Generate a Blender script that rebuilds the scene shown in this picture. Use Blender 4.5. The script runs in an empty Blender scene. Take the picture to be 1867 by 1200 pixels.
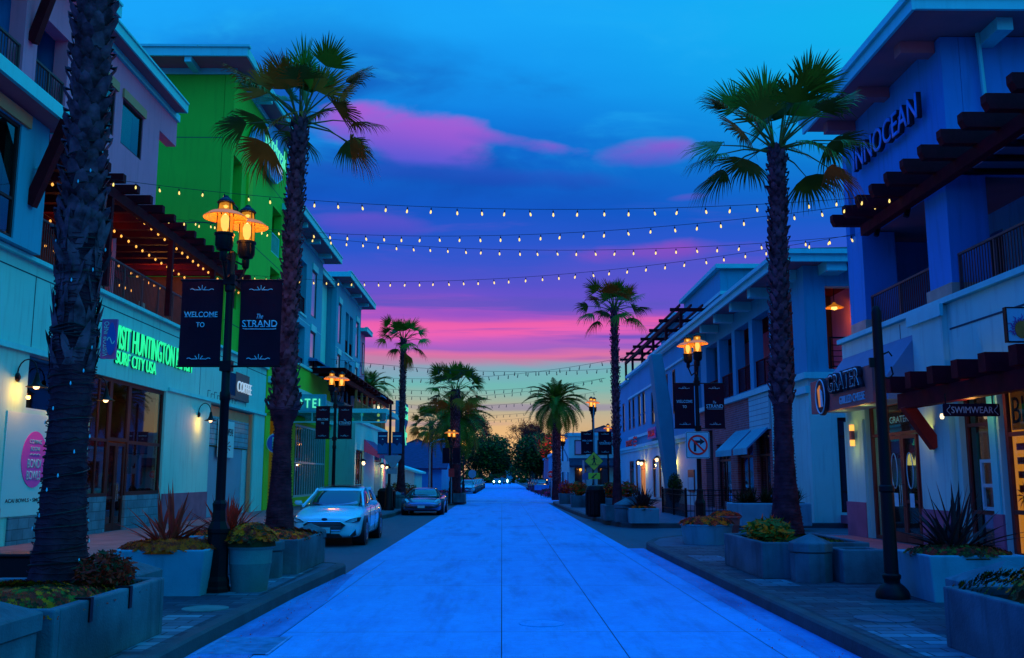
import bpy, bmesh, math, random
from mathutils import Vector, Matrix
R = math.radians
C = bpy.context.scene.collection
SC = bpy.context.scene
# ------------------------------------------------------------------ camera
CAM_H = 1.70
cam = bpy.data.cameras.new("camera"); camo = bpy.data.objects.new("camera", cam); C.objects.link(camo)
camo.location = (0, 0, CAM_H)
camo.rotation_euler = (R(90 + 8.8204), 0, R(-0.6019))
cam.sensor_width = 36.0; cam.lens = 36.0 * 1740 / 1867; cam.clip_start = 0.05; cam.clip_end = 3000
SC.camera = camo
SC.view_settings.view_transform = 'Standard'; SC.view_settings.look = 'None'
SC.view_settings.exposure = 0.0; SC.view_settings.gamma = 1.0
SC.cycles.use_denoising = True
SC.cycles.max_bounces = 6; SC.cycles.diffuse_bounces = 2; SC.cycles.glossy_bounces = 3
SC.cycles.transparent_max_bounces = 12; SC.cycles.transmission_bounces = 4
SC.cycles.caustics_reflective = False; SC.cycles.caustics_refractive = False
SC.cycles.sample_clamp_indirect = 4.0

def lin(c):
    return tuple(((v/255)/12.92 if v/255 <= .04045 else ((v/255+.055)/1.055)**2.4) for v in c)

# ------------------------------------------------------------------ dusk sky
W = bpy.data.worlds.new("World"); SC.world = W; W.use_nodes = True
nt = W.node_tree; nt.nodes.clear()
def N(t, **k):
    n = nt.nodes.new(t)
    for a, b in k.items(): setattr(n, a, b)
    return n
def setin(n, i, v):
    if hasattr(v, 'is_linked'): nt.links.new(v, n.inputs[i])
    elif v is not None: n.inputs[i].default_value = v
def MA(op, a, b=None, c=None, clamp=False):
    n = N('ShaderNodeMath', operation=op, use_clamp=clamp)
    setin(n, 0, a); setin(n, 1, b); setin(n, 2, c)
    return n.outputs[0]
def SS(v, lo, hi):
    n = N('ShaderNodeMapRange', interpolation_type='SMOOTHSTEP')
    setin(n, 0, v); n.inputs[1].default_value = lo; n.inputs[2].default_value = hi
    return n.outputs[0]
def MIX(f, a, b):
    n = N('ShaderNodeMix', data_type='RGBA')
    setin(n, 0, f); setin(n, 6, a); setin(n, 7, b)
    return n.outputs[2]
tc = N('ShaderNodeTexCoord'); sep = N('ShaderNodeSeparateXYZ'); nt.links.new(tc.outputs['Generated'], sep.inputs[0])
sx, sy, sz = sep.outputs
ym = MA('MAXIMUM', sy, .15)
A_ = MA('DIVIDE', sx, ym); E_ = MA('DIVIDE', sz, ym)
def wnoise(sa, se, scale, det=5, rough=.55, dist=.0, off=0):
    cb = N('ShaderNodeCombineXYZ'); setin(cb, 0, MA('MULTIPLY', A_, sa)); setin(cb, 1, MA('MULTIPLY', E_, se)); cb.inputs[2].default_value = off
    n = N('ShaderNodeTexNoise'); nt.links.new(cb.outputs[0], n.inputs['Vector'])
    n.inputs['Scale'].default_value = scale; n.inputs['Detail'].default_value = det
    n.inputs['Roughness'].default_value = rough; n.inputs['Distortion'].default_value = dist
    return MA('SUBTRACT', n.outputs[0], .5)
n_band = wnoise(1.0, 7.0, 2.2, 5, .5, .4, 3.1)
Ew = MA('MULTIPLY_ADD', n_band, .075, E_)
ramp = N('ShaderNodeValToRGB'); setin(ramp, 0, Ew)
stops = [(0, (118, 96, 130)), (.012, (160, 124, 125)), (.03, (212, 168, 112)), (.055, (206, 176, 136)), (.078, (172, 176, 156)), (.098, (112, 184, 180)), (.112, (120, 170, 190)),
 (.119, (200, 120, 165)), (.126, (222, 112, 168)), (.133, (160, 98, 195)), (.143, (186, 96, 196)), (.152, (236, 98, 182)), (.163, (240, 96, 172)), (.173, (160, 84, 198)), (.188, (104, 82, 205)),
 (.208, (88, 82, 204)), (.245, (40, 86, 206)), (.285, (12, 86, 200)), (.34, (4, 98, 204)), (.39, (8, 128, 226)), (.45, (14, 152, 242)), (.50, (20, 165, 250)), (.60, (20, 160, 250))]
el = ramp.color_ramp.elements
for i, (p, c) in enumerate(stops):
    e = el[i] if i < 2 else el.new(p)
    e.position = p; e.color = (*lin(c), 1)
col = ramp.outputs[0]
n_s = wnoise(1.5, 26.0, 1.6, 5, .6, .5, 33.0)
col = MIX(MA('MULTIPLY', SS(n_s, -.02, .16), MA('MULTIPLY', MA('MULTIPLY', SS(E_, .118, .13), SS(E_, .24, .18)), .82)), col, (*lin((92, 84, 196)), 1))
n_t = wnoise(1.1, 9.0, 2.6, 6, .6, .4, 41.0)
col = MIX(MA('MULTIPLY', SS(n_t, .02, .2), MA('MULTIPLY', MA('MULTIPLY', SS(E_, .19, .22), SS(E_, .31, .25)), .4)), col, (*lin((122, 84, 204)), 1))
# teal-cyan towards the upper right, deeper blue low left
col = MIX(MA('MULTIPLY', SS(A_, -.05, .75), SS(E_, .24, .5)), col, (*lin((0, 186, 226)), 1))
# soft blue cloud structure
n1 = wnoise(1.0, 2.4, 2.0, 6, .55, .6, 9.0)
col = MIX(MA('MULTIPLY', SS(n1, -.02, .22), MA('MULTIPLY', MA('MULTIPLY', SS(E_, .24, .3), SS(E_, .56, .40)), .8)), col, (*lin((10, 70, 172)), 1))
n2 = wnoise(1.3, 3.4, 3.1, 6, .6, .5, 21.0)
col = MIX(MA('MULTIPLY', SS(n2, .0, .25), MA('MULTIPLY', SS(E_, .3, .4), .75)), col, (*lin((30, 172, 244)), 1))
nc = wnoise(1.0, 1.9, 9.0, 7, .55, .3, 5.0)
nb = wnoise(1.0, 2.2, 3.0, 3, .5, .2, 15.0)
def cloud(col, a, e, ra, re, c, k=1.0, slope=0., soft=.55):
    da = MA('DIVIDE', MA('SUBTRACT', A_, a), ra)
    ee = MA('SUBTRACT', MA('SUBTRACT', E_, e), MA('MULTIPLY', MA('SUBTRACT', A_, a), slope))
    de = MA('DIVIDE', ee, re)
    d = MA('ADD', MA('MULTIPLY', da, da), MA('MULTIPLY', de, de))
    m = MA('ADD', MA('SUBTRACT', 1.0, d), MA('MULTIPLY', nc, 2.4))
    m = MA('ADD', m, MA('MULTIPLY', nb, 2.6))
    m = MA('MULTIPLY', MA('MULTIPLY', SS(m, -.1, soft * 1.4), k), MA('MULTIPLY_ADD', n1, 1.0, .9))
    n = MIX(SS(de, -1.1, .9), (*lin(c[0]), 1), (*lin(c[1]), 1))
    return MIX(m, col, n)
col = cloud(col, -.088, .367, .106, .035, ((80, 88, 212), (170, 92, 214)), 1.0, -.13, .5)
col = cloud(col, .02, .362, .075, .014, ((80, 88, 210), (160, 92, 212)), .95, -.14, .6)
col = cloud(col, .165, .352, .065, .019, ((80, 86, 208), (150, 86, 208)), 1., .05, .7)
col = cloud(col, -.05, .325, .20, .014, ((20, 70, 180), (36, 84, 196)), .7, -.05, .9)
col = cloud(col, .20, .300, .03, .006, ((80, 84, 205), (110, 80, 200)), .6, .1, .7)
col = cloud(col, .17, .240, .11, .016, ((120, 76, 195), (168, 72, 190)), .8, .06, .8)
col = cloud(col, -.14, .268, .07, .014, ((70, 76, 200), (110, 78, 205)), .6, -.05, .9)
col = cloud(col, .04, .072, .16, .005, ((128, 120, 170), (150, 130, 170)), .7, .0, .6)
col = cloud(col, -.06, .055, .10, .004, ((140, 120, 165), (160, 130, 160)), .6, .0, .6)
# afterglow low over the end of the street
ga = MA('DIVIDE', MA('SUBTRACT', A_, .005), .07); ge = MA('DIVIDE', MA('SUBTRACT', E_, .018), .05)
gl = MA('SUBTRACT', 1.0, MA('ADD', MA('MULTIPLY', ga, ga), MA('MULTIPLY', ge, ge)), clamp=True)
col = MIX(MA('MULTIPLY', gl, .8), col, (*lin((255, 196, 130)), 1))
# dome overhead and behind: deep dusk blue, cyan-er to the east side
side = SS(sx, -.55, .8)
dome = MIX(side, (.014, .24, 1.55, 1), (.014, .80, 1.35, 1))
col = MIX(SS(E_, .62, 1.5), col, dome)
nish = N('ShaderNodeTexSky'); nish.sky_type = 'NISHITA'; nish.sun_disc = False
nish.sun_elevation = R(-3); nish.sun_rotation = R(180)
bg1 = N('ShaderNodeBackground'); nt.links.new(col, bg1.inputs[0]); bg1.inputs[1].default_value = 1.0
bg2 = N('ShaderNodeBackground'); nt.links.new(nish.outputs[0], bg2.inputs[0]); bg2.inputs[1].default_value = 0.05
ad = N('ShaderNodeAddShader'); nt.links.new(bg1.outputs[0], ad.inputs[0]); nt.links.new(bg2.outputs[0], ad.inputs[1])
wo = N('ShaderNodeOutputWorld'); nt.links.new(ad.outputs[0], wo.inputs[0])
# ------------------------------------------------------------------ soft dusk key from the open sky above the street
sun = bpy.data.lights.new("sky_glow_sun", 'SUN'); sun.energy = 1.0; sun.angle = R(40); sun.color = (.02, .22, 1.0)
suno = bpy.data.objects.new("sky_glow_sun", sun); C.objects.link(suno)
suno.rotation_euler = (R(-14), R(4), 0)
# ------------------------------------------------------------------ photograph-to-place measuring (same lens as the camera)
_F, _PX, _PY = 1740., 933.5, 600.
_p, _y = R(8.8204), R(.6019)
_f = Vector((math.cos(_p)*math.sin(_y), math.cos(_p)*math.cos(_y), math.sin(_p)))
_r = Vector((math.cos(_y), -math.sin(_y), 0))
_u = _r.cross(_f)
def ray(px, py): return _f + _r*((px-_PX)/_F) + _u*(-(py-_PY)/_F)
def atX(px, py, X):
    d = ray(px, py); t = X/d.x; return Vector((X, d.y*t, CAM_H+d.z*t))
def atY(px, py, Y):
    d = ray(px, py); t = Y/d.y; return Vector((d.x*t, Y, CAM_H+d.z*t))
def gnd(px, py, z=.15):
    d = ray(px, py); t = (z-CAM_H)/d.z; return Vector((d.x*t, d.y*t, z))
def aY(px, X, z=1.7):                        # depth at which the image column px crosses the plane X at height z
    a = (px-_PX)/_F; k = z-CAM_H                # (d.r) = a (d.f)
    return (a*(_f.x*X+_f.z*k)-_r.x*X)/(_r.y-a*_f.y)
# ------------------------------------------------------------------ materials
MATS = {}
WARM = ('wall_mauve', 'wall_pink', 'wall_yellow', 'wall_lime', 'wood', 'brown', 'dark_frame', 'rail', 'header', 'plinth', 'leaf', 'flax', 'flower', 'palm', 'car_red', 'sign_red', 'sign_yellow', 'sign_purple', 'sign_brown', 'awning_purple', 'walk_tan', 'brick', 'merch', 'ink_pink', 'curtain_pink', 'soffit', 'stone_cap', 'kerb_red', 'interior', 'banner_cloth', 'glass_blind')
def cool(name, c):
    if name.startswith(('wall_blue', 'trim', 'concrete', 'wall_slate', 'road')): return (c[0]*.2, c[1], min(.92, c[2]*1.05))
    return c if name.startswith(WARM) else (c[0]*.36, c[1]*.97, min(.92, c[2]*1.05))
def mat(name, col, rough=.7, var=.12, scale=3., bump=.15, bscale=40., spec=.3, metal=0., streak=0., emit=None, es=0., coat=0., tint=None, objc=True):
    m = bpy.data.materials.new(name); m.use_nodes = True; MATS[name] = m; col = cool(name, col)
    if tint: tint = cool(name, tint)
    if name.startswith(('leaf', 'flax', 'palm', 'wood', 'flower', 'soil', 'banner', 'bark')): spec = .06
    t = m.node_tree; b = t.nodes['Principled BSDF']
    b.inputs['Roughness'].default_value = rough; b.inputs['Metallic'].default_value = metal
    b.inputs['Specular IOR Level'].default_value = spec; b.inputs['Coat Weight'].default_value = coat
    tcn = t.nodes.new('ShaderNodeTexCoord'); src = tcn.outputs['Object']
    def nz(sc, det=4, vec=None):
        n = t.nodes.new('ShaderNodeTexNoise'); n.inputs['Scale'].default_value = sc; n.inputs['Detail'].default_value = det
        t.links.new(vec or src, n.inputs['Vector']); return n.outputs[0]
    c2 = tint or tuple(v*.55 for v in col)
    if var > 0:
        mx = t.nodes.new('ShaderNodeMix'); mx.data_type = 'RGBA'
        mx.inputs[6].default_value = (*col, 1); mx.inputs[7].default_value = (*[a*(1-min(1, var*2.4))+b_*min(1, var*2.4) for a, b_ in zip(col, c2)], 1)
        mr = t.nodes.new('ShaderNodeMapRange'); mr.inputs[1].default_value = .35; mr.inputs[2].default_value = .68
        t.links.new(nz(scale, 6), mr.inputs[0]); t.links.new(mr.outputs[0], mx.inputs[0]); out = mx.outputs[2]
        if streak > 0:
            mp = t.nodes.new('ShaderNodeMapping'); mp.inputs['Scale'].default_value = (2.2, 2.2, .22); t.links.new(src, mp.inputs[0])
            s = nz(3.0, 5, mp.outputs[0]); mr2 = t.nodes.new('ShaderNodeMapRange'); mr2.inputs[1].default_value = .52; mr2.inputs[2].default_value = .75; mr2.inputs[4].default_value = streak
            t.links.new(s, mr2.inputs[0])
            m2 = t.nodes.new('ShaderNodeMix'); m2.data_type = 'RGBA'; t.links.new(mr2.outputs[0], m2.inputs[0]); t.links.new(out, m2.inputs[6])
            m2.inputs[7].default_value = (*[v*.3 for v in col], 1); out = m2.outputs[2]
        t.links.new(out, b.inputs['Base Color'])
    else: b.inputs['Base Color'].default_value = (*col, 1)
    if bump > 0:
        bp = t.nodes.new('ShaderNodeBump'); bp.inputs['Strength'].default_value = bump; bp.inputs['Distance'].default_value = .02
        t.links.new(nz(bscale, 5), bp.inputs['Height']); t.links.new(bp.outputs[0], b.inputs['Normal'])
    if emit:
        b.inputs['Emission Color'].default_value = (*emit, 1); b.inputs['Emission Strength'].default_value = es
    return m
def glassmat(name, tint=(.5, .6, .65), refl=.06, alpha=.75, rough=.02):
    m = bpy.data.materials.new(name); m.use_nodes = True; MATS[name] = m; t = m.node_tree; t.nodes.clear()
    tr = t.nodes.new('ShaderNodeBsdfTransparent'); tr.inputs[0].default_value = (*tint, 1)
    gl = t.nodes.new('ShaderNodeBsdfGlossy'); gl.inputs['Roughness'].default_value = rough; gl.inputs[0].default_value = (.9, .95, 1, 1)
    fr = t.nodes.new('ShaderNodeFresnel'); fr.inputs[0].default_value = 1.5
    ad = t.nodes.new('ShaderNodeMath'); ad.operation = 'ADD'; ad.use_clamp = True; ad.inputs[1].default_value = refl; t.links.new(fr.outputs[0], ad.inputs[0])
    ge = t.nodes.new('ShaderNodeNewGeometry'); iv = t.nodes.new('ShaderNodeMath'); iv.operation = 'SUBTRACT'; iv.inputs[0].default_value = 1; t.links.new(ge.outputs['Backfacing'], iv.inputs[1])
    mu = t.nodes.new('ShaderNodeMath'); mu.operation = 'MULTIPLY'; t.links.new(ad.outputs[0], mu.inputs[0]); t.links.new(iv.outputs[0], mu.inputs[1])
    mx = t.nodes.new('ShaderNodeMixShader'); t.links.new(mu.outputs[0], mx.inputs[0]); t.links.new(tr.outputs[0], mx.inputs[1]); t.links.new(gl.outputs[0], mx.inputs[2])
    o = t.nodes.new('ShaderNodeOutputMaterial'); t.links.new(mx.outputs[0], o.inputs[0]); return m
def emat(name, col, s):
    m = bpy.data.materials.new(name); m.use_nodes = True; MATS[name] = m; t = m.node_tree
    b = t.nodes['Principled BSDF']; b.inputs['Base Color'].default_value = (*[v*.4 for v in col], 1)
    b.inputs['Emission Color'].default_value = (*col, 1); b.inputs['Emission Strength'].default_value = s; return m
def patmat(name, kind, c1, c2, c3=None, sx=1., bw=.5, rh=.25, mortar=.02, rough=.8, axis='XY', bump=.3, bias=0., off=.5, noisev=.25):
    """brick-pattern material laid out in object metres"""
    m = bpy.data.materials.new(name); m.use_nodes = True; MATS[name] = m; t = m.node_tree; b = t.nodes['Principled BSDF']
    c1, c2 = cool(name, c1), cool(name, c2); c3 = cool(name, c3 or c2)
    b.inputs['Roughness'].default_value = rough; b.inputs['Specular IOR Level'].default_value = .2
    tcn = t.nodes.new('ShaderNodeTexCoord'); s = t.nodes.new('ShaderNodeSeparateXYZ'); t.links.new(tcn.outputs['Object'], s.inputs[0])
    cb = t.nodes.new('ShaderNodeCombineXYZ')
    t.links.new(s.outputs['XYZ'.index(axis[0])], cb.inputs[0]); t.links.new(s.outputs['XYZ'.index(axis[1])], cb.inputs[1])
    br = t.nodes.new('ShaderNodeTexBrick'); t.links.new(cb.outputs[0], br.inputs['Vector'])
    br.offset = off; br.inputs['Scale'].default_value = 1; br.inputs['Brick Width'].default_value = bw; br.inputs['Row Height'].default_value = rh
    br.inputs['Mortar Size'].default_value = mortar; br.inputs['Mortar Smooth'].default_value = .3; br.inputs['Bias'].default_value = bias
    br.inputs['Color1'].default_value = (*c1, 1); br.inputs['Color2'].default_value = (*c2, 1); br.inputs['Mortar'].default_value = (*(c3 or c2), 1)
    n = t.nodes.new('ShaderNodeTexNoise'); n.inputs['Scale'].default_value = 1.7; n.inputs['Detail'].default_value = 8; n.inputs['Roughness'].default_value = .7; t.links.new(tcn.outputs['Object'], n.inputs['Vector'])
    mr = t.nodes.new('ShaderNodeMapRange'); mr.inputs[1].default_value = .3; mr.inputs[2].default_value = .7; mr.inputs[3].default_value = 1-noisev; mr.inputs[4].default_value = 1+noisev; t.links.new(n.outputs[0], mr.inputs[0])
    vm = t.nodes.new('ShaderNodeVectorMath'); vm.operation = 'SCALE'; t.links.new(br.outputs[0], vm.inputs[0]); t.links.new(mr.outputs[0], vm.inputs['Scale'])
    t.links.new(vm.outputs[0], b.inputs['Base Color'])
    bp = t.nodes.new('ShaderNodeBump'); bp.inputs['Strength'].default_value = bump; bp.inputs['Distance'].default_value = .01
    inv = t.nodes.new('ShaderNodeMath'); inv.operation = 'SUBTRACT'; inv.inputs[0].default_value = 1; t.links.new(br.outputs[1], inv.inputs[1])
    t.links.new(inv.outputs[0], bp.inputs['Height']); t.links.new(bp.outputs[0], b.inputs['Normal']); return m
# ------------------------------------------------------------------ mesh builder
ORG = {}
class FR:
    def __init__(s, o, u, n): s.o, s.u, s.n = Vector(o), Vector(u), Vector(n)
    def P(s, a, z, d): return s.o + s.u*a + Vector((0, 0, z)) + s.n*d
def LF(X): return FR((X, 0, 0), (0, 1, 0), (1, 0, 0))        # street face on the left side: a = depth
def RF(X): return FR((X, 0, 0), (0, 1, 0), (-1, 0, 0))       # street face on the right side
def CF(Y): return FR((0, Y, 0), (1, 0, 0), (0, -1, 0))       # face turned to the camera: a = X
class MB:
    def __init__(s): s.v, s.f, s.m = [], [], []
    def hexa(s, p, m=0):
        b = len(s.v); s.v += [Vector(q) for q in p]
        for q in ((0, 3, 2, 1), (4, 5, 6, 7), (0, 1, 5, 4), (1, 2, 6, 5), (2, 3, 7, 6), (3, 0, 4, 7)):
            s.f.append([b+i for i in q]); s.m.append(m)
        return s
    def box(s, x0, x1, y0, y1, z0, z1, m=0):
        return s.hexa([(x0, y0, z0), (x1, y0, z0), (x1, y1, z0), (x0, y1, z0), (x0, y0, z1), (x1, y0, z1), (x1, y1, z1), (x0, y1, z1)], m)
    def fbox(s, fr, a0, a1, z0, z1, d0, d1, m=0):
        P = fr.P
        return s.hexa([P(a0, z0, d0), P(a1, z0, d0), P(a1, z0, d1), P(a0, z0, d1), P(a0, z1, d0), P(a1, z1, d0), P(a1, z1, d1), P(a0, z1, d1)], m)
    def bar(s, p, q, w, h=None, up=(0, 0, 1), m=0):
        p, q = Vector(p), Vector(q); h = h or w; d = (q-p)
        if d.length < 1e-6: return s
        d.normalize(); sd = d.cross(Vector(up))
        if sd.length < 1e-4: sd = d.cross(Vector((1, 0, 0)))
        sd.normalize(); u = sd.cross(d); a, b = sd*w/2, u*h/2
        return s.hexa([p-a-b, p+a-b, q+a-b, q-a-b, p-a+b, p+a+b, q+a+b, q-a+b], m)
    def tube(s, pts, rad, n=8, m=0, cap=True):
        pts = [Vector(p) for p in pts]; b = len(s.v); k = len(pts)
        if not hasattr(rad, '__len__'): rad = [rad]*k
        ref = None
        for i, p in enumerate(pts):
            d = (pts[min(i+1, k-1)]-pts[max(i-1, 0)])
            if d.length < 1e-8: d = Vector((0, 0, 1))
            d.normalize()
            if ref is None: ref = d.cross(Vector((.3, .9, .1)) if abs(d.y) < .9 else Vector((1, 0, 0)))
            ref = ref - d*ref.dot(d); ref.normalize(); o = d.cross(ref)
            for j in range(n):
                t = 2*math.pi*j/n; s.v.append(p + (ref*math.cos(t)+o*math.sin(t))*rad[i])
        for i in range(k-1):
            for j in range(n):
                j2 = (j+1) % n; s.f.append([b+i*n+j, b+i*n+j2, b+(i+1)*n+j2, b+(i+1)*n+j]); s.m.append(m)
        if cap:
            s.f.append([b+j for j in range(n)][::-1]); s.m.append(m); s.f.append([b+(k-1)*n+j for j in range(n)]); s.m.append(m)
        return s
    def lathe(s, prof, c=(0, 0, 0), n=20, m=0, ph=0., sx=1., sy=1., cap=True):
        b = len(s.v); c = Vector(c)
        for r, z in prof:
            for j in range(n):
                t = 2*math.pi*j/n+ph; s.v.append(c+Vector((math.cos(t)*r*sx, math.sin(t)*r*sy, z)))
        for i in range(len(prof)-1):
            for j in range(n):
                j2 = (j+1) % n; s.f.append([b+i*n+j, b+i*n+j2, b+(i+1)*n+j2, b+(i+1)*n+j]); s.m.append(m)
        if cap:
            s.f.append([b+j for j in range(n)][::-1]); s.m.append(m); k = len(prof)-1
            s.f.append([b+k*n+j for j in range(n)]); s.m.append(m)
        return s
    def prism(s, pts, ext, m=0):
        """pts: planar loop of world points, ext: extrusion vector"""
        b = len(s.v); n = len(pts); e = Vector(ext)
        s.v += [Vector(p) for p in pts] + [Vector(p)+e for p in pts]
        s.f.append(list(range(b, b+n))[::-1]); s.m.append(m); s.f.append(list(range(b+n, b+2*n))); s.m.append(m)
        for i in range(n):
            j = (i+1) % n; s.f.append([b+i, b+j, b+n+j, b+n+i]); s.m.append(m)
        return s
    def face(s, pts, m=0):
        b = len(s.v); s.v += [Vector(p) for p in pts]; s.f.append(list(range(b, b+len(pts)))); s.m.append(m); return s
    def wall(s, fr, a0, a1, z0, z1, d0, d1, holes=(), m=0):
        """slab with real openings; holes are (a0,a1,z0,z1)"""
        if a0 > a1: a0, a1 = a1, a0
        hs = [(min(h[0], h[1]), max(h[0], h[1]), h[2], h[3]) for h in holes]
        A = sorted({a0, a1, *[min(max(v, a0), a1) for h in hs for v in h[:2]]}); Z = sorted({z0, z1, *[min(max(v, z0), z1) for h in hs for v in h[2:]]})
        na, nz = len(A)-1, len(Z)-1
        ok = [[not any(h[0] < (A[i]+A[i+1])/2 < h[1] and h[2] < (Z[k]+Z[k+1])/2 < h[3] for h in hs) for k in range(nz)] for i in range(na)]
        idx = {}
        def V(i, k, d):
            if (i, k, d) not in idx:
                idx[(i, k, d)] = len(s.v); s.v.append(fr.P(A[i], Z[k], (d0, d1)[d]))
            return idx[(i, k, d)]
        g = lambda i, k: 0 <= i < na and 0 <= k < nz and ok[i][k]
        for i in range(na):
            for k in range(nz):
                if not ok[i][k]: continue
                q = [[V(i, k, 1), V(i+1, k, 1), V(i+1, k+1, 1), V(i, k+1, 1)], [V(i, k+1, 0), V(i+1, k+1, 0), V(i+1, k, 0), V(i, k, 0)]]
                if not g(i-1, k): q.append([V(i, k, 0), V(i, k, 1), V(i, k+1, 1), V(i, k+1, 0)])
                if not g(i+1, k): q.append([V(i+1, k, 1), V(i+1, k, 0), V(i+1, k+1, 0), V(i+1, k+1, 1)])
                if not g(i, k-1): q.append([V(i, k, 1), V(i, k, 0), V(i+1, k, 0), V(i+1, k, 1)])
                if not g(i, k+1): q.append([V(i, k+1, 0), V(i, k+1, 1), V(i+1, k+1, 1), V(i+1, k+1, 0)])
                for f in q: s.f.append(f); s.m.append(m)
        return s
    def build(s, name, mats, parent=None, smooth=False, bevel=0., sub=0, recalc=True, org=None, angle=40):
        me = bpy.data.meshes.new(name); o = bpy.data.objects.new(name, me); C.objects.link(o)
        off = ORG[parent.name] if parent is not None else Vector(org if org is not None else (0, 0, 0))
        me.from_pydata([v-off for v in s.v], [], s.f)
        for mm in (mats if isinstance(mats, (list, tuple)) else [mats]): me.materials.append(MATS[mm])
        me.polygons.foreach_set('material_index', s.m)
        if recalc:
            bm = bmesh.new(); bm.from_mesh(me); bmesh.ops.recalc_face_normals(bm, faces=bm.faces); bm.to_mesh(me); bm.free()
        if smooth:
            me.polygons.foreach_set('use_smooth', [True]*len(me.polygons))
            try: me.set_sharp_from_angle(angle=R(angle))
            except Exception: pass
        me.update()
        if parent is not None: o.parent = parent
        else: o.location = off
        ORG[o.name] = off
        if bevel:
            md = o.modifiers.new('bevel', 'BEVEL'); md.width = bevel; md.segments = 2; md.limit_method = 'ANGLE'
        if sub:
            md = o.modifiers.new('subdivision', 'SUBSURF'); md.levels = sub; md.render_levels = sub
        return o
def thing(name, label, cat, loc=(0, 0, 0), group=None):
    o = bpy.data.objects.new(name, None); C.objects.link(o); o.location = loc; o.empty_display_size = .2
    ORG[o.name] = Vector(loc); o['label'] = label; o['category'] = cat
    if group: o['group'] = group
    return o
def tag(o, label, cat, group=None):
    o['label'] = label; o['category'] = cat
    if group: o['group'] = group
    return o
def struct(o, kind='structure'):
    o['kind'] = kind; return o
def dup(root, loc=None, rz=None, label=None, group=None, scale=None):
    kids = {}
    for ob in list(C.objects):
        if ob.parent: kids.setdefault(ob.parent.name, []).append(ob)
    def rec(o, par):
        c = o.copy(); C.objects.link(c); ORG[c.name] = ORG.get(o.name, Vector())
        if par is not None: c.parent = par
        for k in kids.get(o.name, ()): rec(k, c)
        return c
    r = rec(root, None)
    if loc is not None: r.location = loc
    if rz is not None: r.rotation_euler = (0, 0, rz)
    if scale: r.scale = (scale,)*3
    if label: r['label'] = label
    if group: r['group'] = group
    return r
def text(name, body, o, u, v, w, h, ext, mt, parent=None, off=0., depth0=0., align='c', fitw=True, org=None, shear=0., space=1.):
    """lettering fitted into a w x h box centred on o; u reading direction, v up"""
    cu = bpy.data.curves.new(name, 'FONT'); cu.body = body; cu.size = 1; cu.extrude = .0; cu.offset = off; cu.shear = shear; cu.space_character = space
    cu.resolution_u = 3; to = bpy.data.objects.new(name, cu); C.objects.link(to)
    bpy.context.view_layer.update()
    me = bpy.data.meshes.new_from_object(to.evaluated_get(bpy.context.evaluated_depsgraph_get()))
    bpy.data.objects.remove(to); bpy.data.curves.remove(cu)
    xs = [q.co.x for q in me.vertices]; ys = [q.co.y for q in me.vertices]
    x0, x1, y0, y1 = min(xs), max(xs), min(ys), max(ys)
    fx = w/(x1-x0) if fitw else h/(y1-y0); fy = h/(y1-y0)
    u, v = Vector(u).normalized(), Vector(v).normalized(); n = u.cross(v); o = Vector(o)
    off_ = ORG[parent.name] if parent is not None else Vector(org if org is not None else (0, 0, 0))
    bm = bmesh.new(); bm.from_mesh(me)
    for q in bm.verts:
        q.co = o + u*((q.co.x-(x0+x1)/2)*fx) + v*((q.co.y-(y0+y1)/2)*fy) + n*depth0 - off_
    if ext > 0:
        r = bmesh.ops.extrude_face_region(bm, geom=bm.faces[:]); 
        for q in [g for g in r['geom'] if isinstance(g, bmesh.types.BMVert)]: q.co += n*ext
    bmesh.ops.recalc_face_normals(bm, faces=bm.faces)
    bm.to_mesh(me); bm.free(); me.name = name
    me.materials.clear(); me.materials.append(MATS[mt])
    ob = bpy.data.objects.new(name, me); C.objects.link(ob)
    if parent is not None: ob.parent = parent
    else: ob.location = off_
    ORG[ob.name] = off_
    return ob
def window(parent, fr, a0, a1, z0, z1, d, cols=1, rows=1, fm='dark_frame', gm='glass_dark', fw=.06, name='window', dep=.08, zs=None, cs=None, pane='pane'):
    if a0 > a1: a0, a1 = a1, a0
    m = MB()
    m.fbox(fr, a0, a0+fw, z0, z1, d-dep, d); m.fbox(fr, a1-fw, a1, z0, z1, d-dep, d)
    m.fbox(fr, a0+fw, a1-fw, z0, z0+fw, d-dep, d); m.fbox(fr, a0+fw, a1-fw, z1-fw, z1, d-dep, d)
    zz = zs or [z0+(z1-z0)*k/rows for k in range(1, rows)]
    cc = cs or [a0+(a1-a0)*k/cols for k in range(1, cols)]
    for z in zz: m.fbox(fr, a0+fw, a1-fw, z-fw*.4, z+fw*.4, d-dep*.9, d-.006)
    for c in cc: m.fbox(fr, c-fw*.4, c+fw*.4, z0+fw, z1-fw, d-dep*.8, d-.012)
    o = m.build(name, fm, parent)
    g = MB(); g.fbox(fr, a0+fw*.5, a1-fw*.5, z0+fw*.5, z1-fw*.5, d-dep*.6, d-dep*.5); g.build(pane, gm, o)
    return o
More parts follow.
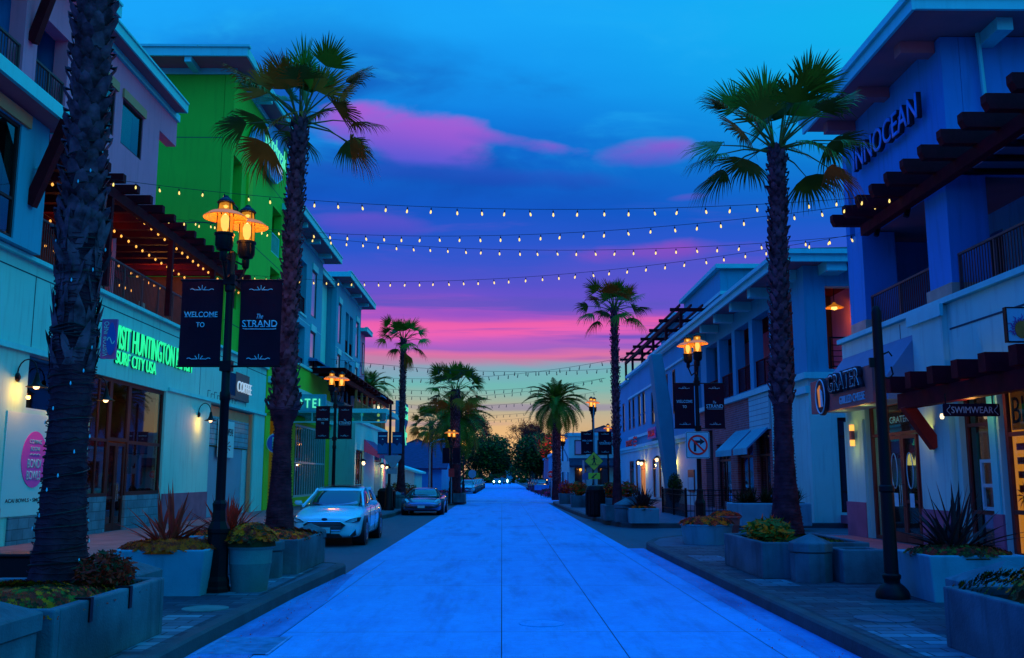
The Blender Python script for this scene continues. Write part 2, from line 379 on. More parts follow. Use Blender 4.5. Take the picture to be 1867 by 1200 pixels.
def railing(parent, fr, a0, a1, z0, z1, d, step=.12, mt='rail_metal', posts=1.6, name='railing', horiz=False):
    m = MB(); 
    if a0 > a1: a0, a1 = a1, a0
    m.fbox(fr, a0, a1, z1-.05, z1, d-.03, d+.03); m.fbox(fr, a0, a1, z0+.08, z0+.12, d-.02, d+.02)
    if horiz:
        k = z0+.25
        while k < z1-.1: m.fbox(fr, a0, a1, k, k+.025, d-.012, d+.012); k += .2
    else:
        n = max(1, int((a1-a0)/step))
        for i in range(1, n):
            a = a0+(a1-a0)*i/n; m.fbox(fr, a-.009, a+.009, z0+.12, z1-.05, d-.009, d+.009)
    n = max(1, round((a1-a0)/posts))
    for i in range(n+1):
        a = a0+(a1-a0)*i/n; a = min(max(a, a0+.025), a1-.025); m.fbox(fr, a-.024, a+.024, z0, z1-.051, d-.024, d+.024)
    return m.build(name, mt, parent)
def plight(name, loc, e, col=(1, .5, .14), r=.06):
    l = bpy.data.lights.new(name, 'POINT'); l.energy = e; l.color = col; l.shadow_soft_size = r
    o = bpy.data.objects.new(name, l); C.objects.link(o); o.location = loc; return o
# ------------------------------------------------------------------ materials
mat('wall_white', (.75, .68, .60), .8, .1, .6, .12, 60, streak=.25)
mat('wall_teal', (.62, .74, .60), .8, .1, .5, .12, 60, streak=.3)
mat('wall_blue', (.10, .36, .48), .8, .1, .5, .12, 60, streak=.3)
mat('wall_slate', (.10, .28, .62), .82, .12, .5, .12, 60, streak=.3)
mat('wall_mauve', (.86, .22, .36), .8, .1, .6, .12, 60, streak=.2)
mat('wall_green', (.10, .62, .035), .8, .1, .5, .12, 60, streak=.18)
mat('wall_lime', (.20, .62, .03), .8, .1, .7, .12, 60)
mat('wall_yellow', (.55, .50, .03), .8, .1, .7, .12, 60)
mat('wall_pink', (.55, .32, .42), .8, .1, .7, .12, 60)
mat('trim_white', (.40, .72, .66), .6, .08, 1.5, .06, 60, streak=.15)
mat('soffit', (.40, .16, .20), .85, .1, 1.5, .1, 30)
mat('plinth', (.26, .12, .20), .85, .25, 2.0, .2, 30)
mat('header_tan', (.62, .28, .14), .8, .1, 2, .1, 40)
mat('seam', (.04, .06, .08), .9, 0, 1, 0)
mat('wood_dark', (.10, .006, .014), .65, .3, 3.0, .25, 18)
mat('wood_red', (.30, .03, .02), .65, .3, 3.0, .25, 18)
mat('dark_frame', (.022, .006, .008), .5, .2, 3, .05, 30)
mat('brown_frame', (.11, .03, .025), .5, .2, 3, .05, 30)
mat('white_frame', (.50, .58, .58), .5, .08, 3, .03, 30)
mat('rail_metal', (.10, .045, .05), .5, .15, 5, .05, 30)
mat('rail_wood', (.55, .20, .07), .6, .2, 5, .05, 30)
mat('iron_black', (.006, .005, .007), .45, .2, 6, .08, 60, spec=.14)
mat('banner_cloth', (.030, .010, .022), .85, .3, 2, .1, 50)
mat('banner_blue', (.03, .16, .32), .8, .15, 2, .1, 50)
mat('banner_navy', (.01, .04, .10), .8, .15, 2, .1, 50)
mat('ink_pale', (.55, .72, .75), .7, .1, 5, 0)
mat('ink_dark', (.02, .02, .03), .7, 0)
mat('ink_pink', (.85, .08, .45), .6, .06, 3, 0)
mat('panel_white', (.74, .72, .66), .5, .05, .8, .03, 40)
mat('concrete', (.24, .16, .18), .88, .35, 1.6, .35, 45, streak=.6, tint=(.06, .045, .055))
mat('concrete_white', (.32, .33, .38), .8, .2, 1.8, .2, 45, streak=.35)
mat('stone_pot', (.17, .22, .19), .9, .3, 3, .4, 60)
mat('soil', (.03, .022, .02), .95, .3, 8, .6, 20)
mat('leaf_dark', (.03, .035, .010), .5, .35, 6, 0)
mat('leaf_green', (.08, .13, .015), .5, .35, 6, 0)
mat('leaf_yellow', (.98, .17, .004), .5, .35, 8, 0)
mat('leaf_orange', (.98, .085, .004), .5, .3, 8, 0)
mat('leaf_red', (.65, .03, .01), .5, .3, 8, 0)
mat('leaf_brown', (.45, .025, .015), .6, .35, 6, 0)
mat('flax_bronze', (.75, .05, .03), .45, .35, 3, 0)
mat('flax_dark', (.06, .03, .03), .45, .35, 3, 0)
mat('flower_magenta', (.35, .03, .12), .6, .3, 6, 0)
mat('palm_leaf', (.13, .20, .015), .45, .4, 1.5, 0)
mat('palm_dead_lamplit', (.55, .15, .015), .7, .3, 2, 0)  # dry frond brown; also carries painted lamplight on the second palm's crown
mat('palm_petiole', (.13, .14, .03), .5, .2, 3, 0)
mat('palm_trunk', (.10, .03, .045), .95, .5, 5.0, .7, 22, tint=(.03, .012, .02))
mat('palm_boot', (.20, .09, .12), .9, .5, 7.0, .4, 30, tint=(.03, .015, .02))
mat('bark', (.06, .045, .04), .9, .3, 5, .5, 20)
mat('wire_black', (.012, .011, .012), .6, 0)
mat('rubber', (.014, .014, .016), .7, .1, 8, .1, 40)
mat('rim_metal', (.45, .48, .5), .3, .1, 8, 0, spec=.6, metal=.8)
mat('car_white', (.62, .72, .78), .22, .04, .8, 0, spec=.6, coat=.8)
mat('car_grey', (.05, .08, .20), .22, .05, .8, 0, spec=.7, coat=.8, metal=.5)
mat('car_red', (.22, .02, .05), .25, .05, .8, 0, spec=.6, coat=.6)
mat('car_black', (.02, .022, .03), .2, .05, .8, 0, spec=.6, coat=.6)
mat('car_silver', (.45, .5, .55), .25, .05, .8, 0, spec=.6, coat=.6)
mat('car_trim', (.012, .012, .014), .4, .1, 5, 0)
mat('car_glass', (.012, .016, .022), .05, 0, 1, 0, spec=.8, coat=.5)
mat('lens_clear', (.35, .42, .45), .12, .2, 9, 0, spec=.9)
mat('plate', (.55, .6, .62), .5, .1, 9, 0)
mat('chrome', (.6, .62, .65), .15, 0, 1, 0, metal=1.)
mat('sign_white', (.62, .68, .66), .45, .06, 4, 0)
mat('sign_red', (.98, .02, .02), .5, .08, 4, 0)
mat('sign_yellow', (.62, .62, .05), .5, .08, 4, 0)
mat('sign_yellowgreen', (.45, .75, .05), .5, .08, 4, 0)
mat('sign_blue', (.02, .10, .50), .4, .08, 4, 0)
mat('sign_purple', (.26, .09, .36), .5, .08, 4, 0)
mat('sign_brown', (.20, .10, .10), .6, .1, 4, .05, 30)
mat('steel', (.22, .30, .34), .45, .15, 5, .05, 40, metal=.4)
mat('awning_blue', (.22, .27, .36), .85, .1, 2, .1, 60)
mat('awning_purple', (.24, .07, .20), .85, .1, 2, .1, 60)
mat('umbrella_navy', (.04, .12, .26), .85, .1, 2, .1, 60)
mat('roof_violet', (.10, .03, .10), .85, .3, 3, .3, 12)
mat('roof_dark', (.05, .045, .07), .85, .3, 3, .3, 12)
mat('kerb_stone', (.06, .075, .08), .85, .35, 2.2, .3, 30)
mat('kerb_red', (.30, .05, .04), .8, .35, 3, .3, 30)
mat('sign_teal', (.03, .34, .62), .5, .1, 2, 0)
mat('pylon_teal', (.12, .30, .34), .8, .1, 2, .1, 40)
mat('letter_blue', (.06, .34, .92), .5, .05, 2, 0)
mat('curtain', (.25, .48, .42), .8, .15, 3, 0)
mat('curtain_pink', (.62, .46, .56), .6, .1, 2, 0)
mat('interior_dark', (.035, .03, .03), .9, .2, 2, .1, 20)
mat('interior_brown', (.14, .06, .035), .8, .3, 2, .1, 20)
mat('merch_orange', (.55, .22, .03), .7, .3, 6, 0)
mat('merch_teal', (.10, .45, .32), .7, .3, 6, 0)
mat('merch_pale', (.5, .5, .42), .7, .3, 6, 0)
mat('lattice', (.18, .30, .30), .7, .1, 6, 0)
mat('shutter_grey', (.30, .34, .42), .6, .1, 1, .05, 50)
mat('stone_cap', (.42, .38, .28), .85, .2, 3, .2, 40)
glassmat('glass_dark', (.46, .48, .46), .04)
glassmat('glass_clear', (.75, .82, .82), .03)
glassmat('glass_green', (.35, .62, .52), .08)
mat('glass_blind', (.42, .36, .46), .12, .05, 1, 0, spec=.9)
mat('glass_black', (.010, .014, .018), .05, 0, 1, 0, spec=.7)
emat('bulb_warm', (1, .68, .17), 1.5)
emat('bulb_deck', (1, .42, .07), 1.5)
roadcover = None
emat('lamp_core', (1, .72, .34), 2.2)
emat('lamp_shade_lit', (1, .28, .02), .42)
emat('wall_lamp_bulb', (1, .75, .40), 2.2)
emat('neon_green', (.02, 1, .36), .85)
emat('neon_mint', (.12, 1, .55), .8)
emat('neon_pale', (.55, .80, 1), .55)
emat('window_amber', (1, .30, .02), .75)
emat('window_glow', (1, .42, .06), .35)
emat('headlight_on', (.45, 1, .75), 18)
emat('logo_orange', (1, .35, .05), .35)
def lantern_glass():
    m = bpy.data.materials.new('lantern_glass'); m.use_nodes = True; MATS['lantern_glass'] = m; t = m.node_tree; t.nodes.clear()
    tr = t.nodes.new('ShaderNodeBsdfTransparent'); tr.inputs[0].default_value = (1, .75, .4, 1)
    em = t.nodes.new('ShaderNodeEmission'); em.inputs[0].default_value = (1, .36, .03, 1); em.inputs[1].default_value = .95
    mx = t.nodes.new('ShaderNodeMixShader'); mx.inputs[0].default_value = .55
    o = t.nodes.new('ShaderNodeOutputMaterial'); t.links.new(tr.outputs[0], mx.inputs[1]); t.links.new(em.outputs[0], mx.inputs[2]); t.links.new(mx.outputs[0], o.inputs[0])
lantern_glass()
patmat('pavers', 'b', (.025, .036, .052), (.075, .09, .10), (.012, .018, .025), bw=.42, rh=.20, mortar=.012, noisev=.35)
patmat('pavers_light', 'b', (.09, .12, .15), (.34, .42, .44), (.03, .035, .045), bw=.42, rh=.20, mortar=.012, bias=-.45, noisev=.3)
patmat('walk_slabs', 'b', (.085, .09, .115), (.11, .115, .14), (.04, .045, .055), bw=1.5, rh=1.5, mortar=.012, off=0, noisev=.3)
patmat('walk_tan', 'b', (.30, .11, .11), (.36, .13, .12), (.10, .07, .07), bw=1.5, rh=1.5, mortar=.012, off=0, noisev=.25)
patmat('brick_red', 'b', (.40, .12, .11), (.27, .075, .08), (.30, .24, .28), bw=.30, rh=.10, mortar=.012, axis='YZ', noisev=.25)
patmat('brick_red_front', 'b', (.40, .12, .11), (.27, .075, .08), (.30, .24, .28), bw=.30, rh=.10, mortar=.012, axis='XZ', noisev=.25)
patmat('tiles_grey', 'b', (.16, .17, .22), (.24, .25, .30), (.08, .08, .1), bw=.5, rh=.25, mortar=.01, axis='YZ', noisev=.3)
patmat('roof_tiles', 'b', (.07, .06, .07), (.11, .08, .08), (.015, .015, .02), bw=.28, rh=.34, mortar=.03, axis='YX', noisev=.3, bump=1.)
patmat('glass_block', 'b', (.16, .42, .45), (.10, .34, .40), (.04, .12, .14), bw=.2, rh=.2, mortar=.018, axis='YZ', off=0, rough=.25)
# ------------------------------------------------------------------ ground
def roadmat(name, c1, c2, crack, stain=.5, rough=.75, spec=.18):
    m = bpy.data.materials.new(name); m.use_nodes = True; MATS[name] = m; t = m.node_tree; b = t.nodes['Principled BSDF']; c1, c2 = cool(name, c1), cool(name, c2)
    b.inputs['Roughness'].default_value = rough; b.inputs['Specular IOR Level'].default_value = spec
    tcn = t.nodes.new('ShaderNodeTexCoord'); src = tcn.outputs['Object']
    def nz(sc, det, ro=.6, mp=None):
        n = t.nodes.new('ShaderNodeTexNoise'); n.inputs['Scale'].default_value = sc; n.inputs['Detail'].default_value = det; n.inputs['Roughness'].default_value = ro
        v = src
        if mp:
            q = t.nodes.new('ShaderNodeMapping'); q.inputs['Scale'].default_value = mp; t.links.new(src, q.inputs[0]); v = q.outputs[0]
        t.links.new(v, n.inputs['Vector']); return n.outputs[0]
    def rng(v, a, b_, lo=0., hi=1.):
        q = t.nodes.new('ShaderNodeMapRange'); q.inputs[1].default_value = a; q.inputs[2].default_value = b_; q.inputs[3].default_value = lo; q.inputs[4].default_value = hi
        t.links.new(v, q.inputs[0]); return q.outputs[0]
    def mix(f, a, c):
        q = t.nodes.new('ShaderNodeMix'); q.data_type = 'RGBA'
        if hasattr(f, 'is_linked'): t.links.new(f, q.inputs[0])
        else: q.inputs[0].default_value = f
        for i, v in ((6, a), (7, c)):
            if hasattr(v, 'is_linked'): t.links.new(v, q.inputs[i])
            else: q.inputs[i].default_value = (*v, 1)
        return q.outputs[2]
    c = mix(rng(nz(1.6, 10, .85, (1, .6, 1)), .32, .70), c1, c2)
    c = mix(rng(nz(9, 8, .85), .48, .78, 0, .60), c, tuple(v*.45 for v in c1))
    c = mix(rng(nz(1.2, 8, .75, (1.3, .16, 1)), .50, .74, 0, stain*1.1), c, tuple(v*.40 for v in c2))
    c = mix(rng(nz(70, 3, .8), .50, .70, 0, .5), c, tuple(v*.5 for v in c1))
    c = mix(rng(nz(.42, 5, .62, (1, .55, 1)), .56, .74, 0, stain*.9), c, (c2[0]*.5, c2[1]*.34, c2[2]*.5))
    c = mix(rng(nz(2.6, 8, .8, (.30, 2.2, 1)), .56, .76, 0, stain*.6), c, tuple(v*.5 for v in c2))
    t.links.new(c, b.inputs['Base Color'])
    bp = t.nodes.new('ShaderNodeBump'); bp.inputs['Strength'].default_value = .35; bp.inputs['Distance'].default_value = .01
    t.links.new(nz(50, 6, .7), bp.inputs['Height']); t.links.new(bp.outputs[0], b.inputs['Normal']); return m
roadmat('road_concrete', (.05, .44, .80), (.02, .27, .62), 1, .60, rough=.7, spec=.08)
mat('cover_iron', (.20, .38, .62), .8, .4, 6, .3, 30)
roadmat('asphalt', (.085, .11, .13), (.060, .08, .10), 1, .3)
roadmat('joint', (.10, .12, .14), (.07, .08, .10), 1, .2)
roadmat('crosswalk_paint', (.80, .84, .84), (.66, .72, .72), 1, .3)
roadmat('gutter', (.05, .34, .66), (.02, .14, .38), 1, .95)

m = MB(); m.face([(-900, -40, -.012), (900, -40, -.012), (900, 2500, -.012), (-900, 2500, -.012)]); struct(m.build('ground', 'asphalt'))
XL, XR = -2.78, 3.05
# road: panels of concrete separated by real gaps over the darker ground
m = MB()
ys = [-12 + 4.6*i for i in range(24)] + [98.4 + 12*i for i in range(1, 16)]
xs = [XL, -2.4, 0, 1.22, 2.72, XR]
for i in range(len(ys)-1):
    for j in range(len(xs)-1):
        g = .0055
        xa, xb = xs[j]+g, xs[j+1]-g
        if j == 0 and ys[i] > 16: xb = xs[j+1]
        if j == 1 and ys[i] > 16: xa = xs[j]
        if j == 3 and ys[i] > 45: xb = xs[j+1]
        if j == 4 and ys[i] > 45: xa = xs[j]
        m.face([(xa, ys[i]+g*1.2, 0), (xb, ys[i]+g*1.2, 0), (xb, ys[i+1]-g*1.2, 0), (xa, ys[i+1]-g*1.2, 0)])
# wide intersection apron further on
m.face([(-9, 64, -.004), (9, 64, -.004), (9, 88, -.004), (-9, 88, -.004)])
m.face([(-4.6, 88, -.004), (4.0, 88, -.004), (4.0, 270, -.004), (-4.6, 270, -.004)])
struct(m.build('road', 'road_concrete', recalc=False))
m = MB()
for (xa, xb, ya, yb) in ((XL+.02, XR-.02, -.04, .04), (XL+.02, XR-.02, -.02, .02)):
    pass
for yy in (65.2, 72.6):
    m.face([(-4.8, yy, .006), (4.8, yy, .006), (4.8, yy+.5, .006), (-4.8, yy+.5, .006)])
struct(m.build('crosswalk_line', 'crosswalk_paint', recalc=False))
m = MB()
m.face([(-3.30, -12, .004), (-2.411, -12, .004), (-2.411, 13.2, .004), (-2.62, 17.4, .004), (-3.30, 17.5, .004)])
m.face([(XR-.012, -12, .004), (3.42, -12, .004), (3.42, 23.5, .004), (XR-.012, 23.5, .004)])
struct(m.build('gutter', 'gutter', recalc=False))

def slab(name, pts, mt, kmt='kerb_stone', z1=.15, kw=.16):
    """raised pavement with a separate kerb strip along its street edge"""
    m = MB(); m.prism([(x, y, -.3) for x, y in pts], (0, 0, z1+.3)); return struct(m.build(name, mt))
def kerb(name, line, mt='kerb_stone', w=.17, z1=.155, side=-1):
    m = MB()
    for i in range(len(line)-1):
        pass
    L = [Vector((x, y, 0)) for x, y in line]
    def nrm(i):
        a = L[max(i-1, 0)]; b = L[min(i+1, len(L)-1)]; d = (b-a).normalized(); return Vector((d.y, -d.x, 0))*side
    b = len(m.v)
    for i, p in enumerate(L):
        q = p - nrm(i)*w
        m.v += [Vector((p.x, p.y, -.1)), Vector((p.x, p.y, z1-.025))+nrm(i)*0, Vector((p.x, p.y, z1))-nrm(i)*.025, Vector((q.x, q.y, z1)), Vector((q.x, q.y, -.1))]
    for i in range(len(L)-1):
        for j in range(4):
            m.f.append([b+i*5+j, b+i*5+j+1, b+(i+1)*5+j+1, b+(i+1)*5+j]); m.m.append(0)
    return struct(m.build(name, mt, smooth=False))
def arc(cx, cy, r, a0, a1, n=8):
    return [(cx+math.cos(R(a0+(a1-a0)*i/n))*r, cy+math.sin(R(a0+(a1-a0)*i/n))*r) for i in range(n+1)]
# left: bulb-out, parking bay, next bulb
Lk = [(-3.0, -12), (-3.0, 5), (-3.02, 10), (-2.95, 14), (-2.80, 17.4)] + arc(-3.3, 17.6, .5, 0, 90, 5) + [(-4.6, 18.5), (-5.2, 19.3), (-5.45, 20.5), (-5.5, 24), (-5.45, 38)] + [(-5.0, 39.5), (-4.75, 42), (-4.75, 55), (-3.4, 59), (-2.6, 61)] + arc(-3.4, 63, 1.1, 0, 90, 5) + [(-14, 64.1)]
off = lambda pts, d: pts
slab('sidewalk', [(-60, -12)] + [(x-.16, y) for x, y in Lk[:-1]] + [(-14, 63.94), (-60, 63.94)], 'walk_slabs')
kerb('kerb', Lk, side=1)
Rk = [(3.42, -12), (3.42, 15), (3.42, 22.6)] + [(3.5, 23.6), (3.9, 25.0), (4.7, 26.2), (5.9, 26.9), (8.5, 27.1), (30, 27.1)]
slab('sidewalk', [(60, -12)] + [(x+.16, y-.02) for x, y in Rk[:-1]] + [(30, 26.94), (60, 26.94)], 'walk_slabs')
kerb('kerb', Rk, side=-1)
Rk2 = [(30, 33.0), (8, 33.0), (5.2, 33.0)] + [(4.5, 33.1), (4.15, 33.5), (3.9, 35), (3.45, 42), (3.3, 50), (3.2, 60)] + [(3.3, 62.5), (3.7, 63.6), (4.5, 64.1), (30, 64.1)]
slab('sidewalk', [(60, 33.16)] + [(x+(.16 if 3 < i < 12 else 0), y+(.16 if i <= 3 else (-.16 if i > 11 else 0))) for i, (x, y) in enumerate(Rk2)][1:] + [(60, 63.94)], 'walk_slabs')
kerb('kerb', Rk2, side=-1)
for s in (-1, 1):   # pavements beyond the crossing
    pts = [(s*5.0, 79), (s*5.0, 250), (s*60, 250), (s*60, 79)]
    slab('sidewalk', pts, 'walk_slabs')
# paver bands and warm shopfront paving, thin sheets over the slab
m = MB(); m.face([(-5.3, -12, .156), (-3.16, -12, .156), (-3.16, 17.0, .156), (-5.3, 17.0, .156)]); struct(m.build('paving_band', 'pavers', recalc=False))
for i, (a, b) in enumerate(((8.9, 11.2), (13.0, 16.8))):
    m = MB(); m.face([(-3.95, a, .160), (-3.22, a, .160), (-3.22, b, .160), (-3.95, b, .160)]); struct(m.build('paving_band', 'pavers_light', recalc=False))
m = MB(); m.face([(3.6, -12, .156), (5.6, -12, .156), (5.6, 22.0, .156), (3.6, 22.0, .156)]); struct(m.build('paving_band', 'pavers', recalc=False))
for a, b in ((8.2, 10.4), (14.0, 14.9), (18.2, 19.4)):
    m = MB(); m.face([(3.7, a, .160), (4.3, a, .160), (4.3, b, .160), (3.7, b, .160)]); struct(m.build('paving_band', 'pavers_light', recalc=False))
m = MB(); m.face([(-11.2, -12, .156), (-7.4, -12, .156), (-7.4, 46.0, .156), (-11.2, 46.0, .156)]); struct(m.build('shopfront_paving', 'walk_tan', recalc=False))
m = MB(); m.face([(7.3, -12, .156), (9.4, -12, .156), (9.4, 26.0, .156), (7.3, 26.0, .156)]); struct(m.build('shopfront_paving', 'walk_tan', recalc=False))
# round utility covers
def cover(x, y, z, r, mt, label, name='utility_cover'):
    m = MB(); m.lathe([(r, z-.02), (r, z+.004), (r*.93, z+.006), (r*.93, z+.003), (.001, z+.003)], (x, y, 0), 32, cap=False)
    o = m.build(name, mt, org=(x, y, z)); tag(o, label, 'manhole cover'); return o
cover(-3.52, 11.75, .16, .27, 'stone_pot', 'round concrete disc set in the left pavement before the lamp post')
cover(4.22, 10.85, .16, .32, 'walk_slabs', 'round concrete disc set in the right pavement beside the bare post')
cover(.47, 11.6, .003, .27, 'road_concrete', 'round manhole cover in the middle of the concrete road', 'manhole_cover')
# drain grate in the left gutter
t_ = thing('drain_grate', 'ribbed metal drain grate in the gutter at the lower left', 'drain grate', (-2.62, 10.2, 0))
m = MB()
for i in range(18): m.box(-2.95+.0, -2.28, 9.65+i*.055, 9.672+i*.055, .004, .012)
m.build('grate_bars', 'cover_iron', t_); m = MB(); m.box(-2.949, -2.281, 9.61, 10.67, .0012, .0036); m.build('grate_gap_shade', 'iron_black', t_)  # black plate painted in as the shade in the gaps between the bars
m = MB(); m.box(-2.98, -2.95, 9.6, 10.68, .004, .013); m.build('grate_frame', 'cover_iron', t_); m = MB(); m.box(-2.28, -2.25, 9.6, 10.68, .004, .013); m.build('grate_frame', 'cover_iron', t_)
# litter of dry leaves in the gutters
random.seed(4); m = MB()
for i in range(420):
    s = random.choice((-1, 1)); y = random.uniform(7, 26) if s > 0 else random.uniform(7, 18)
    x = (XR+.25-abs(random.gauss(0, .25))) if s > 0 else (XL-.12+abs(random.gauss(0, .3)))
    r = random.uniform(.008, .025); a = random.uniform(0, 6.3); z = random.uniform(.006, .014)
    m.face([(x+math.cos(a+k*1.57)*r*(1 if k % 2 else .45), y+math.sin(a+k*1.57)*r*(1 if k % 2 else .45), z+(.008 if k == 1 else 0)) for k in range(4)])
o = m.build('fallen_leaves', 'leaf_red', recalc=False); struct(o, 'stuff'); tag(o, 'small dry leaves scattered along both gutters', 'leaves')
# ------------------------------------------------------------------ LEFT: white shop building with roof deck
X1 = -11.3; fr = LF(X1)
b1 = thing('shop_building', 'pale shop building with upstairs deck and pink round poster, nearest on the left', 'building', (X1, 30, 0))
Y0, Y1 = 12.0, 45.7
vs0, vs1 = 26.35, 32.0          # visitor centre shopfront
cf0, cf1 = 37.3, 44.0          # coffee shop opening
wn0, wn1 = aY(37, X1), 24.6      # high window left
m = MB()
m.wall(fr, Y0, Y1, .15, 6.8, -.35, 0, [(wn0, 26.05, 3.28, 4.65), (vs0, 32.2, .15, 4.55), (37.2, 43.8, .15, 4.55)])
m.build('wall', 'wall_teal', b1)
m = MB(); m.fbox(fr, Y0, 21.9, .15, 1.0, .003, .05); m.build('plinth', 'plinth', b1); m = MB(); m.fbox(fr, 32.25, 37.1, .15, 1.15, .003, .05); m.build('plinth', 'plinth', b1)
m = MB(); m.fbox(fr, 22.3, 26.2, .15, .78, .003, .05); m.build('tile_band', 'tiles_grey', b1)
# joints in the panels, cornice, ledges
m = MB()
for y in (19.5, 22.8, 25.2, 35.7, 42.2): m.fbox(fr, y-.015, y+.015, 4.75, 6.5, .002, .006)
m.fbox(fr, Y0, Y1, 6.49, 6.52, .002, .006); m.build('panel_joints', 'seam', b1)
m = MB(); m.fbox(fr, Y0, Y1, 6.8, 6.9, -.4, .14); m.fbox(fr, Y0, 26.3, 4.62, 4.76, .003, .09); m.fbox(fr, 32.3, Y1, 4.58, 4.70, .003, .08); m.build('cornice', 'trim_white', b1)
m = MB(); m.box(-26, X1-.36, Y0, Y1, 6.5, 6.78); m.build('deck_floor', 'soffit', b1)
m = MB(); m.box(-26, X1-.4, Y1-.3, Y1, .15, 6.45); m.build('party_wall', 'wall_white', b1)
window(b1, fr, wn0, 26.05, 3.28, 4.65, -.05, 2, 1, 'white_frame', 'glass_dark', .06)
m = MB(); m.fbox(fr, 21.92, 25.9, .8, 3.2, .003, .03); m.build('poster_panel', 'panel_white', b1)
# interior boxes behind glass
def interior(par, x0, x1, y0, y1, z0, z1, mt='interior_dark', t=.1, open_='x+'):
    m = MB()
    m.box(x0, x1, y0, y0+t, z0, z1); m.box(x0, x1, y1-t, y1, z0, z1); m.box(x0, x1, y0+t, y1-t, z0, z0+t); m.box(x0, x1, y0+t, y1-t, z1-t, z1)
    if open_ == 'x+': m.box(x0, x0+t, y0+t, y1-t, z0+t, z1-t)
    else: m.box(x1-t, x1, y0+t, y1-t, z0+t, z1-t)
    return m.build('interior', mt, par)
interior(b1, -15.5, X1-.36, 19.0, 26.25, 1.0, 4.66)
interior(b1, -16.5, X1-.36, 26.3, 32.3, .1, 4.62, 'interior_brown')
# visitor centre glazing: tall dark bays, brick-clad stall riser and a door
m = MB(); m.fbox(fr, vs0, 27.9, .15, 1.15, -.25, -.04); m.fbox(fr, 29.3, 32.2, .15, 1.15, -.25, -.04); m.build('stall_riser', 'tiles_grey', b1)
window(b1, fr, vs0, 27.9, 1.15, 4.55, -.08, 2, 2, 'dark_frame', 'glass_dark', .1, zs=[2.75])
window(b1, fr, 29.3, 32.2, 1.15, 4.55, -.08, 1, 2, 'dark_frame', 'glass_dark', .12, zs=[2.75])
window(b1, fr, 27.9, 29.3, 2.75, 4.55, -.08, 1, 1, 'dark_frame', 'glass_dark', .1)
for k in range(3): 
    m = MB(); a = 29.75+k*.62; m.fbox(fr, a, a+.18, 1.22, 2.66, -.2, -.16); m.build('mullion', 'dark_frame', b1)
def door(par, fr, a0, a1, z0, z1, d, fm='dark_frame', gm='glass_dark', leaves=2, rail=.95, hand='chrome'):
    if a0 > a1: a0, a1 = a1, a0
    w = (a1-a0)/leaves
    for k in range(leaves):
        p, q = a0+k*w+.01, a0+(k+1)*w-.01
        m = MB(); f = .09
        m.fbox(fr, p, p+f, z0, z1, d-.06, d); m.fbox(fr, q-f, q, z0, z1, d-.06, d); m.fbox(fr, p+f, q-f, z0, z0+.22, d-.06, d); m.fbox(fr, p+f, q-f, z1-f, z1, d-.06, d)
        m.fbox(fr, p+f, q-f, z0+rail-.03, z0+rail+.04, d-.055, d-.005)
        o = m.build('door', fm, par)
        g = MB(); g.fbox(fr, p+f*.6, q-f*.6, z0+.1, z1-f*.5, d-.04, d-.03); g.build('pane', gm, o)
        h = MB(); a = q-f*.5 if k == 0 else p+f*.5
        h.tube([fr.P(a, z0+.85, d), fr.P(a, z0+.85, d+.07), fr.P(a, z0+1.35, d+.07), fr.P(a, z0+1.35, d)], .014, 6); h.build('handle', hand, o)
door(b1, fr, 27.95, 29.25, .15, 2.7, -.1, leaves=2)
# goods on display in the shop
random.seed(11)
def goods(par, fr, a0, a1, z0, z1, d, n, seed=1, mts=('merch_orange', 'merch_teal', 'merch_pale', 'merch_orange')):
    random.seed(seed)
    for i in range(n):
        a = a0+(a1-a0)*(i+.5)/n + random.uniform(-.05, .05); w = random.uniform(.09, .2); h = random.uniform(.35, 1)*(z1-z0)
        m = MB(); P = fr.P(a, z0, d-random.uniform(0, .5))
        m.lathe([(w*.8, 0), (w, h*.2), (w*.75, h*.6), (w*.95, h*.85), (w*.3, h*.93), (w*.28, h)], P, 10, sy=.6)
        m.build('shop_display', random.choice(mts), par, smooth=True)
goods(b1, fr, 26.5, 27.8, 1.2, 2.6, -.8, 4, 3); goods(b1, fr, 29.5, 31.6, 1.2, 2.5, -1.1, 4, 5); goods(b1, fr, 27.6, 29.2, 1.6, 2.4, -1.6, 3, 7)
plight('shop_light', (-13.2, 28.6, 3.9), 110, (1, .42, .10), .15); plight('shop_light', (-13, 26.9, 2.4), 60, (1, .42, .10), .1)
m = MB(); m.lathe([(.16, 0), (.05, .12)], (-13.2, 28.6, 3.98), 12); m.build('ceiling_lamp', 'lamp_core', b1)
# coffee shop front: roller panel, glass block, poster
m = MB(); m.fbox(fr, 37.25, 42.6, .15, 2.9, -.33, -.22); m.build('shutter', 'shutter_grey', b1)
m = MB(); m.fbox(fr, 42.7, 43.7, .15, 2.9, -.33, -.2); m.build('service_door', 'white_frame', b1)
m = MB(); m.fbox(fr, 37.25, 43.7, 2.95, 4.1, -.3, -.15); m.build('glass_block_panel', 'glass_block', b1)
m = MB(); m.fbox(fr, 37.25, 43.7, 4.1, 4.5, -.3, -.16); m.fbox(fr, 43.45, 43.6, .15, 4.5, -.16, -.02); m.build('header', 'header_tan', b1)
o = MB().fbox(fr, 38.6, 40.9, 2.5, 4.0, -.10, -.08).build('opening_banner', 'panel_white', org=fr.P(39.7, 2.5, -.1)); tag(o, 'pale now open banner hung across the glass block of the coffee shop', 'banner')
text('lettering', 'NOW OPEN!', fr.P(39.75, 3.55, -.08), (0, 1, 0), (0, 0, 1), 1.9, .3, .01, 'ink_dark', o)
m = MB(); random.seed(3)
for i in range(9):
    a = i*.7; c = fr.P(39.75, 2.95, -.07); q = c+Vector((0, math.cos(a)*.7, math.sin(a)*.28)); q2 = c+Vector((0, math.cos(a+.22)*.7, math.sin(a+.22)*.28)); m.face([c, q, q2])
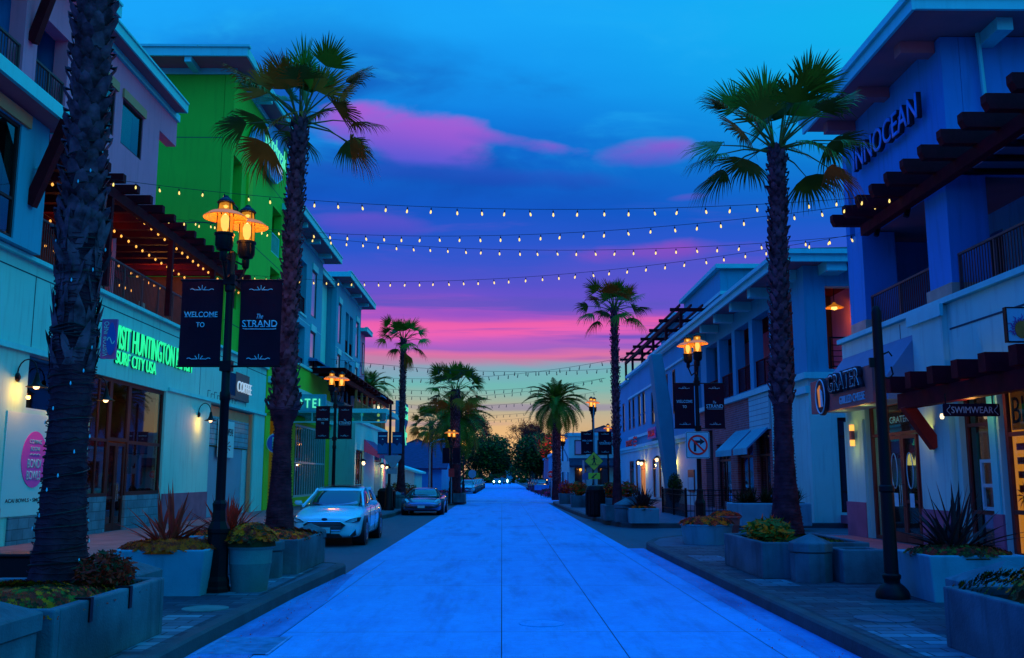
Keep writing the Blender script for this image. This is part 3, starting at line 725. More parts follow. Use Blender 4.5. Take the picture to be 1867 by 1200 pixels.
m.build('sunburst', 'sign_brown', o, recalc=False)
# recess to the car park (yellow walls) between the coffee shop and the hotel
g1 = fr
# ------------------------------------------------------------------ upper floors, mauve block
ux = -11.6; m = MB(); U0, U1 = 24.3, 32.7
wins = [(25.9, 27.4, 11.75, 13.18), (27.94, 29.62, 11.75, 13.18)]
fu = LF(ux-.02)
m.wall(fu, U0, 31.06, 10.3, 14.5, -.35, 0, wins)
m.wall(fu, 31.06, U1, 13.32, 14.5, -.35, 0)
m.wall(CF(U1-.31), -26, ux-1.9, 6.8, 14.4, -.3, 0)
m.build('upper_wall', 'wall_mauve', b1)
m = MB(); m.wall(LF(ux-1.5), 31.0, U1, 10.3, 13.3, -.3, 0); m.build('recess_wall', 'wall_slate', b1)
m = MB(); m.fbox(fu, U0, 31.0, 10.31, 10.6, -3, -.36); m.build('floor_slab', 'interior_dark', b1)
for (a, b, z0, z1) in wins:
    w = window(b1, fu, a, b, z0, z1, -.03, 1, 1, 'dark_frame', 'glass_green', .06)
    g = MB(); g.fbox(fu, a+.05, b-.3, z0+.05, z1-.05, -.30, -.26); g.build('curtain', 'curtain', w)
    m = MB(); m.fbox(fu, a-.08, b+.08, z1, z1+.28, .003, .07); m.build('lintel', 'header_tan', b1)
interior(b1, -15, ux-.38, U0+.2, 30.9, 10.62, 14.2)
def eave(par, fr, a0, a1, z, over, back, th=.22, fm='trim_white', sm='soffit', rise=0., endover=.0, n_br=0, name='roof', brw=.16):
    m = MB(); m.fbox(fr, a0-endover, a1+endover, z, z+th, -back, over); m.build(name, sm, par)
    m = MB(); m.fbox(fr, a0-endover-.05, a1+endover+.05, z-.03, z+th+.06, over, over+.06)
    m.fbox(fr, a0-endover-.05, a0-endover, z-.03, z+th+.06, -back, over-.001); m.fbox(fr, a1+endover, a1+endover+.05, z-.03, z+th+.06, -back, over-.001)
    m.fbox(fr, a0-endover, a1+endover, z+th+.061, z+th+.12, over-.12, over+.11)
    m.build('fascia', fm, par)
    if n_br:
        for i in range(n_br):
            a = a0+(a1-a0)*(i+.5)/n_br; m = MB(); m.fbox(fr, a-brw, a+brw, z-.24, z-.002, .02, over-.15); m.build('bracket', 'trim_white', par)
eave(b1, fu, U0-4, U1-.5, 14.42, .46, 14, .2, endover=.0)
m = MB(); m.fbox(fu, U0-4, U1, 14.22, 14.47, .003, .10); m.build('frieze', 'trim_white', b1)
# nearer block with overhanging balcony, upper left corner
n1 = thing('apartment_block', 'mauve apartment block with overhanging balconies at the top left corner', 'building', (X1, 20, 6.9))
fn = LF(-10.5); nb = LF(-11.0)
m = MB(); m.wall(nb, 12, 22.3, 6.92, 10.05, -.35, 0, [(17.5, 21.0, 7.0, 9.66)]); m.wall(CF(22.0), -15, -11.35, 6.92, 10.05, -.3, 0); m.build('wall', 'wall_blue', n1)
window(n1, nb, 17.5, 21.0, 7.0, 9.66, -.04, 2, 2, 'dark_frame', 'glass_green', .08, zs=[7.9])
m = MB(); m.fbox(nb, 17.3, 21.3, 9.68, 9.98, .003, .08); m.build('lintel', 'header_tan', n1)
interior(n1, -15, -11.36, 14, 21.9, 6.95, 10.0)
m = MB(); m.fbox(fn, 10, 22.6, 10.07, 10.25, -3.5, 0); m.build('balcony_slab', 'soffit', n1)
m = MB(); m.fbox(fn, 10, 22.65, 10.06, 10.38, .0, .1); m.fbox(fn, 22.6, 22.66, 10.06, 10.38, -3.5, -.001); m.build('fascia', 'trim_white', n1)
m = MB(); 
m.wall(fn, 10, 22.45, 10.39, 13.4, -.4, -.05, [(10.2, 19.93, 10.39, 12.6), (20.52, 22.02, 10.39, 12.2)]); m.build('upper_wall', 'wall_mauve', n1)
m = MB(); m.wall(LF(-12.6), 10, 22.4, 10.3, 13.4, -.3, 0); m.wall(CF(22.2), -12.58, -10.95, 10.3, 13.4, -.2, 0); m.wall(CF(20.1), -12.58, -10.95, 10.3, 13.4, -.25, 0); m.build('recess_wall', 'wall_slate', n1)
m = MB(); m.box(-13, -10.9, 10, 22.4, 13.41, 13.5); m.build('roof', 'soffit', n1)
railing(n1, fn, 10.2, 19.9, 10.39, 11.1, -.12, .12, posts=1.5); railing(n1, fn, 20.54, 22.0, 10.39, 11.1, -.12, .12, posts=.75)
eave(n1, fn, 12, 22.9, 13.5, .55, 3.5, .2, endover=.4, name='eave')
for y, za, zb in ((21.64, 7.95, 10.0), (16.3, 7.95, 10.0)):
    m = MB(); m.bar((-11.0, y, za), (-10.28, y+.0, zb), .24, .24); m.build('brace', 'wood_dark', n1)
m = MB(); m.bar((-10.5, 20.2, 11.3), (-9.9, 20.2, 13.45), .2, .2); m.build('brace', 'wood_dark', n1)
m = MB(); m.lathe([(.07, 0), (.09, .1), (.05, .16)], (-10.85, 21.75, 8.8), 10); m.tube([(-10.99, 21.75, 8.88), (-10.85, 21.75, 8.88)], .03, 6)
o = m.build('floodlight', 'trim_white', org=(-10.98, 22, 9.25), smooth=True); tag(o, 'small white twin floodlight on the blue wall below the balcony', 'lamp')
# deck railing
railing(b1, fr, 22.7, 45.5, 6.9, 8.05, -.12, .115, 'rail_metal', 1.45)
railing(b1, CF(45.6), -14, -11.4, 6.9, 8.05, 0, .12, 'rail_metal', 1.4)
# ------------------------------------------------------------------ deck pergola
pg = thing('pergola', 'dark red timber pergola with warm bulbs over the upstairs deck on the left', 'pergola', (-11.2, 34, 6.9))
m = MB(); m.bar((-10.98, 22.9, 9.59), (-10.98, 41.6, 9.59), .16, .30); m.build('beam', 'wood_dark', pg)
m = MB(); m.bar((-15.2, 23.2, 9.59), (-15.2, 41.6, 9.59), .16, .30); m.build('beam', 'wood_dark', pg)
y = 23.4
while y < 41.6:
    m = MB(); m.box(-15.6, -10.45, y, y+.22, 9.75, 9.98); m.build('rafter', 'wood_dark', pg); y += 1.03
m = MB()
for k in range(12): m.box(-15.4+k*.31, -15.36+k*.31, 23.5, 41.6, 9.985, 10.02)
m.build('batten', 'wood_dark', pg)
for y in (26.0, 31.0, 35.6, 40.6): m = MB(); m.box(-11.06, -10.9, y-.08, y+.08, 6.92, 9.43); m.build('post', 'wood_dark', pg)
m = MB(); m.wall(LF(-16.0), 23.5, 47, 6.9, 10.6, -.2, 0, [(25, 30, 6.9, 9.3), (33, 38, 6.9, 9.3)]); m.build('back_wall', 'interior_brown', pg)
m = MB(); m.wall(LF(-17.0), 23.5, 47, 6.9, 10.6, -.2, 0); m.build('back_wall', 'interior_dark', pg)
m = MB(); m.box(-15.95, -11.75, 38.02, 38.12, 6.81, 9.72); m.build('end_wall', 'interior_brown', pg)
m = MB(); m.box(-15.95, -13.6, 31.2, 31.3, 6.81, 9.72); m.build('end_wall', 'interior_brown', pg)
# tables with folded umbrellas and chairs on the deck
for i, (x, y) in enumerate(((-12.6, 27.3), (-12.7, 30.2), (-12.5, 33.3), (-12.8, 36.8), (-12.5, 40.2))):
    o = thing('deck_chair', 'x', 'chair', (x, y, 6.8), 'chairs on the upstairs deck')
    o['label'] = 'pale wicker chair standing behind the railing of the upstairs deck'
    m = MB(); m.box(x-.25, x+.25, y-.25, y+.25, 7.2, 7.28); m.build('seat', 'merch_pale', o)
    m = MB(); m.box(x-.25, x-.2, y-.25, y+.25, 7.28, 7.8); m.build('backrest', 'merch_pale', o)
    for dx in (-.22, .22):
        for dy in (-.22, .22): m = MB(); m.tube([(x+dx, y+dy, 6.8), (x+dx, y+dy, 7.2)], .02, 6); m.build('leg', 'merch_pale', o)
plight('deck_light', (-13.2, 29, 9.1), 45, (1, .30, .05), .3); plight('deck_light', (-13.2, 36, 9.1), 60, (1, .30, .05), .3); plight('deck_light', (-13.2, 42, 9.1), 45, (1, .30, .05), .3)
# ------------------------------------------------------------------ signs on the shop building
U = (0, 1, 0); V = (0, 0, 1)
def neon(name, body, fr, a0, a1, z0, z1, d, mt, label, ext=.03, off=-.004, back='ink_dark', u=U, cat='sign'):
    P = fr.P((a0+a1)/2, z0, d); t = thing(name, label, cat, P)
    text('lettering', body, fr.P((a0+a1)/2, (z0+z1)/2, d+.05), u, V, abs(a1-a0), z1-z0, ext, mt, t, off=off)
    text('letter_backs', body, fr.P((a0+a1)/2, (z0+z1)/2, d+.003), u, V, abs(a1-a0)*1.0, (z1-z0)*1.0, .045, back, t, off=off+.006)
    return t
neon('shop_sign', 'VISIT HUNTINGTON BEACH', fr, 27.5, 34.5, 5.42, 6.12, .0, 'neon_green', 'glowing green letters reading VISIT HUNTINGTON BEACH on the shop fascia')
neon('shop_sign', 'SURF CITY USA', fr, 27.7, 30.95, 4.98, 5.36, .0, 'neon_green', 'smaller glowing green letters reading SURF CITY USA under the long shop sign')
bs = thing('blade_sign', 'purple projecting visitor info sign with a blue surfboard beside the palm trunk', 'sign', (-10.9, 27.7, 4.9))
by = 26.0; a = atY(182, 654, by); b = atY(214, 582, by)
x0, x1 = a.x, b.x; z0, z1 = a.z, b.z
m = MB(); m.box(x0, x1, by, by+.1, z0, z1); m.build('panel', 'sign_purple', bs)
text('lettering', 'VISITOR INFO', (x0+.13, by, (z0+z1)/2), (0, 0, 1), (-1, 0, 0), (z1-z0)*.88, .13, .012, 'ink_pale', bs, depth0=.0)
m = MB(); cx_, cz_ = x0+(x1-x0)*.68, (z0+z1)/2
pts = [(cx_+math.cos(t)*.13*(1 if math.sin(t) < .2 else 1-.35*math.sin(t)), by-.02, cz_+math.sin(t)*.46) for t in [k*math.pi/14 for k in range(28)]]
m.prism(pts, (0, .018, 0)); m.build('surfboard', 'sign_blue', bs)
m = MB()
wv = [(cx_-.10+.2*k/10, by-.03, cz_-.05+.09*math.sin(k*.62)) for k in range(11)]
m.tube(wv, .014, 6); m.build('wave_emblem', 'ink_pale', bs)
m = MB(); m.tube([(x0, by+.05, z1-.05), (X1+.02, by+.05, z1-.05)], .02, 6); m.tube([(x0, by+.05, z0+.05), (X1+.02, by+.05, z0+.05)], .02, 6); m.build('bracket', 'iron_black', bs)
# pink round poster
pc_y, pc_z = aY(57, X1), 1.7+(870-838)/858*11.3
o = thing('round_poster', 'pink round coming soon poster reading BONDI BOWLS on the white panel', 'poster', fr.P(pc_y, pc_z, .03))
m = MB(); ry = (aY(80, X1)-aY(34, X1))/2; rz = .67
m.prism([fr.P(pc_y+math.cos(k*math.pi/24)*ry, pc_z+math.sin(k*math.pi/24)*rz, .032) for k in range(48)], (.012, 0, 0)); m.build('disc', 'ink_pink', o)
for s, dz, h, w in (('COMING', .42, .10, .60), ('SOON!', .25, .10, .45), ('BONDI', -.10, .22, .66), ('BOWLS', -.38, .22, .68)):
    text('lettering', s, fr.P(pc_y, pc_z+dz, .046), U, V, w, h, .006, 'panel_white', o, off=.008)
m = MB(); m.tube([fr.P(pc_y-.25+k*.025, pc_z+.10+.03*abs(math.sin(k*.5)), .05) for k in range(21)], .01, 5); m.build('squiggle', 'panel_white', o)
o = thing('window_lettering', 'thin line of dark small lettering along the bottom of the white panel', 'lettering', fr.P(23.6, 1.1, .03))
text('lettering', 'ACAI BOWLS • SMOOTHIES • SPECIALS', fr.P(23.7, 1.16, .032), U, V, 3.2, .09, .004, 'ink_dark', o, off=.01)
# coffee sign
o = thing('coffee_sign', 'brown framed sign reading COFFEE on the pale fascia above the shutter', 'sign', fr.P(39.5, 5.1, .02))
m = MB(); m.fbox(fr, aY(398, X1), aY(443, X1), 5.05, 6.0, .003, .07); m.build('board', 'banner_navy', o)
m = MB(); m.fbox(fr, aY(398, X1), aY(443, X1), 4.94, 5.05, .003, .12); m.fbox(fr, aY(419, X1), aY(444, X1), 5.06, 6.1, -.0+.0705, .085); m.build('frame', 'sign_brown', o)
text('lettering', 'COFFEE', fr.P((aY(421, X1)+aY(447, X1))/2, 5.52, .088), U, V, (aY(447, X1)-aY(421, X1)), .45, .05, 'neon_pale', o, off=-.01)
m = MB(); 
for k in range(10): m.fbox(fr, 36.7+k*.42, 36.73+k*.42, 4.75, 5.0-(k % 2)*.1, .003, .012); m.fbox(fr, 36.7+k*.42, 37.0+k*.42, 4.99-(k % 2)*.1, 5.01-(k % 2)*.1, .0125, .02)
o = m.build('iron_ornament', 'seam', org=fr.P(38, 4.7, 0)); tag(o, 'thin dark broken line ornament under the coffee sign', 'ornament')
# gooseneck lamps
def gooseneck(x, y, z, label, e=30, s=1., dx=.46, grp='gooseneck lamps on the left shopfront'):
    t = thing('gooseneck_lamp', label, 'wall lamp', (x, y, z), grp)
    m = MB(); m.lathe([(.11*s, 0), (.11*s, .02), (.05*s, .06)], (0, 0, 0), 12); 
    for i, v in enumerate(m.v): m.v[i] = Vector((x+v.z, y+v.x, z+v.y))
    m.build('wall_plate', 'iron_black', t)
    pts = [(x, y, z)] + [(x+dx*.5-dx*.5*math.cos(k*math.pi/8), y, z+.08+.34*s*math.sin(k*math.pi/8)) for k in range(9)]
    m = MB(); m.tube(pts, .016*s, 6); m.build('arm', 'iron_black', t, smooth=True)
    m = MB(); m.lathe([(.035*s, .10*s), (.05*s, .02*s), (.07*s, -.08*s), (.11*s, -.16*s), (.24*s, -.23*s), (.235*s, -.235*s), (.10*s, -.165*s), (.05*s, -.08*s)], (x+dx, y, z), 16, cap=False); m.build('lamp_shade', 'iron_black', t, smooth=True)
    m = MB(); m.lathe([(.02*s, -.12*s), (.07*s, -.17*s), (.075*s, -.22*s), (.05*s, -.27*s), (.001, -.285*s)], (x+dx, y, z), 10, cap=False); m.build('bulb', 'wall_lamp_bulb', t, smooth=True)
    plight('wall_lamp_light', (x+dx*.8, y, z-.33*s), e*1.25, (1, .22, .02), .05); return t
gooseneck(X1+.01, aY(8, X1)+.2, 4.0, 'black gooseneck lamp left of the high window, leftmost of its row', 40)
gooseneck(X1+.01, 24.0, 4.0, 'black gooseneck lamp in front of the high dark window, left of the palm trunk', 22)
gooseneck(X1+.01, 26.2, 4.0, 'black gooseneck lamp at the right edge of the wrapped palm trunk', 26)
gooseneck(X1+.01, 35.7, 4.0, 'black gooseneck lamp on the pillar left of the coffee shop shutter', 40)
# ------------------------------------------------------------------ LEFT: green hotel
h = thing('hotel_building', 'bright green hotel block with balcony slots and a wavy hotel sign on its street face', 'building', (X1, 44, 0))
gy0, gy1, gz = 38.3, 48.2, 18.75
fg = LF(X1+.02)
slots = []
for z0, z1 in ((15.2-.9, 17.1-.6), (11.3, 13.6), (8.2, 10.3)):
    slots.append((aY(441, X1), aY(455, X1), z0, z1)); slots.append((aY(492, X1), aY(507, X1), z0-.1, z1-.1))
slots[0] = (aY(441, X1), aY(453, X1), 13.3, 15.9)
slots[1] = (aY(494, X1), aY(508, X1), 12.1, 14.2)
slots = [(38.62, 39.95, 12.1, 15.1), (45.55, 47.5, 12.6, 14.9), (45.55, 47.5, 9.4, 11.85), (38.62, 39.95, 8.7, 11.1)]
m = MB(); m.wall(fg, gy0, gy1, 6.9, gz, -.4, 0, slots); m.build('wall', 'wall_green', h)
m = MB(); m.wall(CF(gy0-.0), -27, X1-.4, 6.9, gz, -.35, -.02); m.build('wall', 'wall_green', h)
m = MB(); m.wall(CF(gy1), -27, X1-.4, 6.9, gz, -.35, -.02); m.build('wall', 'wall_green', h)
m = MB(); m.wall(LF(-13.2), gy0+.4, gy1-.4, 6.9, gz, -.3, 0); m.build('recess_wall', 'wall_lime', h)
m = MB()
for s in slots: m.fbox(fg, max(s[0]-.3, 38.7), s[1]+.3, s[2]-.2, s[2]-.01, -1.8, -.41); m.fbox(fg, max(s[0]-.3, 38.7), s[1]+.3, s[3]+.01, s[3]+.2, -1.8, -.41)
m.build('balcony_floor', 'wall_green', h)
for s in slots: railing(h, fg, s[0]+.02, s[1]-.02, s[2], s[2]+1.05, -.1, .13, 'trim_white' if s[0] > 43 else 'rail_metal', 1.5, name='balcony_railing')
m = MB(); m.fbox(fg, 40.7, 41.4, 6.92, 15.0, .002, .1); m.build('pilaster', 'wall_lime', h)
m = MB()
for z in (15.72, 12.05, 8.0): m.fbox(fg, gy0+.01, gy1, z, z+.03, .002, .006); m.fbox(CF(gy0+.02), -27, X1-.4, z, z+.03, .002, .006)
m.build('render_joint', 'seam', h)
m = MB(); m.fbox(fg, gy0-.05, gy1, gz-.26, gz, .003, .08); m.fbox(CF(gy0), -27, X1+.10, gz-.26, gz, .02, .08); m.build('frieze', 'trim_white', h)
m = MB(); m.box(-27, X1+.8, gy0-1.2, gy1-.3, gz+.02, gz+.2); m.build('roof', 'soffit', h)
m = MB(); m.box(-27, X1+.86, gy0-1.3, gy0-1.2, gz+.0, gz+.36); m.box(X1+.8, X1+.88, gy0-1.20, gy1-.3, gz-.0, gz+.36); m.box(-27, X1+.95, gy0-1.38, gy0-1.1, gz+.361, gz+.46)
m.build('fascia', 'trim_white', h)
for x in (-12.9, -18, -23): m = MB(); m.box(x-.14, x+.14, gy0-1.2, gy0-.1, gz-.22, gz+.018); m.build('bracket', 'trim_white', h)
for y in (41.5, 45.8): m = MB(); m.box(X1+.11, X1+.8, y-.14, y+.14, gz-.22, gz+.018); m.build('bracket', 'trim_white', h)
# wavy sign
s_ = thing('hotel_sign', 'teal wave shaped sign with glowing script letters and HOTEL on the green wall', 'sign', fg.P(46, 13, 0))
def onf(px, py, X=X1+.15): p = atX(px, py, X); return p
outl = [(454, 250), (462, 254), (472, 272), (480, 300), (488, 322), (499, 335), (509, 327), (511, 300), (512, 272), (511, 246), (497, 232), (480, 225), (465, 228)]
m = MB(); m.prism([onf(*q) for q in outl], (.14, 0, 0)); m.build('panel', 'sign_teal', s_)
m = MB(); m.tube([onf(px, py)+Vector((.15, 0, 0)) for px, py in outl[:7]], .035, 6); m.build('wave_edge', 'sign_white', s_)
pa, pb = onf(478, 262), onf(513, 285)
text('lettering', 'shorebreak', ((X1+.30), (pa.y+pb.y)/2+.1, (pa.z+pb.z)/2+.1), U, V, (pb.y-pa.y)*1.1, .95, .03, 'neon_mint', s_, off=-.02)
text('lettering', 'HOTEL', ((X1+.30), onf(501, 304).y, onf(501, 304).z), U, V, 1.9, .36, .04, 'neon_pale', s_)
# yellow car park entrance under the hotel
m = MB(); m.fbox(fr, 45.75, 47.2, .15, 4.6, -9, -8.8); m.fbox(fr, 43.9, 44.0, .15, 4.5, -6, -.36); m.build('passage_wall', 'wall_yellow', h)
px_y0, px_y1 = 45.72, 62.8
m = MB(); m.wall(fr, 45.75, 62.8, .15, 7.8, -.4, 0.05, [(46.6, 51.6, .15, 4.7), (52.3, 61.6, .6, 4.6)]); m.build('podium_wall', 'wall_lime', h)
m = MB(); m.box(X1-6, X1-.41, 51.7, 52.0, .15, 4.8); m.box(X1-6, X1-.41, 45.95, 46.2, .15, 4.8); m.build('passage_wall', 'wall_yellow', h)
m = MB(); m.box(X1-6.2, X1-6, 46, 52, .15, 4.8); m.build('passage_wall', 'wood_red', h)
m = MB(); m.box(X1-6, X1-.41, 46.2, 51.7, 4.7, 4.9); m.build('passage_ceiling', 'interior_brown', h)
plight('passage_light', (X1-3, 49, 4.2), 60, (1, .5, .1), .2)
m = MB(); m.fbox(fr, 45.8, 62.8, 5.05, 5.4, .052, .30); m.fbox(fr, 45.8, 62.8, 6.2, 6.5, .052, .22); m.fbox(fr, 45.75, 62.85, 7.8, 7.95, -.45, .16); m.build('cornice', 'trim_white', h)
m = MB(); m.fbox(fr, 45.75, 62.6, 4.72, 5.04, .052, .14); m.build('band', 'wall_green', h)
window(h, fr, 52.3, 61.6, .6, 4.6, 0, 14, 2, 'white_frame', 'glass_green', .12, zs=[2.5])
interior(h, X1-5, X1-.42, 52.3, 62, .2, 4.65)
m = MB(); m.box(X1-.6, X1+.02, 46.5, 46.62, .15, 4.7); m.build('door_reveal', 'wall_green', h)
m = MB(); m.tube([(X1-.3, 46.0, 1.15), (X1-2.8, 46.0, 2.2)], .03, 6); m.tube([(X1-.3, 46.0, .15), (X1-.3, 46.0, 1.15)], .03, 6); m.build('handrail', 'iron_black', h)
# P sign
o = thing('parking_sign', 'round blue parking sign with a white P, half behind the second palm', 'sign', (-10.4, 46, 2.6))
pp = atY(504, 808, 46.0); r = 16.5/1740*46
m = MB(); m.lathe([(r*1.12, 0), (r*1.12, .08)], (0, 0, 0), 28); 
for i, v in enumerate(m.v): m.v[i] = Vector((pp.x+v.x, 46-.0+v.z, pp.z+v.y))
m.build('rim', 'sign_white', o)
m = MB(); m.lathe([(r, -.02), (r, .0)], (0, 0, 0), 28)
for i, v in enumerate(m.v): m.v[i] = Vector((pp.x+v.x, 46+v.z-.001, pp.z+v.y))
m.build('disc', 'sign_blue', o)
text('lettering', 'P', (pp.x, 46, pp.z), (1, 0, 0), V, r*.9, r*1.25, .02, 'sign_white', o, off=.03, depth0=.022)
m = MB(); m.tube([(pp.x-r, 46.05, pp.z), (X1-.02, 46.05, pp.z)], .03, 6); m.build('bracket', 'iron_black', o)
# small bracket lamp above the passage is a plaque
# HOTEL board over the entrance facing the camera
Yh = 48.5; a = atY(518, 751, Yh); b = atY(594, 719, Yh)
o = thing('hotel_board', 'blue board with glowing green HOTEL letters facing down the street', 'sign', (a.x, Yh, a.z))
m = MB(); m.box(a.x, b.x, Yh, Yh+.25, a.z, b.z); m.build('board', 'wall_blue', o)
c0, c1 = atY(524, 742, Yh), atY(589, 729, Yh)
text('lettering', 'HOTEL', ((c0.x+c1.x)/2, Yh, (c0.z+c1.z)/2), (1, 0, 0), V, c1.x-c0.x, (c1.z-c0.z)*1.3, .06, 'neon_mint', o, off=.01, space=1.35)
# deck of the hotel: blue umbrellas, railing and dark trellis roof
for i, (px, py, YY, w, lab) in enumerate(((575, 648, 57.0, 2.0, 'navy parasol above the green parapet, nearest one'), (597, 662, 61.5, 1.9, 'navy parasol just behind the nearest parasol on the hotel deck'), (668, 715, 74.5, 1.8, 'navy parasol near the far end of the hotel deck'))):
    p = atX(px, py, -12.2 if i < 2 else -10.4); o = thing('parasol', lab, 'parasol', (p.x, YY, 6.8), 'parasols on the hotel deck')
    x = p.x; z = CAM_H + (870-py)/1740*YY
    m = MB(); m.lathe([(w, -.55), (w*.95, -.42), (.06, .02)], (x, YY, z), 4, ph=math.pi/4, cap=False); m.build('canopy', 'umbrella_navy', o)
    m = MB(); m.tube([(x, YY, z-.1), (x, YY, 5.4)], .035, 6); m.build('pole', 'steel', o)
# ------------------------------------------------------------------ blue apartment blocks above the podium
def ablock(name, label, a0, a1, X, ztop, holes, wins, mt='wall_blue', over=1.0, z0=6.9, dback=12):
    f = LF(X); t = thing(name, label, 'building', (X, a0, 0))
    m = MB(); m.wall(f, a0, a1, z0, ztop, -.35, 0, holes+wins); m.build('wall', mt, t)
    m = MB(); m.wall(CF(a0+.34), X-dback, X-.35, z0, ztop, -.3, .30); m.build('side_wall', mt, t)
    m = MB(); m.wall(LF(X-1.6), a0+.4, a1, z0, ztop, -.3, 0); m.build('recess_wall', mt, t)
    for w in wins:
        wo = window(t, f, *w, -.03, 1, 1, 'dark_frame', 'glass_blind', .07)
        m = MB(); m.fbox(f, w[0]-.05, w[1]+.05, w[3], w[3]+.4, .003, .07); m.build('lintel', 'trim_white', t)
    for q in holes:
        railing(t, f, q[0]+.02, q[1]-.02, q[2], q[2]+1.0, -.1, .13, 'wood_dark', 1.6, name='balcony_railing')
        m = MB(); m.fbox(f, q[0]-.1, q[1]+.1, q[2]-.14, q[2]-.01, -1.5, .06); m.build('balcony_floor', 'trim_white', t)
    m = MB(); m.fbox(f, a0, a1, ztop-.2, ztop, .003, .07); m.fbox(f, a0, a1, 10.5, 10.54, .002, .006); m.build('frieze', 'trim_white', t)
    eave(t, f, a0, a1, ztop+.01, over, dback, .25, endover=.8, n_br=3)
    return t
ablock('apartment_block', 'blue apartment block with a jutting roof directly behind the second palm', 48.3, 59.3, -11.35, 15.25, [(52.0, 54.4, 10.9, 13.9), (52.0, 54.4, 7.4, 10.2)], [(56.0, 57.5, 11.2, 14.0), (56.0, 57.5, 7.6, 10.3)])
t2 = ablock('apartment_block', 'blue apartment block with pink reflecting windows and jutting roof, second beyond the palm', 64.5, 75.9, -11.35, 15.2, [(68.5, 69.9, 10.6, 13.6), (70.3, 71.9, 10.6, 13.6), (68.5, 69.9, 7.0, 10.0), (70.3, 71.9, 7.0, 10.0)], [(65.4, 66.6, 10.9, 13.7), (73.4, 74.7, 10.9, 13.7), (65.4, 66.6, 7.3, 10.1), (73.4, 74.7, 7.3, 10.1)])
t3 = thing('apartment_block', 'narrow violet blue end bay beyond the last jutting roof on the left', 'building', (-11.45, 78, 0))
f3 = LF(-11.45); m = MB(); m.wall(f3, 76.0, 79.1, 5, 13.3, -9, 0, []); m.build('wall', 'wall_mauve', t3)
for z in (10.0, 6.5): window(t3, f3, 77.6, 78.6, z, z+2.6, .06, 1, 1, 'dark_frame', 'glass_blind', .06)
eave(t3, f3, 76.0, 79.1, 13.31, .55, 8, .2, endover=.1)
t4 = thing('apartment_block', 'recessed blue wall between the two jutting roofs on the left', 'building', (-12.6, 63, 0))
f4 = LF(-12.0); m = MB(); m.wall(f4, 59.4, 64.4, 5, 14.6, -6, 0, []); m.build('wall', 'wall_teal', t4)
for z in (10.9, 7.3): window(t4, f4, 60.6, 61.8, z, z+2.5, .06, 1, 1, 'dark_frame', 'glass_dark', .06)
eave(t4, f4, 59.5, 64.3, 14.61, .5, 5, .2)
# ------------------------------------------------------------------ podium shops beyond the hotel entrance
X2 = -9.6; f2 = LF(X2)
pd = thing('shop_row', 'low blue shop row with dark doorways and a timber deck on top', 'building', (X2, 70, 0))
m = MB(); m.wall(f2, 62.9, 79.5, .15, 5.3, -.35, 0, [(63.4, 67.0, .15, 3.5), (72.6, 77.2, .15, 3.9)]); m.wall(CF(62.9), X2-6, X2-.36, .15, 5.3, -.3, 0); m.wall(CF(79.5), X2-6, X2-.36, .15, 5.3, -.3, 0); m.build('wall', 'wall_teal', pd)
m = MB(); m.fbox(f2, 78.0, 79.5, .16, 4.0, .003, .05); m.build('pink_panel', 'wall_pink', pd)
m = MB(); m.box(X2-6, X2-.37, 62.9, 79.5, 5.3, 5.5); m.build('deck_floor', 'soffit', pd)
m = MB(); m.fbox(f2, 62.9, 79.6, 5.3, 5.5, -.36, .12); m.build('cornice', 'trim_white', pd)
window(pd, f2, 72.6, 77.2, 2.9, 3.9, -.08, 4, 1, 'dark_frame', 'glass_dark', .1)
m = MB()
for k in range(7): m.fbox(f2, 72.7+k*.64, 73.2+k*.64, .3, 2.85, -.2, -.1)
m.build('shutter_panel', 'lattice', pd)
door(pd, f2, 63.5, 66.9, .15, 3.4, -.1, leaves=3)
interior(pd, X2-5, X2-.37, 63, 79.3, .2, 5.2)
m = MB(); m.prism([(X2+.02, 66.9, 3.45), (X2+1.1, 66.9, 3.0), (X2+1.1, 66.9, 3.35), (X2+.02, 66.9, 4.3)], (0, 5.2, 0)); o = m.build('awning', 'awning_purple', pd)
railing(pd, f2, 62.9, 79.4, 5.5, 6.75, -.1, .14, 'rail_wood', 2.0)
tr = thing('trellis_roof', 'dark timber trellis roof running over the hotel deck behind the lamp', 'pergola', (X2, 70, 5.5))
for i, y in enumerate([56+1.75*k for k in range(15)]):
    m = MB(); m.box(-12.3, -9.15, y, y+.2, 7.75, 8.0); m.build('rafter', 'wood_dark', tr)
m = MB(); m.box(-9.75, -9.55, 55.5, 81, 7.45, 7.74); m.build('beam', 'wood_dark', tr)
m = MB(); m.box(-12.3, -9.2, 55.8, 81, 8.0, 8.05); m.build('cover', 'wood_dark', tr)
for y in [63.2+2.6*k for k in range(7)]: m = MB(); m.box(-9.74, -9.6, y, y+.13, 5.5, 7.44); m.build('post', 'rail_wood', tr)
plight('trellis_light', (-10.6, 78.5, 7.2), 30, (1, .5, .12), .1)
for k, y in enumerate((76.5, 78.8)):
    o = MB().lathe([(.05, .1), (.16, 0), (.16, -.22), (.05, -.3)], (-9.9, y, 7.2), 10).build('hanging_lantern', 'lamp_core', org=(-9.9, y, 7.2), smooth=True); tag(o, 'glowing lantern hung under the trellis end above the canopy, %s' % ('left one', 'right one')[k], 'lantern', 'lanterns under the trellis')
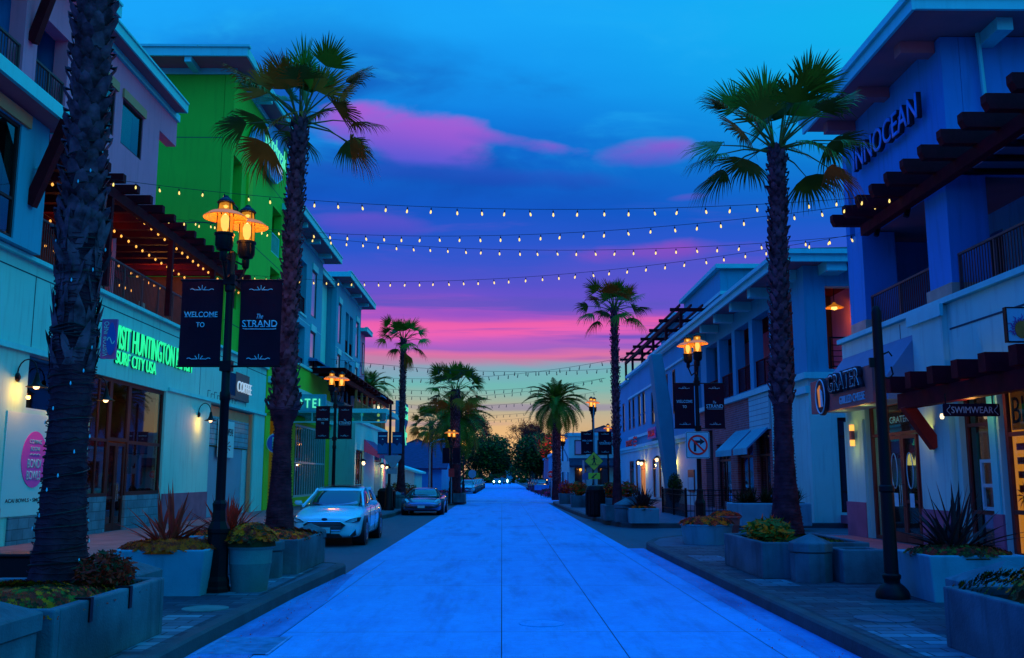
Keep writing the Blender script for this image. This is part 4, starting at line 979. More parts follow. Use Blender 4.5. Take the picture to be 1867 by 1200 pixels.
# glass and steel canopy over the pavement
cn = thing('entrance_canopy', 'pale steel and glass canopy projecting over the pavement in front of the hotel', 'canopy', (-8, 50, 0))
ca = atY(640, 771, 50); cb = atY(705, 745, 50)
m = MB(); z0, z1 = ca.z, cb.z; x0, x1 = -11.2, cb.x
m.box(x0, x1, 50, 50.12, z1-.22, z1); m.box(x0, x1, 56, 56.12, z1-.22, z1); m.box(x1-.1, x1, 50.121, 55.99, z1-.26, z1+.01); m.box(x0, x1, 50, 50.06, z0, z0+.08)
for k in range(5): xx = x0+(x1-x0)*k/4; m.box(xx-.03, xx+.03, 50.01, 50.05, z0+.081, z1-.221)
for k in range(1, 5): m.box(x0, x1-.11, 50.12+k*1.2, 50.2+k*1.2, z1-.2, z1-.05)
m.build('frame', 'trim_white', cn)
m = MB(); m.box(x0+.05, x1-.12, 50.13, 55.98, z1-.04, z1-.02); m.box(x0+.05, x1-.05, 50.06, 50.08, z0+.09, z1-.23); m.build('pane', 'glass_green', cn)
for k, (px, py) in enumerate(((660, 756), (690, 757), (690, 768))):
    p = atY(px, py, 50.6); o = MB().lathe([(.001, -.09), (.07, -.05), (.07, .05), (.001, .09)], p, 8, cap=False).build('canopy_light', 'bulb_warm' if k else 'neon_mint', cn, smooth=True)
# blade sign
bl = thing('blade_sign', 'tall blue projecting hotel sign with green neon letters at the end of the left row', 'sign', (-6.4, 58, 4))
a = atY(720, 802, 57.0); b = atY(731, 730, 57.0)
m = MB(); m.box(a.x, b.x, 57.0, 57.3, a.z+.4, b.z); m.build('post_panel', 'wall_blue', bl)
p0 = [atX(px, py, b.x+.02) for px, py in ((731, 733), (746, 742), (746, 758), (738, 770), (742, 790), (734, 803), (728, 790))]
m = MB(); m.prism([Vector((b.x, 57.0+k[0], k[1])) for k in ((0, b.z-.05), (2.6, b.z-.1), (2.6, b.z-1.2), (1.4, b.z-1.7), (2.2, b.z-2.2), (1.2, b.z-2.75), (.2, b.z-2.4), (0, b.z-1.5))], (.18, 0, 0)); m.build('wave_panel', 'umbrella_navy', bl)
text('lettering', 'shore\nbreak', (b.x+.19, 58.3, b.z-.62), U, V, 2.2, .9, .04, 'neon_mint', bl, off=.02)
text('lettering', 'HOTEL', (b.x+.19, 58.3, b.z-2.0), U, V, 1.2, .28, .04, 'neon_mint', bl)
m = MB(); m.tube([(b.x+.2, 57.1, b.z-1.5), (b.x+.2, 57.9, b.z-2.1), (b.x+.2, 58.4, b.z-2.6)], .04, 6); m.build('neon_wave', 'neon_mint', bl); m = MB(); m.tube([(a.x+.2, 57.15, b.z-.6), (-9.5, 57.15, b.z-.6)], .04, 6); m.build('bracket', 'steel', bl)
# lanterns on the shop row
def sconce(name, x, y, z, nx, e, label, grp=None, s=1., box=False):
    t = thing(name, label, 'wall lamp', (x, y, z), grp)
    m = MB(); m.tube([(x, y, z), (x+nx*.22*s, y, z+.12*s), (x+nx*.28*s, y, z+.02*s)], .02*s, 6); m.build('arm', 'iron_black', t)
    m = MB(); m.lathe([(.02*s, .14*s), (.17*s, .02*s), (.16*s, 0), (.05*s, .04*s)], (x+nx*.28*s, y, z), 12, cap=False); m.build('lamp_shade', 'iron_black', t)
    m = MB(); m.lathe([(.05*s, .02*s), (.09*s, -.08*s), (.06*s, -.17*s), (.001, -.2*s)], (x+nx*.28*s, y, z), 10, cap=False); m.build('bulb', 'wall_lamp_bulb', t, smooth=True)
    plight('wall_lamp_light', (x+nx*.42*s, y, z-.2*s), e*2.2, (1, .40, .06), .05); return t
for k, (px, py, w) in enumerate(((652, 842, 'left'), (688, 848, 'middle'), (697, 851, 'right'))):
    yy = aY(px, X2); z = CAM_H+(870-py)/1740*yy
    sconce('wall_lantern', X2+.0, yy, z, 1, 34, 'small bright wall lantern on the low blue shop row, %s of three' % w, 'lanterns on the low shop row', 1.3)
# houses past the crossing on the left
def gable(name, label, x0, x1, y0, y1, zw, zr, wall, roof, axis='y', over=.5, wins=(), chim=False):
    t = thing(name, label, 'house', ((x0+x1)/2, y0, 0)); m = MB()
    m.box(x0, x1, y0, y1, 0, zw)
    if axis == 'y': m.prism([(x0, y0, zw), (x1, y0, zw), ((x0+x1)/2, y0, zr)], (0, y1-y0, 0))
    else: m.prism([(x1-.001, y0, zw), (x1-.001, y1, zw), (x1-.001, (y0+y1)/2, zr)], (-(x1-x0)+.002, 0, 0))
    m.build('wall', wall, t); m = MB(); th = .16
    if axis == 'y':
        xm = (x0+x1)/2; k = (zr-zw)/(xm-x0)
        for s in (-1, 1): m.prism([(xm, y0-over, zr+.02), (xm+s*(xm-x0+over), y0-over, zw-k*over+.02), (xm+s*(xm-x0+over), y0-over, zw-k*over+.02+th), (xm, y0-over, zr+.02+th)], (0, y1-y0+2*over, 0))
    else:
        ym_ = (y0+y1)/2; k = (zr-zw)/(ym_-y0)
        for s in (-1, 1): m.prism([(x0-over, ym_, zr+.02), (x0-over, ym_+s*(ym_-y0+over), zw-k*over+.02), (x0-over, ym_+s*(ym_-y0+over), zw-k*over+.02+th), (x0-over, ym_, zr+.02+th)], (x1-x0+2*over, 0, 0))
    m.build('roof', roof, t)
    for (fx, a0, a1, z0, z1) in wins: window(t, fx, a0, a1, z0, z1, .07, 2, 1, 'white_frame', 'glass_black', .06)
    return t
gable('house', 'house with a big dark violet roof across the side street on the left', -19, -6.0, 96, 112, 2.6, 5.2, 'wall_slate', 'roof_violet', 'x', .6)
gable('shed', 'low white clapboard shed with garage style front below the violet roof', -12.8, -7.6, 84, 92, 2.1, 2.9, 'wall_white', 'trim_white', 'y', .35, [(CF(84), -11.8, -10.2, .6, 1.9)])
gable('house', 'small blue fronted shop behind the far left lamp posts', -12, -5.9, 114, 122, 3.0, 4.2, 'wall_slate', 'roof_dark', 'y', .4, [(CF(108), -11, -9, 1, 2.6), (CF(108), -8.4, -6.8, 1, 2.6)])
gable('house', 'narrow dusky blue house farthest along the left row', -16, -6.5, 128, 142, 4.6, 6.6, 'wall_slate', 'roof_dark', 'y', .4, [(CF(128), -12, -10, 1, 2.6), (CF(128), -9.4, -7.8, 1, 2.6)])
# ------------------------------------------------------------------ RIGHT: corner building A
XA = 9.5; fa = RF(XA)
A = thing('corner_building', 'dark blue two storey corner building with balcony and big wall letters at the right', 'building', (XA, 21, 0))
Yf = 26.35
m = MB(); m.wall(fa, 8, Yf, .15, 5.35, -.4, 0, [(21.55, 24.95, .15, 3.55), (18.62, 19.8, .15, 3.45), (8.5, 18.22, .15, 3.45)])
m.build('wall', 'wall_teal', A)
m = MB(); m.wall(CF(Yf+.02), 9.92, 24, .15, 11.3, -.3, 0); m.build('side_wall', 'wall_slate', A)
m = MB(); m.fbox(fa, 20.0, 21.5, 0.16, 5.34, .002, .12); m.build('pier', 'wall_teal', A); m = MB(); m.fbox(fa, 25.0, Yf, .16, 3.2, .002, .06); m.build('pier', 'wall_teal', A)
m = MB(); m.fbox(fa, 19.95, 21.53, .15, 1.0, .125, .15); m.build('plinth', 'plinth', A); m = MB(); m.fbox(fa, 25.0, Yf+.02, .15, 1.05, .063, .09); m.build('plinth', 'plinth', A); m = MB(); m.fbox(fa, 18.24, 18.60, .15, 1.0, .003, .05); m.build('plinth', 'plinth', A)
m = MB(); m.fbox(fa, 8, Yf+.05, 5.36, 5.48, -.42, .12); m.fbox(fa, 20-.1, 21.6, 5.1, 5.355, .122, .2); m.build('cornice', 'trim_white', A)
m = MB(); m.fbox(fa, 24.0, 24.03, 4.6, 5.3, .002, .006); m.fbox(fa, 22.4, 22.43, 4.6, 5.3, .002, .006); m.fbox(fa, 8, 19.9, 4.78, 4.82, .002, .012); m.build('panel_joints', 'seam', A)
m = MB(); m.box(XA+.42, 24, 8, Yf, 5.1, 5.34); m.build('deck_floor', 'soffit', A)
# entrance of the grill
window(A, fa, 21.55, 24.95, .15, 3.55, -.12, 1, 1, 'brown_frame', 'glass_clear', .09, zs=[2.75], cs=[23.9, 22.1])
door(A, fa, 22.15, 23.85, .17, 2.7, -.10, 'brown_frame', 'glass_clear')
interior(A, XA+.42, 15, 17.0, 25.2, .1, 4.2, 'interior_dark', open_='x-')
m = MB(); m.fbox(fa, 21.5, 24.8, .2, 4.1, -2.0, -1.9); m.build('back_counter', 'curtain_pink', A)
goods(A, fa, 22.0, 24.6, 1.1, 1.9, -1.2, 6, 9, ('merch_pale', 'merch_teal', 'merch_pale'))
text('window_lettering', 'GRATER', fa.P(23.0, 3.08, -.08), (0, -1, 0), V, 1.1, .16, .004, 'ink_pale', A)
for y in (22.5, 23.4):
    m = MB(); m.tube([fa.P(y+math.cos(k*math.pi/10)*.17, 1.85+math.sin(k*math.pi/10)*.42, -.06) for k in range(21)], .012, 5, cap=False); m.build('door_emblem', 'ink_pale', A)
    m = MB(); m.fbox(fa, y-.12, y+.12, 1.0, 1.32, -.075, -.07); m.build('door_notice', 'ink_pale', A)
for k, y in enumerate((24.65, 24.2, 21.85)):
    m = MB(); m.lathe([(.02, .3), (.05, .25), (.12, 0), (.10, 0), (.03, .2)], (XA+1.0, y, 2.0), 10, cap=False); m.build('pendant_lamp', 'bulb_warm', A)
plight('shop_light', (XA+1.1, 23.4, 2.6), 14, (1, .6, .35), .1)
# window between the piers and swimwear shop
window(A, fa, 18.62, 19.8, .15, 3.45, -.12, 1, 1, 'brown_frame', 'glass_dark', .09, zs=[1.0, 2.75])
m = MB(); a0, a1 = 18.68, 19.2
for q in ((a0, a1, 1.05, 1.12), (a0, a1, 1.98, 2.05), (a0, a0+.07, 1.12, 1.98), (a1-.07, a1, 1.12, 1.98), (a0+.07, a1-.07, 1.5, 1.57)): m.fbox(fa, *q, -.118, -.07)
m.build('serving_hatch', 'white_frame', A)
m = MB(); m.fbox(fa, 18.30, 18.54, 1.001, 3.6, .004, .045); m.build('downpipe_panel', 'trim_white', A)
window(A, fa, 14.6, 18.2, .2, 3.45, -.10, 2, 1, 'brown_frame', 'glass_clear', .1, zs=[1.05, 2.5])
m = MB(); m.fbox(fa, 12.5, 18.215, .2, 3.4, -.26, -.23); m.build('lit_backdrop', 'window_amber', A)
m = MB(); m.fbox(fa, 14.8, 18.1, 2.58, 3.36, -.228, -.19); m.build('window_sign', 'merch_orange', A)
text('window_lettering', 'BIKINIS', fa.P(17.08, 2.95, -.185), (0, -1, 0), V, 1.9, .5, .01, 'ink_dark', A, off=-.004)
for k in range(4): m = MB(); m.fbox(fa, 15.2, 18.05, 2.2-k*.26, 2.33-k*.26, -.228, -.215); m.build('striped_towel', 'wood_red', A)
m = MB(); m.fbox(fa, 15.2, 17.95, .45, 1.35, -.228, -.21); m.build('display_cloth', 'merch_orange', A)
random.seed(8); m = MB()
for k in range(14):
    t = k/14*6.3; c = fa.P(17.85, 1.35, -.205); m.face([c, c+Vector((0, math.cos(t)*.34, math.sin(t)*.3)), c+Vector((0, math.cos(t+.18)*.2, math.sin(t+.18)*.18))])
m.build('palm_print', 'leaf_brown', A, recalc=False)
plight('shop_light', (XA+.25, 17.4, 3.1), 10, (1, .42, .08), .1)
# upper storey: wall with letters, posts, recess, roof
fu2 = RF(9.62)
m = MB(); m.wall(fu2, 19.68, 25.2, 8.2, 11.28, -.4, 0); m.fbox(CF(19.68), 10.03, 26, 8.2, 11.28, -.4, 0)
m.build('upper_wall', 'wall_slate', A)
for y0, y1 in ((24.75, 25.65), (19.9, 20.95), (13.6, 14.6)):
    m = MB(); m.box(9.62, 10.5, y0, y1, 5.5, 8.19); m.build('post', 'wall_slate', A)
    m = MB(); m.box(9.56, 10.56, y0-.08, y1+.08, 5.49, 5.80); m.build('post_base', 'stone_cap', A)
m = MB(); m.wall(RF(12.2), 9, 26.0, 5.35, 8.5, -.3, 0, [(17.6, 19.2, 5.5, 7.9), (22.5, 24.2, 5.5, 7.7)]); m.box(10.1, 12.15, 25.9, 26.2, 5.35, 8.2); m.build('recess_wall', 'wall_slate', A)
m = MB(); m.box(10.03, 24, 9, 26, 8.21, 8.4); m.build('balcony_ceiling', 'soffit', A)
window(A, RF(12.2), 17.6, 19.2, 5.5, 7.9, -.05, 2, 1, 'trim_white', 'glass_dark', .1, name='balcony_door', zs=[7.4])
m = MB(); m.box(12.6, 16, 16, 26, 5.4, 8.2); m.build('interior', 'interior_dark', A)
railing(A, fa, 21.05, 24.65, 5.49, 6.42, -.25, .11, 'rail_metal', 1.5); railing(A, fa, 8, 19.8, 5.49, 6.42, -.25, .11, 'rail_metal', 1.5)
# roof with brackets and gutter
ze = 11.3
m = MB(); m.box(8.52, 26, 18.45, 25.6, ze, ze+.2); m.build('roof', 'soffit', A)
m = MB(); m.box(8.45, 8.52, 18.37, 25.65, ze-.06, ze+.2); m.box(8.37, 8.51, 18.33, 25.7, ze+.201, ze+.36); m.box(8.521, 26, 18.37, 18.45, ze-.04, ze+.2); m.box(8.511, 26, 18.31, 18.47, ze+.202, ze+.36); m.build('fascia', 'trim_white', A)
for y in (20.1, 22.6, 24.9): m = MB(); m.box(8.85, 9.61, y-.17, y+.17, ze-.28, ze-.002); m.build('bracket', 'soffit', A)
for x in (10.6, 12.9, 15.2): m = MB(); m.box(x-.17, x+.17, 18.8, 19.67, ze-.28, ze-.002); m.build('bracket', 'trim_white', A)
m = MB(); P = [atY(px, py, 19.55) for px, py in ((1829, -14), (1826, 8), (1787, 46), (1782, 62), (1797, 190), (1800, 250))]; P[0].y = 18.4; P[1].y = 18.6
m.tube(P, .05, 8); m.build('downpipe', 'trim_white', A, smooth=True)
# wall letters
o = thing('wall_letters', 'large blue raised letters reading INNOCEAN high on the corner building', 'sign', (9.6, 23.5, 9.8))
ya, yb = 24.45, 20.5
text('lettering', 'INNOCEAN', (9.50, (ya+yb)/2, 10.05), (0, -1, 0), V, ya-yb, .62, .11, 'ink_dark', o, off=.014)
text('letter_faces', 'INNOCEAN', (9.39, (ya+yb)/2, 10.05), (0, -1, 0), V, (ya-yb)*.995, .60, .02, 'letter_blue', o, off=.002)
# balcony pergola
pa = thing('pergola', 'dark red timber pergola with heavy rafters above the right balcony', 'pergola', (9.4, 20, 5.5))
m = MB(); m.bar((9.36, 23.9, 7.99), (9.36, 9, 7.99), .2, .27); m.build('beam', 'wood_dark', pa)
for i in range(17):
    y = 23.88-.88*i
    m = MB(); m.prism([(8.55, y, 8.27), (8.62, y, 8.13), (11.6 if y < 19.6 else 9.61, y, 8.13), (11.6 if y < 19.6 else 9.61, y, 8.42), (8.55, y, 8.42)], (0, .2, 0)); m.build('rafter', 'wood_dark', pa)
for y in (21.5, 23.3): m = MB(); m.bar((9.42, y, 7.7), (9.5, y, 8.0), .1, .1); m.build('bolt_plate', 'iron_black', pa)
# lower pergola over the pavement
pl = thing('pergola', 'dark timber pergola with stubby rafters over the swimwear shopfront', 'pergola', (8.9, 16, 3))
m = MB(); m.bar((8.85, 21.0, 3.34), (8.85, 9, 3.34), .22, .34); m.build('beam', 'wood_dark', pl)
for i in range(12):
    y = 20.55-1.03*i
    m = MB(); m.box(8.42, 9.48, y, y+.26, 3.52, 3.86); m.build('rafter', 'wood_dark', pl)
for y in (20.7, 13.6): m = MB(); m.bar((9.4, y, 2.35), (8.8, y, 3.25), .22, .24); m.build('brace', 'wood_red', pl)
plight('wall_lamp_light', (9.1, 20.9, 2.75), 9, (1, .35, .05), .08)
o = MB().lathe([(.03, .06), (.045, 0), (.03, -.05)], (9.2, 19.9, 2.95), 10).build('pergola_lamp', 'wall_lamp_bulb', org=(9.2, 19.9, 2.95), smooth=True); tag(o, 'small amber lamp tucked behind the brace of the low pergola', 'lamp')
plight('wall_lamp_light', (9.0, 18.2, 3.05), 10, (1, .45, .1), .08)
# hanging swimwear sign
hs = thing('hanging_sign', 'long dark hanging board reading SWIMWEAR below the low pergola', 'sign', (8.4, 16.5, 2.7))
Yq = 17.2; a = atY(1722, 759, Yq); b = atY(1823, 736, Yq)
m = MB(); m.box(a.x, b.x, Yq, Yq+.07, a.z, b.z); m.build('board', 'banner_cloth', hs, bevel=.02)
text('lettering', 'SWIMWEAR', ((a.x+b.x)/2, Yq, (a.z+b.z)/2), (1, 0, 0), V, (b.x-a.x)*.74, (b.z-a.z)*.52, .008, 'merch_pale', hs)
for x in (a.x+.08, b.x-.08):
    m = MB(); m.tube([(x+math.cos(k*.7)*.03, Yq-.006, (a.z+b.z)/2-.09+k*.018) for k in range(11)], .006, 5); m.build('scroll_ornament', 'merch_pale', hs)
for x in (a.x+.05, b.x-.12): m = MB(); m.tube([(x, Yq+.03, b.z), (x, Yq+.03, 3.2)], .012, 6); m.build('hanger_rod', 'iron_black', hs)
# sun sign
ss = thing('sun_sign', 'square white hanging sign with an orange and purple sun emblem at the right edge', 'sign', (8.9, 16, 4.2))
a = atY(1839, 622, 16.4); b = atY(1886, 562, 16.4)
m = MB(); m.box(a.x, b.x, 16.4, 16.48, a.z, b.z); m.build('board', 'sign_white', ss)
m = MB(); 
for q in ((a.x-.02, a.x, a.z, b.z), (b.x, b.x+.02, a.z, b.z), (a.x-.02, b.x+.02, a.z-.02, a.z), (a.x-.02, b.x+.02, b.z, b.z+.02)): m.box(q[0], q[1], 16.385, 16.49, q[2], q[3])
m.tube([(b.x, 16.44, b.z-.05), (9.5, 16.44, b.z-.05)], .015, 6); m.build('frame', 'iron_black', ss)
cx_, cz_ = (a.x+b.x)/2, a.z+(b.z-a.z)*.36; r = (b.x-a.x)*.26
m = MB(); m.prism([(cx_+math.cos(k*math.pi/12)*r, 16.375, cz_+math.sin(k*math.pi/12)*r*1.25) for k in range(24)], (0, .02, 0)); m.build('sun_disc', 'merch_orange', ss)
m = MB()
for k in range(15):
    t = -.5+k*(math.pi+1.0)/14; d = Vector((math.cos(t), 0, math.sin(t))); sd = Vector((-math.sin(t), 0, math.cos(t))); c = Vector((cx_, 16.38, cz_)); L_ = r*(2.0 if k % 2 else 1.6)
    m.tube([c+d*r*1.1, c+d*(r*1.35)+sd*.02, c+d*(L_*.85)-sd*.02, c+d*L_*1.05], [.016, .014, .01, .003], 5)
m.build('sun_rays', 'sign_purple', ss)
# awning of the grill with its sign
aw = MB(); aw.prism([(XA-.01, 21.5, 4.95), (8.75, 21.5, 4.0), (8.75, 21.5, 3.45), (XA-.01, 21.5, 3.45)], (0, 4.75, 0))
aw = aw.build('awning', 'awning_blue', A)
gs = thing('shop_sign', 'dark boxed sign reading GRATER GRILLED CHEESE with a round cheese emblem', 'sign', (8.6, 24, 3.5))
m = MB(); m.box(8.60, 8.74, 22.0, 26.45, 3.42, 4.3); m.build('backboard', 'sign_brown', gs)
ya, yb = aY(1519, 8.5), aY(1578, 8.5)
text('lettering', 'GRATER', (8.58, (ya+yb)/2, 4.08), (0, -1, 0), V, ya-yb+.15, .52, .10, 'ink_dark', gs, off=.045)
text('letter_outline', 'GRATER', (8.475, (ya+yb)/2, 4.08), (0, -1, 0), V, ya-yb, .44, .01, 'panel_white', gs, off=.012)
text('letter_faces', 'GRATER', (8.462, (ya+yb)/2, 4.08), (0, -1, 0), V, (ya-yb)*.97, .38, .01, 'ink_dark', gs, off=-.012)
text('lettering', 'GRILLED CHEESE', (8.598, (ya+yb)/2-.25, 3.62), (0, -1, 0), V, 1.7, .2, .02, 'ink_pale', gs, off=.005)
yc, zc = 25.35, 3.82
m = MB(); m.prism([(8.50, yc+math.cos(k*math.pi/14)*.40, zc+math.sin(k*math.pi/14)*.50) for k in range(28)], (.09, 0, 0)); m.build('round_board', 'ink_dark', gs)
m = MB(); m.tube([(8.49, yc+math.cos(k*math.pi/14)*.36, zc+math.sin(k*math.pi/14)*.45) for k in range(29)], .02, 5, cap=False); m.build('ring', 'ink_pale', gs)
m = MB(); m.prism([(8.47, yc+.08, zc-.28), (8.47, yc+.18, zc+.2), (8.47, yc-.02, zc+.3), (8.47, yc-.1, zc-.28)], (.02, 0, 0)); m.build('emblem', 'logo_orange', gs)
m = MB(); m.prism([(8.462, yc-.08, zc-.28), (8.462, yc-.06, zc+.2), (8.462, yc-.2, zc+.1), (8.462, yc-.22, zc-.28)], (.02, 0, 0)); m.build('emblem', 'ink_pale', gs)
# cylinder sconce on the far pier
sc = thing('wall_sconce', 'amber up and down cylinder light on the pier left of the grill door', 'wall lamp', (9.3, 25.7, 2.6), None)
sy_ = aY(1559, 9.35); zc = 1.7+(870-795)/1740*sy_
m = MB(); m.lathe([(.07, -.12), (.07, .12)], (9.33, sy_, zc), 12); m.build('body', 'sign_brown', sc)
for dz in (-.2, .2): m = MB(); m.lathe([(.065, -.08), (.065, .08)], (9.33, sy_, zc+dz), 12); m.build('diffuser', 'bulb_deck', sc)
plight('wall_lamp_light', (9.05, sy_, zc+.45), 5, (1, .42, .08), .05); plight('wall_lamp_light', (9.05, sy_, zc-.45), 5, (1, .42, .08), .05)
for y in (23.5,):
    plight('wall_lamp_light', (8.95, y, 3.3), 7, (1, .5, .1), .1)
# octagonal plate on the far wall
p = atY(1497, 795, 33.5)
m = MB(); m.prism([(p.x+math.cos(k*math.pi/4+.39)*.28, 33.45, p.z+math.sin(k*math.pi/4+.39)*.42) for k in range(8)], (0, .05, 0))
o = m.build('octagonal_plate', 'ink_pale', org=(p.x, 33.5, p.z)); tag(o, 'pale blank octagonal plate on the wall left of the grill entrance', 'sign')
# ------------------------------------------------------------------ RIGHT: building B with the colonnade
XB = 10.7; fb = RF(XB); YB = 33.15
B = thing('arcade_building', 'blue two storey building with upstairs colonnade, tiled roof and brick ground floor', 'building', (XB, 44, 0))
ops = [(34.6, 37.15), (37.7, 40.25), (40.85, 43.35), (43.95, 46.5), (47.0, 49.6)]
m = MB(); m.wall(fb, YB, 51.0, 5.3, 9.15, -.45, 0, [(a, b, 5.42, 8.38) for a, b in ops]); m.build('upper_wall', 'wall_blue', B)
cfb = CF(YB)
m = MB(); m.wall(cfb, XB+.451, 26, 5.3, 9.15, -.4, -.0, [(XB+.75, 13.1, 5.45, 8.40), (13.6, 18, 5.45, 8.45)]); m.build('side_wall', 'wall_blue', B)
m = MB(); m.wall(fb, YB+.42, 37.9, .15, 5.1, -.35, 0, []); m.wall(cfb, XB, 26, .15, 5.1, -.4, 0, [(XB+.95, 13.3, .5, 3.75)]); m.build('ground_wall', 'wall_teal', B)
m = MB(); m.wall(fb, 37.92, 51.6, .15, 5.1, -.35, 0, [(44.9, 47.8, .15, 3.3), (40.9, 43.6, .8, 3.4), (38.3, 40.3, .8, 3.5), (48.6, 50.4, .15, 4.1)]); m.build('brick_wall', 'brick_red', B)
m = MB(); m.fbox(fb, 37.95, 41.0, 3.6, 5.08, .003, .08); m.build('siding_panel', 'wall_white', B)
m = MB(); 
for k in range(6): m.fbox(fb, 37.95, 41.0, 3.8+k*.22, 3.815+k*.22, .081, .086)
m.build('siding_joint', 'seam', B)
m = MB(); m.fbox(fb, YB-.1, 51.7, 5.1, 5.32, -.1, .18); m.fbox(cfb, XB-.17, 26, 5.1, 5.32, .002, .18); m.fbox(fb, YB-.06, 34.6, 4.6, 4.85, .002, .12); m.build('cornice', 'trim_white', B)
m = MB(); m.fbox(fb, YB+.45, 51.5, 8.9, 9.14, -.8, -.46); m.wall(RF(XB+2.4), YB+.5, 51.5, 5.3, 9.3, -.2, 0); m.build('arcade_wall', 'wall_mauve', B)
m = MB(); m.box(XB+.5, 25, YB+.42, 51.5, 5.0, 5.35); m.build('arcade_floor', 'soffit', B)
m = MB(); m.box(XB+.5, 25, YB+.42, 51.5, 8.8, 8.95); m.build('arcade_ceiling', 'wood_red', B)
for a, b in ops: railing(B, fb, a+.02, b-.02, 5.42, 6.55, -.12, .12, 'wood_dark', 1.3)
railing(B, cfb, XB+.87, 13.08, 5.45, 6.6, -.15, .2, 'iron_black', 1.1, horiz=True)
# lit corner door and ceiling lamp in the arcade
window(B, CF(37.2), 11.9, 12.8, 5.5, 8.0, 0, 2, 1, 'rail_wood', 'glass_clear', .09, name='balcony_door', zs=[7.3])
m = MB(); m.wall(CF(37.3), XB+.5, 20, 5.35, 8.8, -.2, 0); m.build('inner_wall', 'interior_brown', B)
o = thing('ceiling_lamp', 'amber ceiling lamp with a wide shade inside the upstairs corner opening', 'ceiling lamp', (12.3, 35, 8.1))
p = atY(1521, 561, 35.0)
m = MB(); m.lathe([(.04, .2), (.10, .12), (.34, 0), (.33, -.02), (.10, .06)], p, 16, cap=False); m.build('lamp_shade', 'lamp_shade_lit', o)
m = MB(); m.lathe([(.10, .04), (.12, -.05), (.001, -.1)], p, 10, cap=False); m.build('bulb', 'bulb_warm', o, smooth=True); m = MB(); m.tube([p+Vector((0, 0, .2)), (p.x, p.y, 8.8)], .015, 5); m.build('rod', 'iron_black', o)
plight('ceiling_lamp_light', p+Vector((0, 0, -.3)), 13, (1, .40, .05), .08)
# roof
m = MB(); zb = 9.16
m.box(XB-1.0, 27, YB-1.0, 51.9, zb, zb+.14); m.build('soffit_board', 'soffit', B)
m = MB(); m.box(XB-1.08, XB-1.0, YB-1.08, 52.0, zb-.1, zb+.3); m.box(XB-1.0, 27, YB-1.08, YB-1.0, zb-.1, zb+.3); m.box(XB-1.2, XB-1.081, YB-1.2, 52, zb+.16, zb+.32); m.box(XB-1.08, 27, YB-1.2, YB-1.081, zb+.16, zb+.32); m.build('fascia', 'trim_white', B)
m = MB(); m.face([(XB-1.15, YB-1.15, zb+.33), (27, YB-1.15, zb+.33), (27, YB+6, zb+2.2), (XB+5.5, YB+6, zb+2.2)]); m.face([(XB-1.15, YB-1.15, zb+.33), (XB+5.5, YB+6, zb+2.2), (XB+5.5, 52, zb+2.2), (XB-1.15, 52, zb+.33)]); m.face([(XB+5.5, YB+6, zb+2.2), (27, YB+6, zb+2.2), (27, 52, zb+2.2), (XB+5.5, 52, zb+2.2)])
m.build('tiled_roof', 'roof_tiles', B, recalc=False)
for y in (34.1, 37.4, 40.5, 43.65, 46.75, 49.9): m = MB(); m.box(XB-.85, XB-.01, y-.22, y+.22, zb-.38, zb-.002); m.build('bracket', 'trim_white', B)
for x in (11.6, 14.2): m = MB(); m.box(x-.35, x+.35, YB-.9, YB-.01, zb-.38, zb-.002); m.build('bracket', 'trim_white', B)
# ground floor openings
window(B, fb, 44.9, 47.8, .15, 3.3, -.12, 2, 1, 'dark_frame', 'glass_dark', .12, zs=[2.5]); window(B, fb, 40.9, 43.6, .8, 3.4, -.12, 2, 1, 'brown_frame', 'glass_dark', .12, zs=[2.6])
window(B, fb, 38.3, 40.3, .8, 3.5, -.12, 2, 1, 'brown_frame', 'glass_dark', .12, zs=[2.6]); window(B, cfb, XB+.95, 13.3, .5, 3.75, -.12, 1, 1, 'dark_frame', 'glass_black', .1, zs=[1.2, 3.1])
m = MB(); m.fbox(fb, 48.6, 50.4, .15, 4.1, -.34, -.3); m.build('doorway', 'interior_dark', B)
interior(B, XB+.37, 16, 38, 48.2, .2, 4.4, 'interior_brown', open_='x-')
goods(B, fb, 38.5, 47.4, .9, 2.3, -.9, 9, 21, ('merch_pale', 'merch_teal', 'merch_orange', 'curtain_pink'))
plight('shop_light', (12.2, 41, 3.4), 14, (1, .5, .15), .1); plight('shop_light', (12.2, 45.5, 3.4), 12, (1, .5, .15), .1)
for a, b in ((38.2, 40.45), (40.8, 43.8)):
    m = MB(); m.prism([(XB-.01, a, 3.75), (XB-.95, a, 2.85), (XB-.95, a, 2.6), (XB-.93, a, 2.6), (XB-.93, a, 2.8), (XB-.01, a, 3.66)], (0, b-a, 0)); o = m.build('awning', 'awning_blue', B)
    m = MB(); n = int((b-a)/.2)
    for k in range(n):
        y = a+(k+.25)*(b-a)/n; m.prism([(XB-.012, y, 3.765), (XB-.965, y, 2.86), (XB-.965, y, 2.6), (XB-.952, y, 2.6), (XB-.952, y, 2.85), (XB-.012, y, 3.752)], (0, (b-a)/n*.45, 0))
    m.build('awning_stripe', 'trim_white', o)
m = MB(); m.fbox(cfb, XB+.9, 16, .15, .42, .002, .8); m.build('step', 'plinth', B)
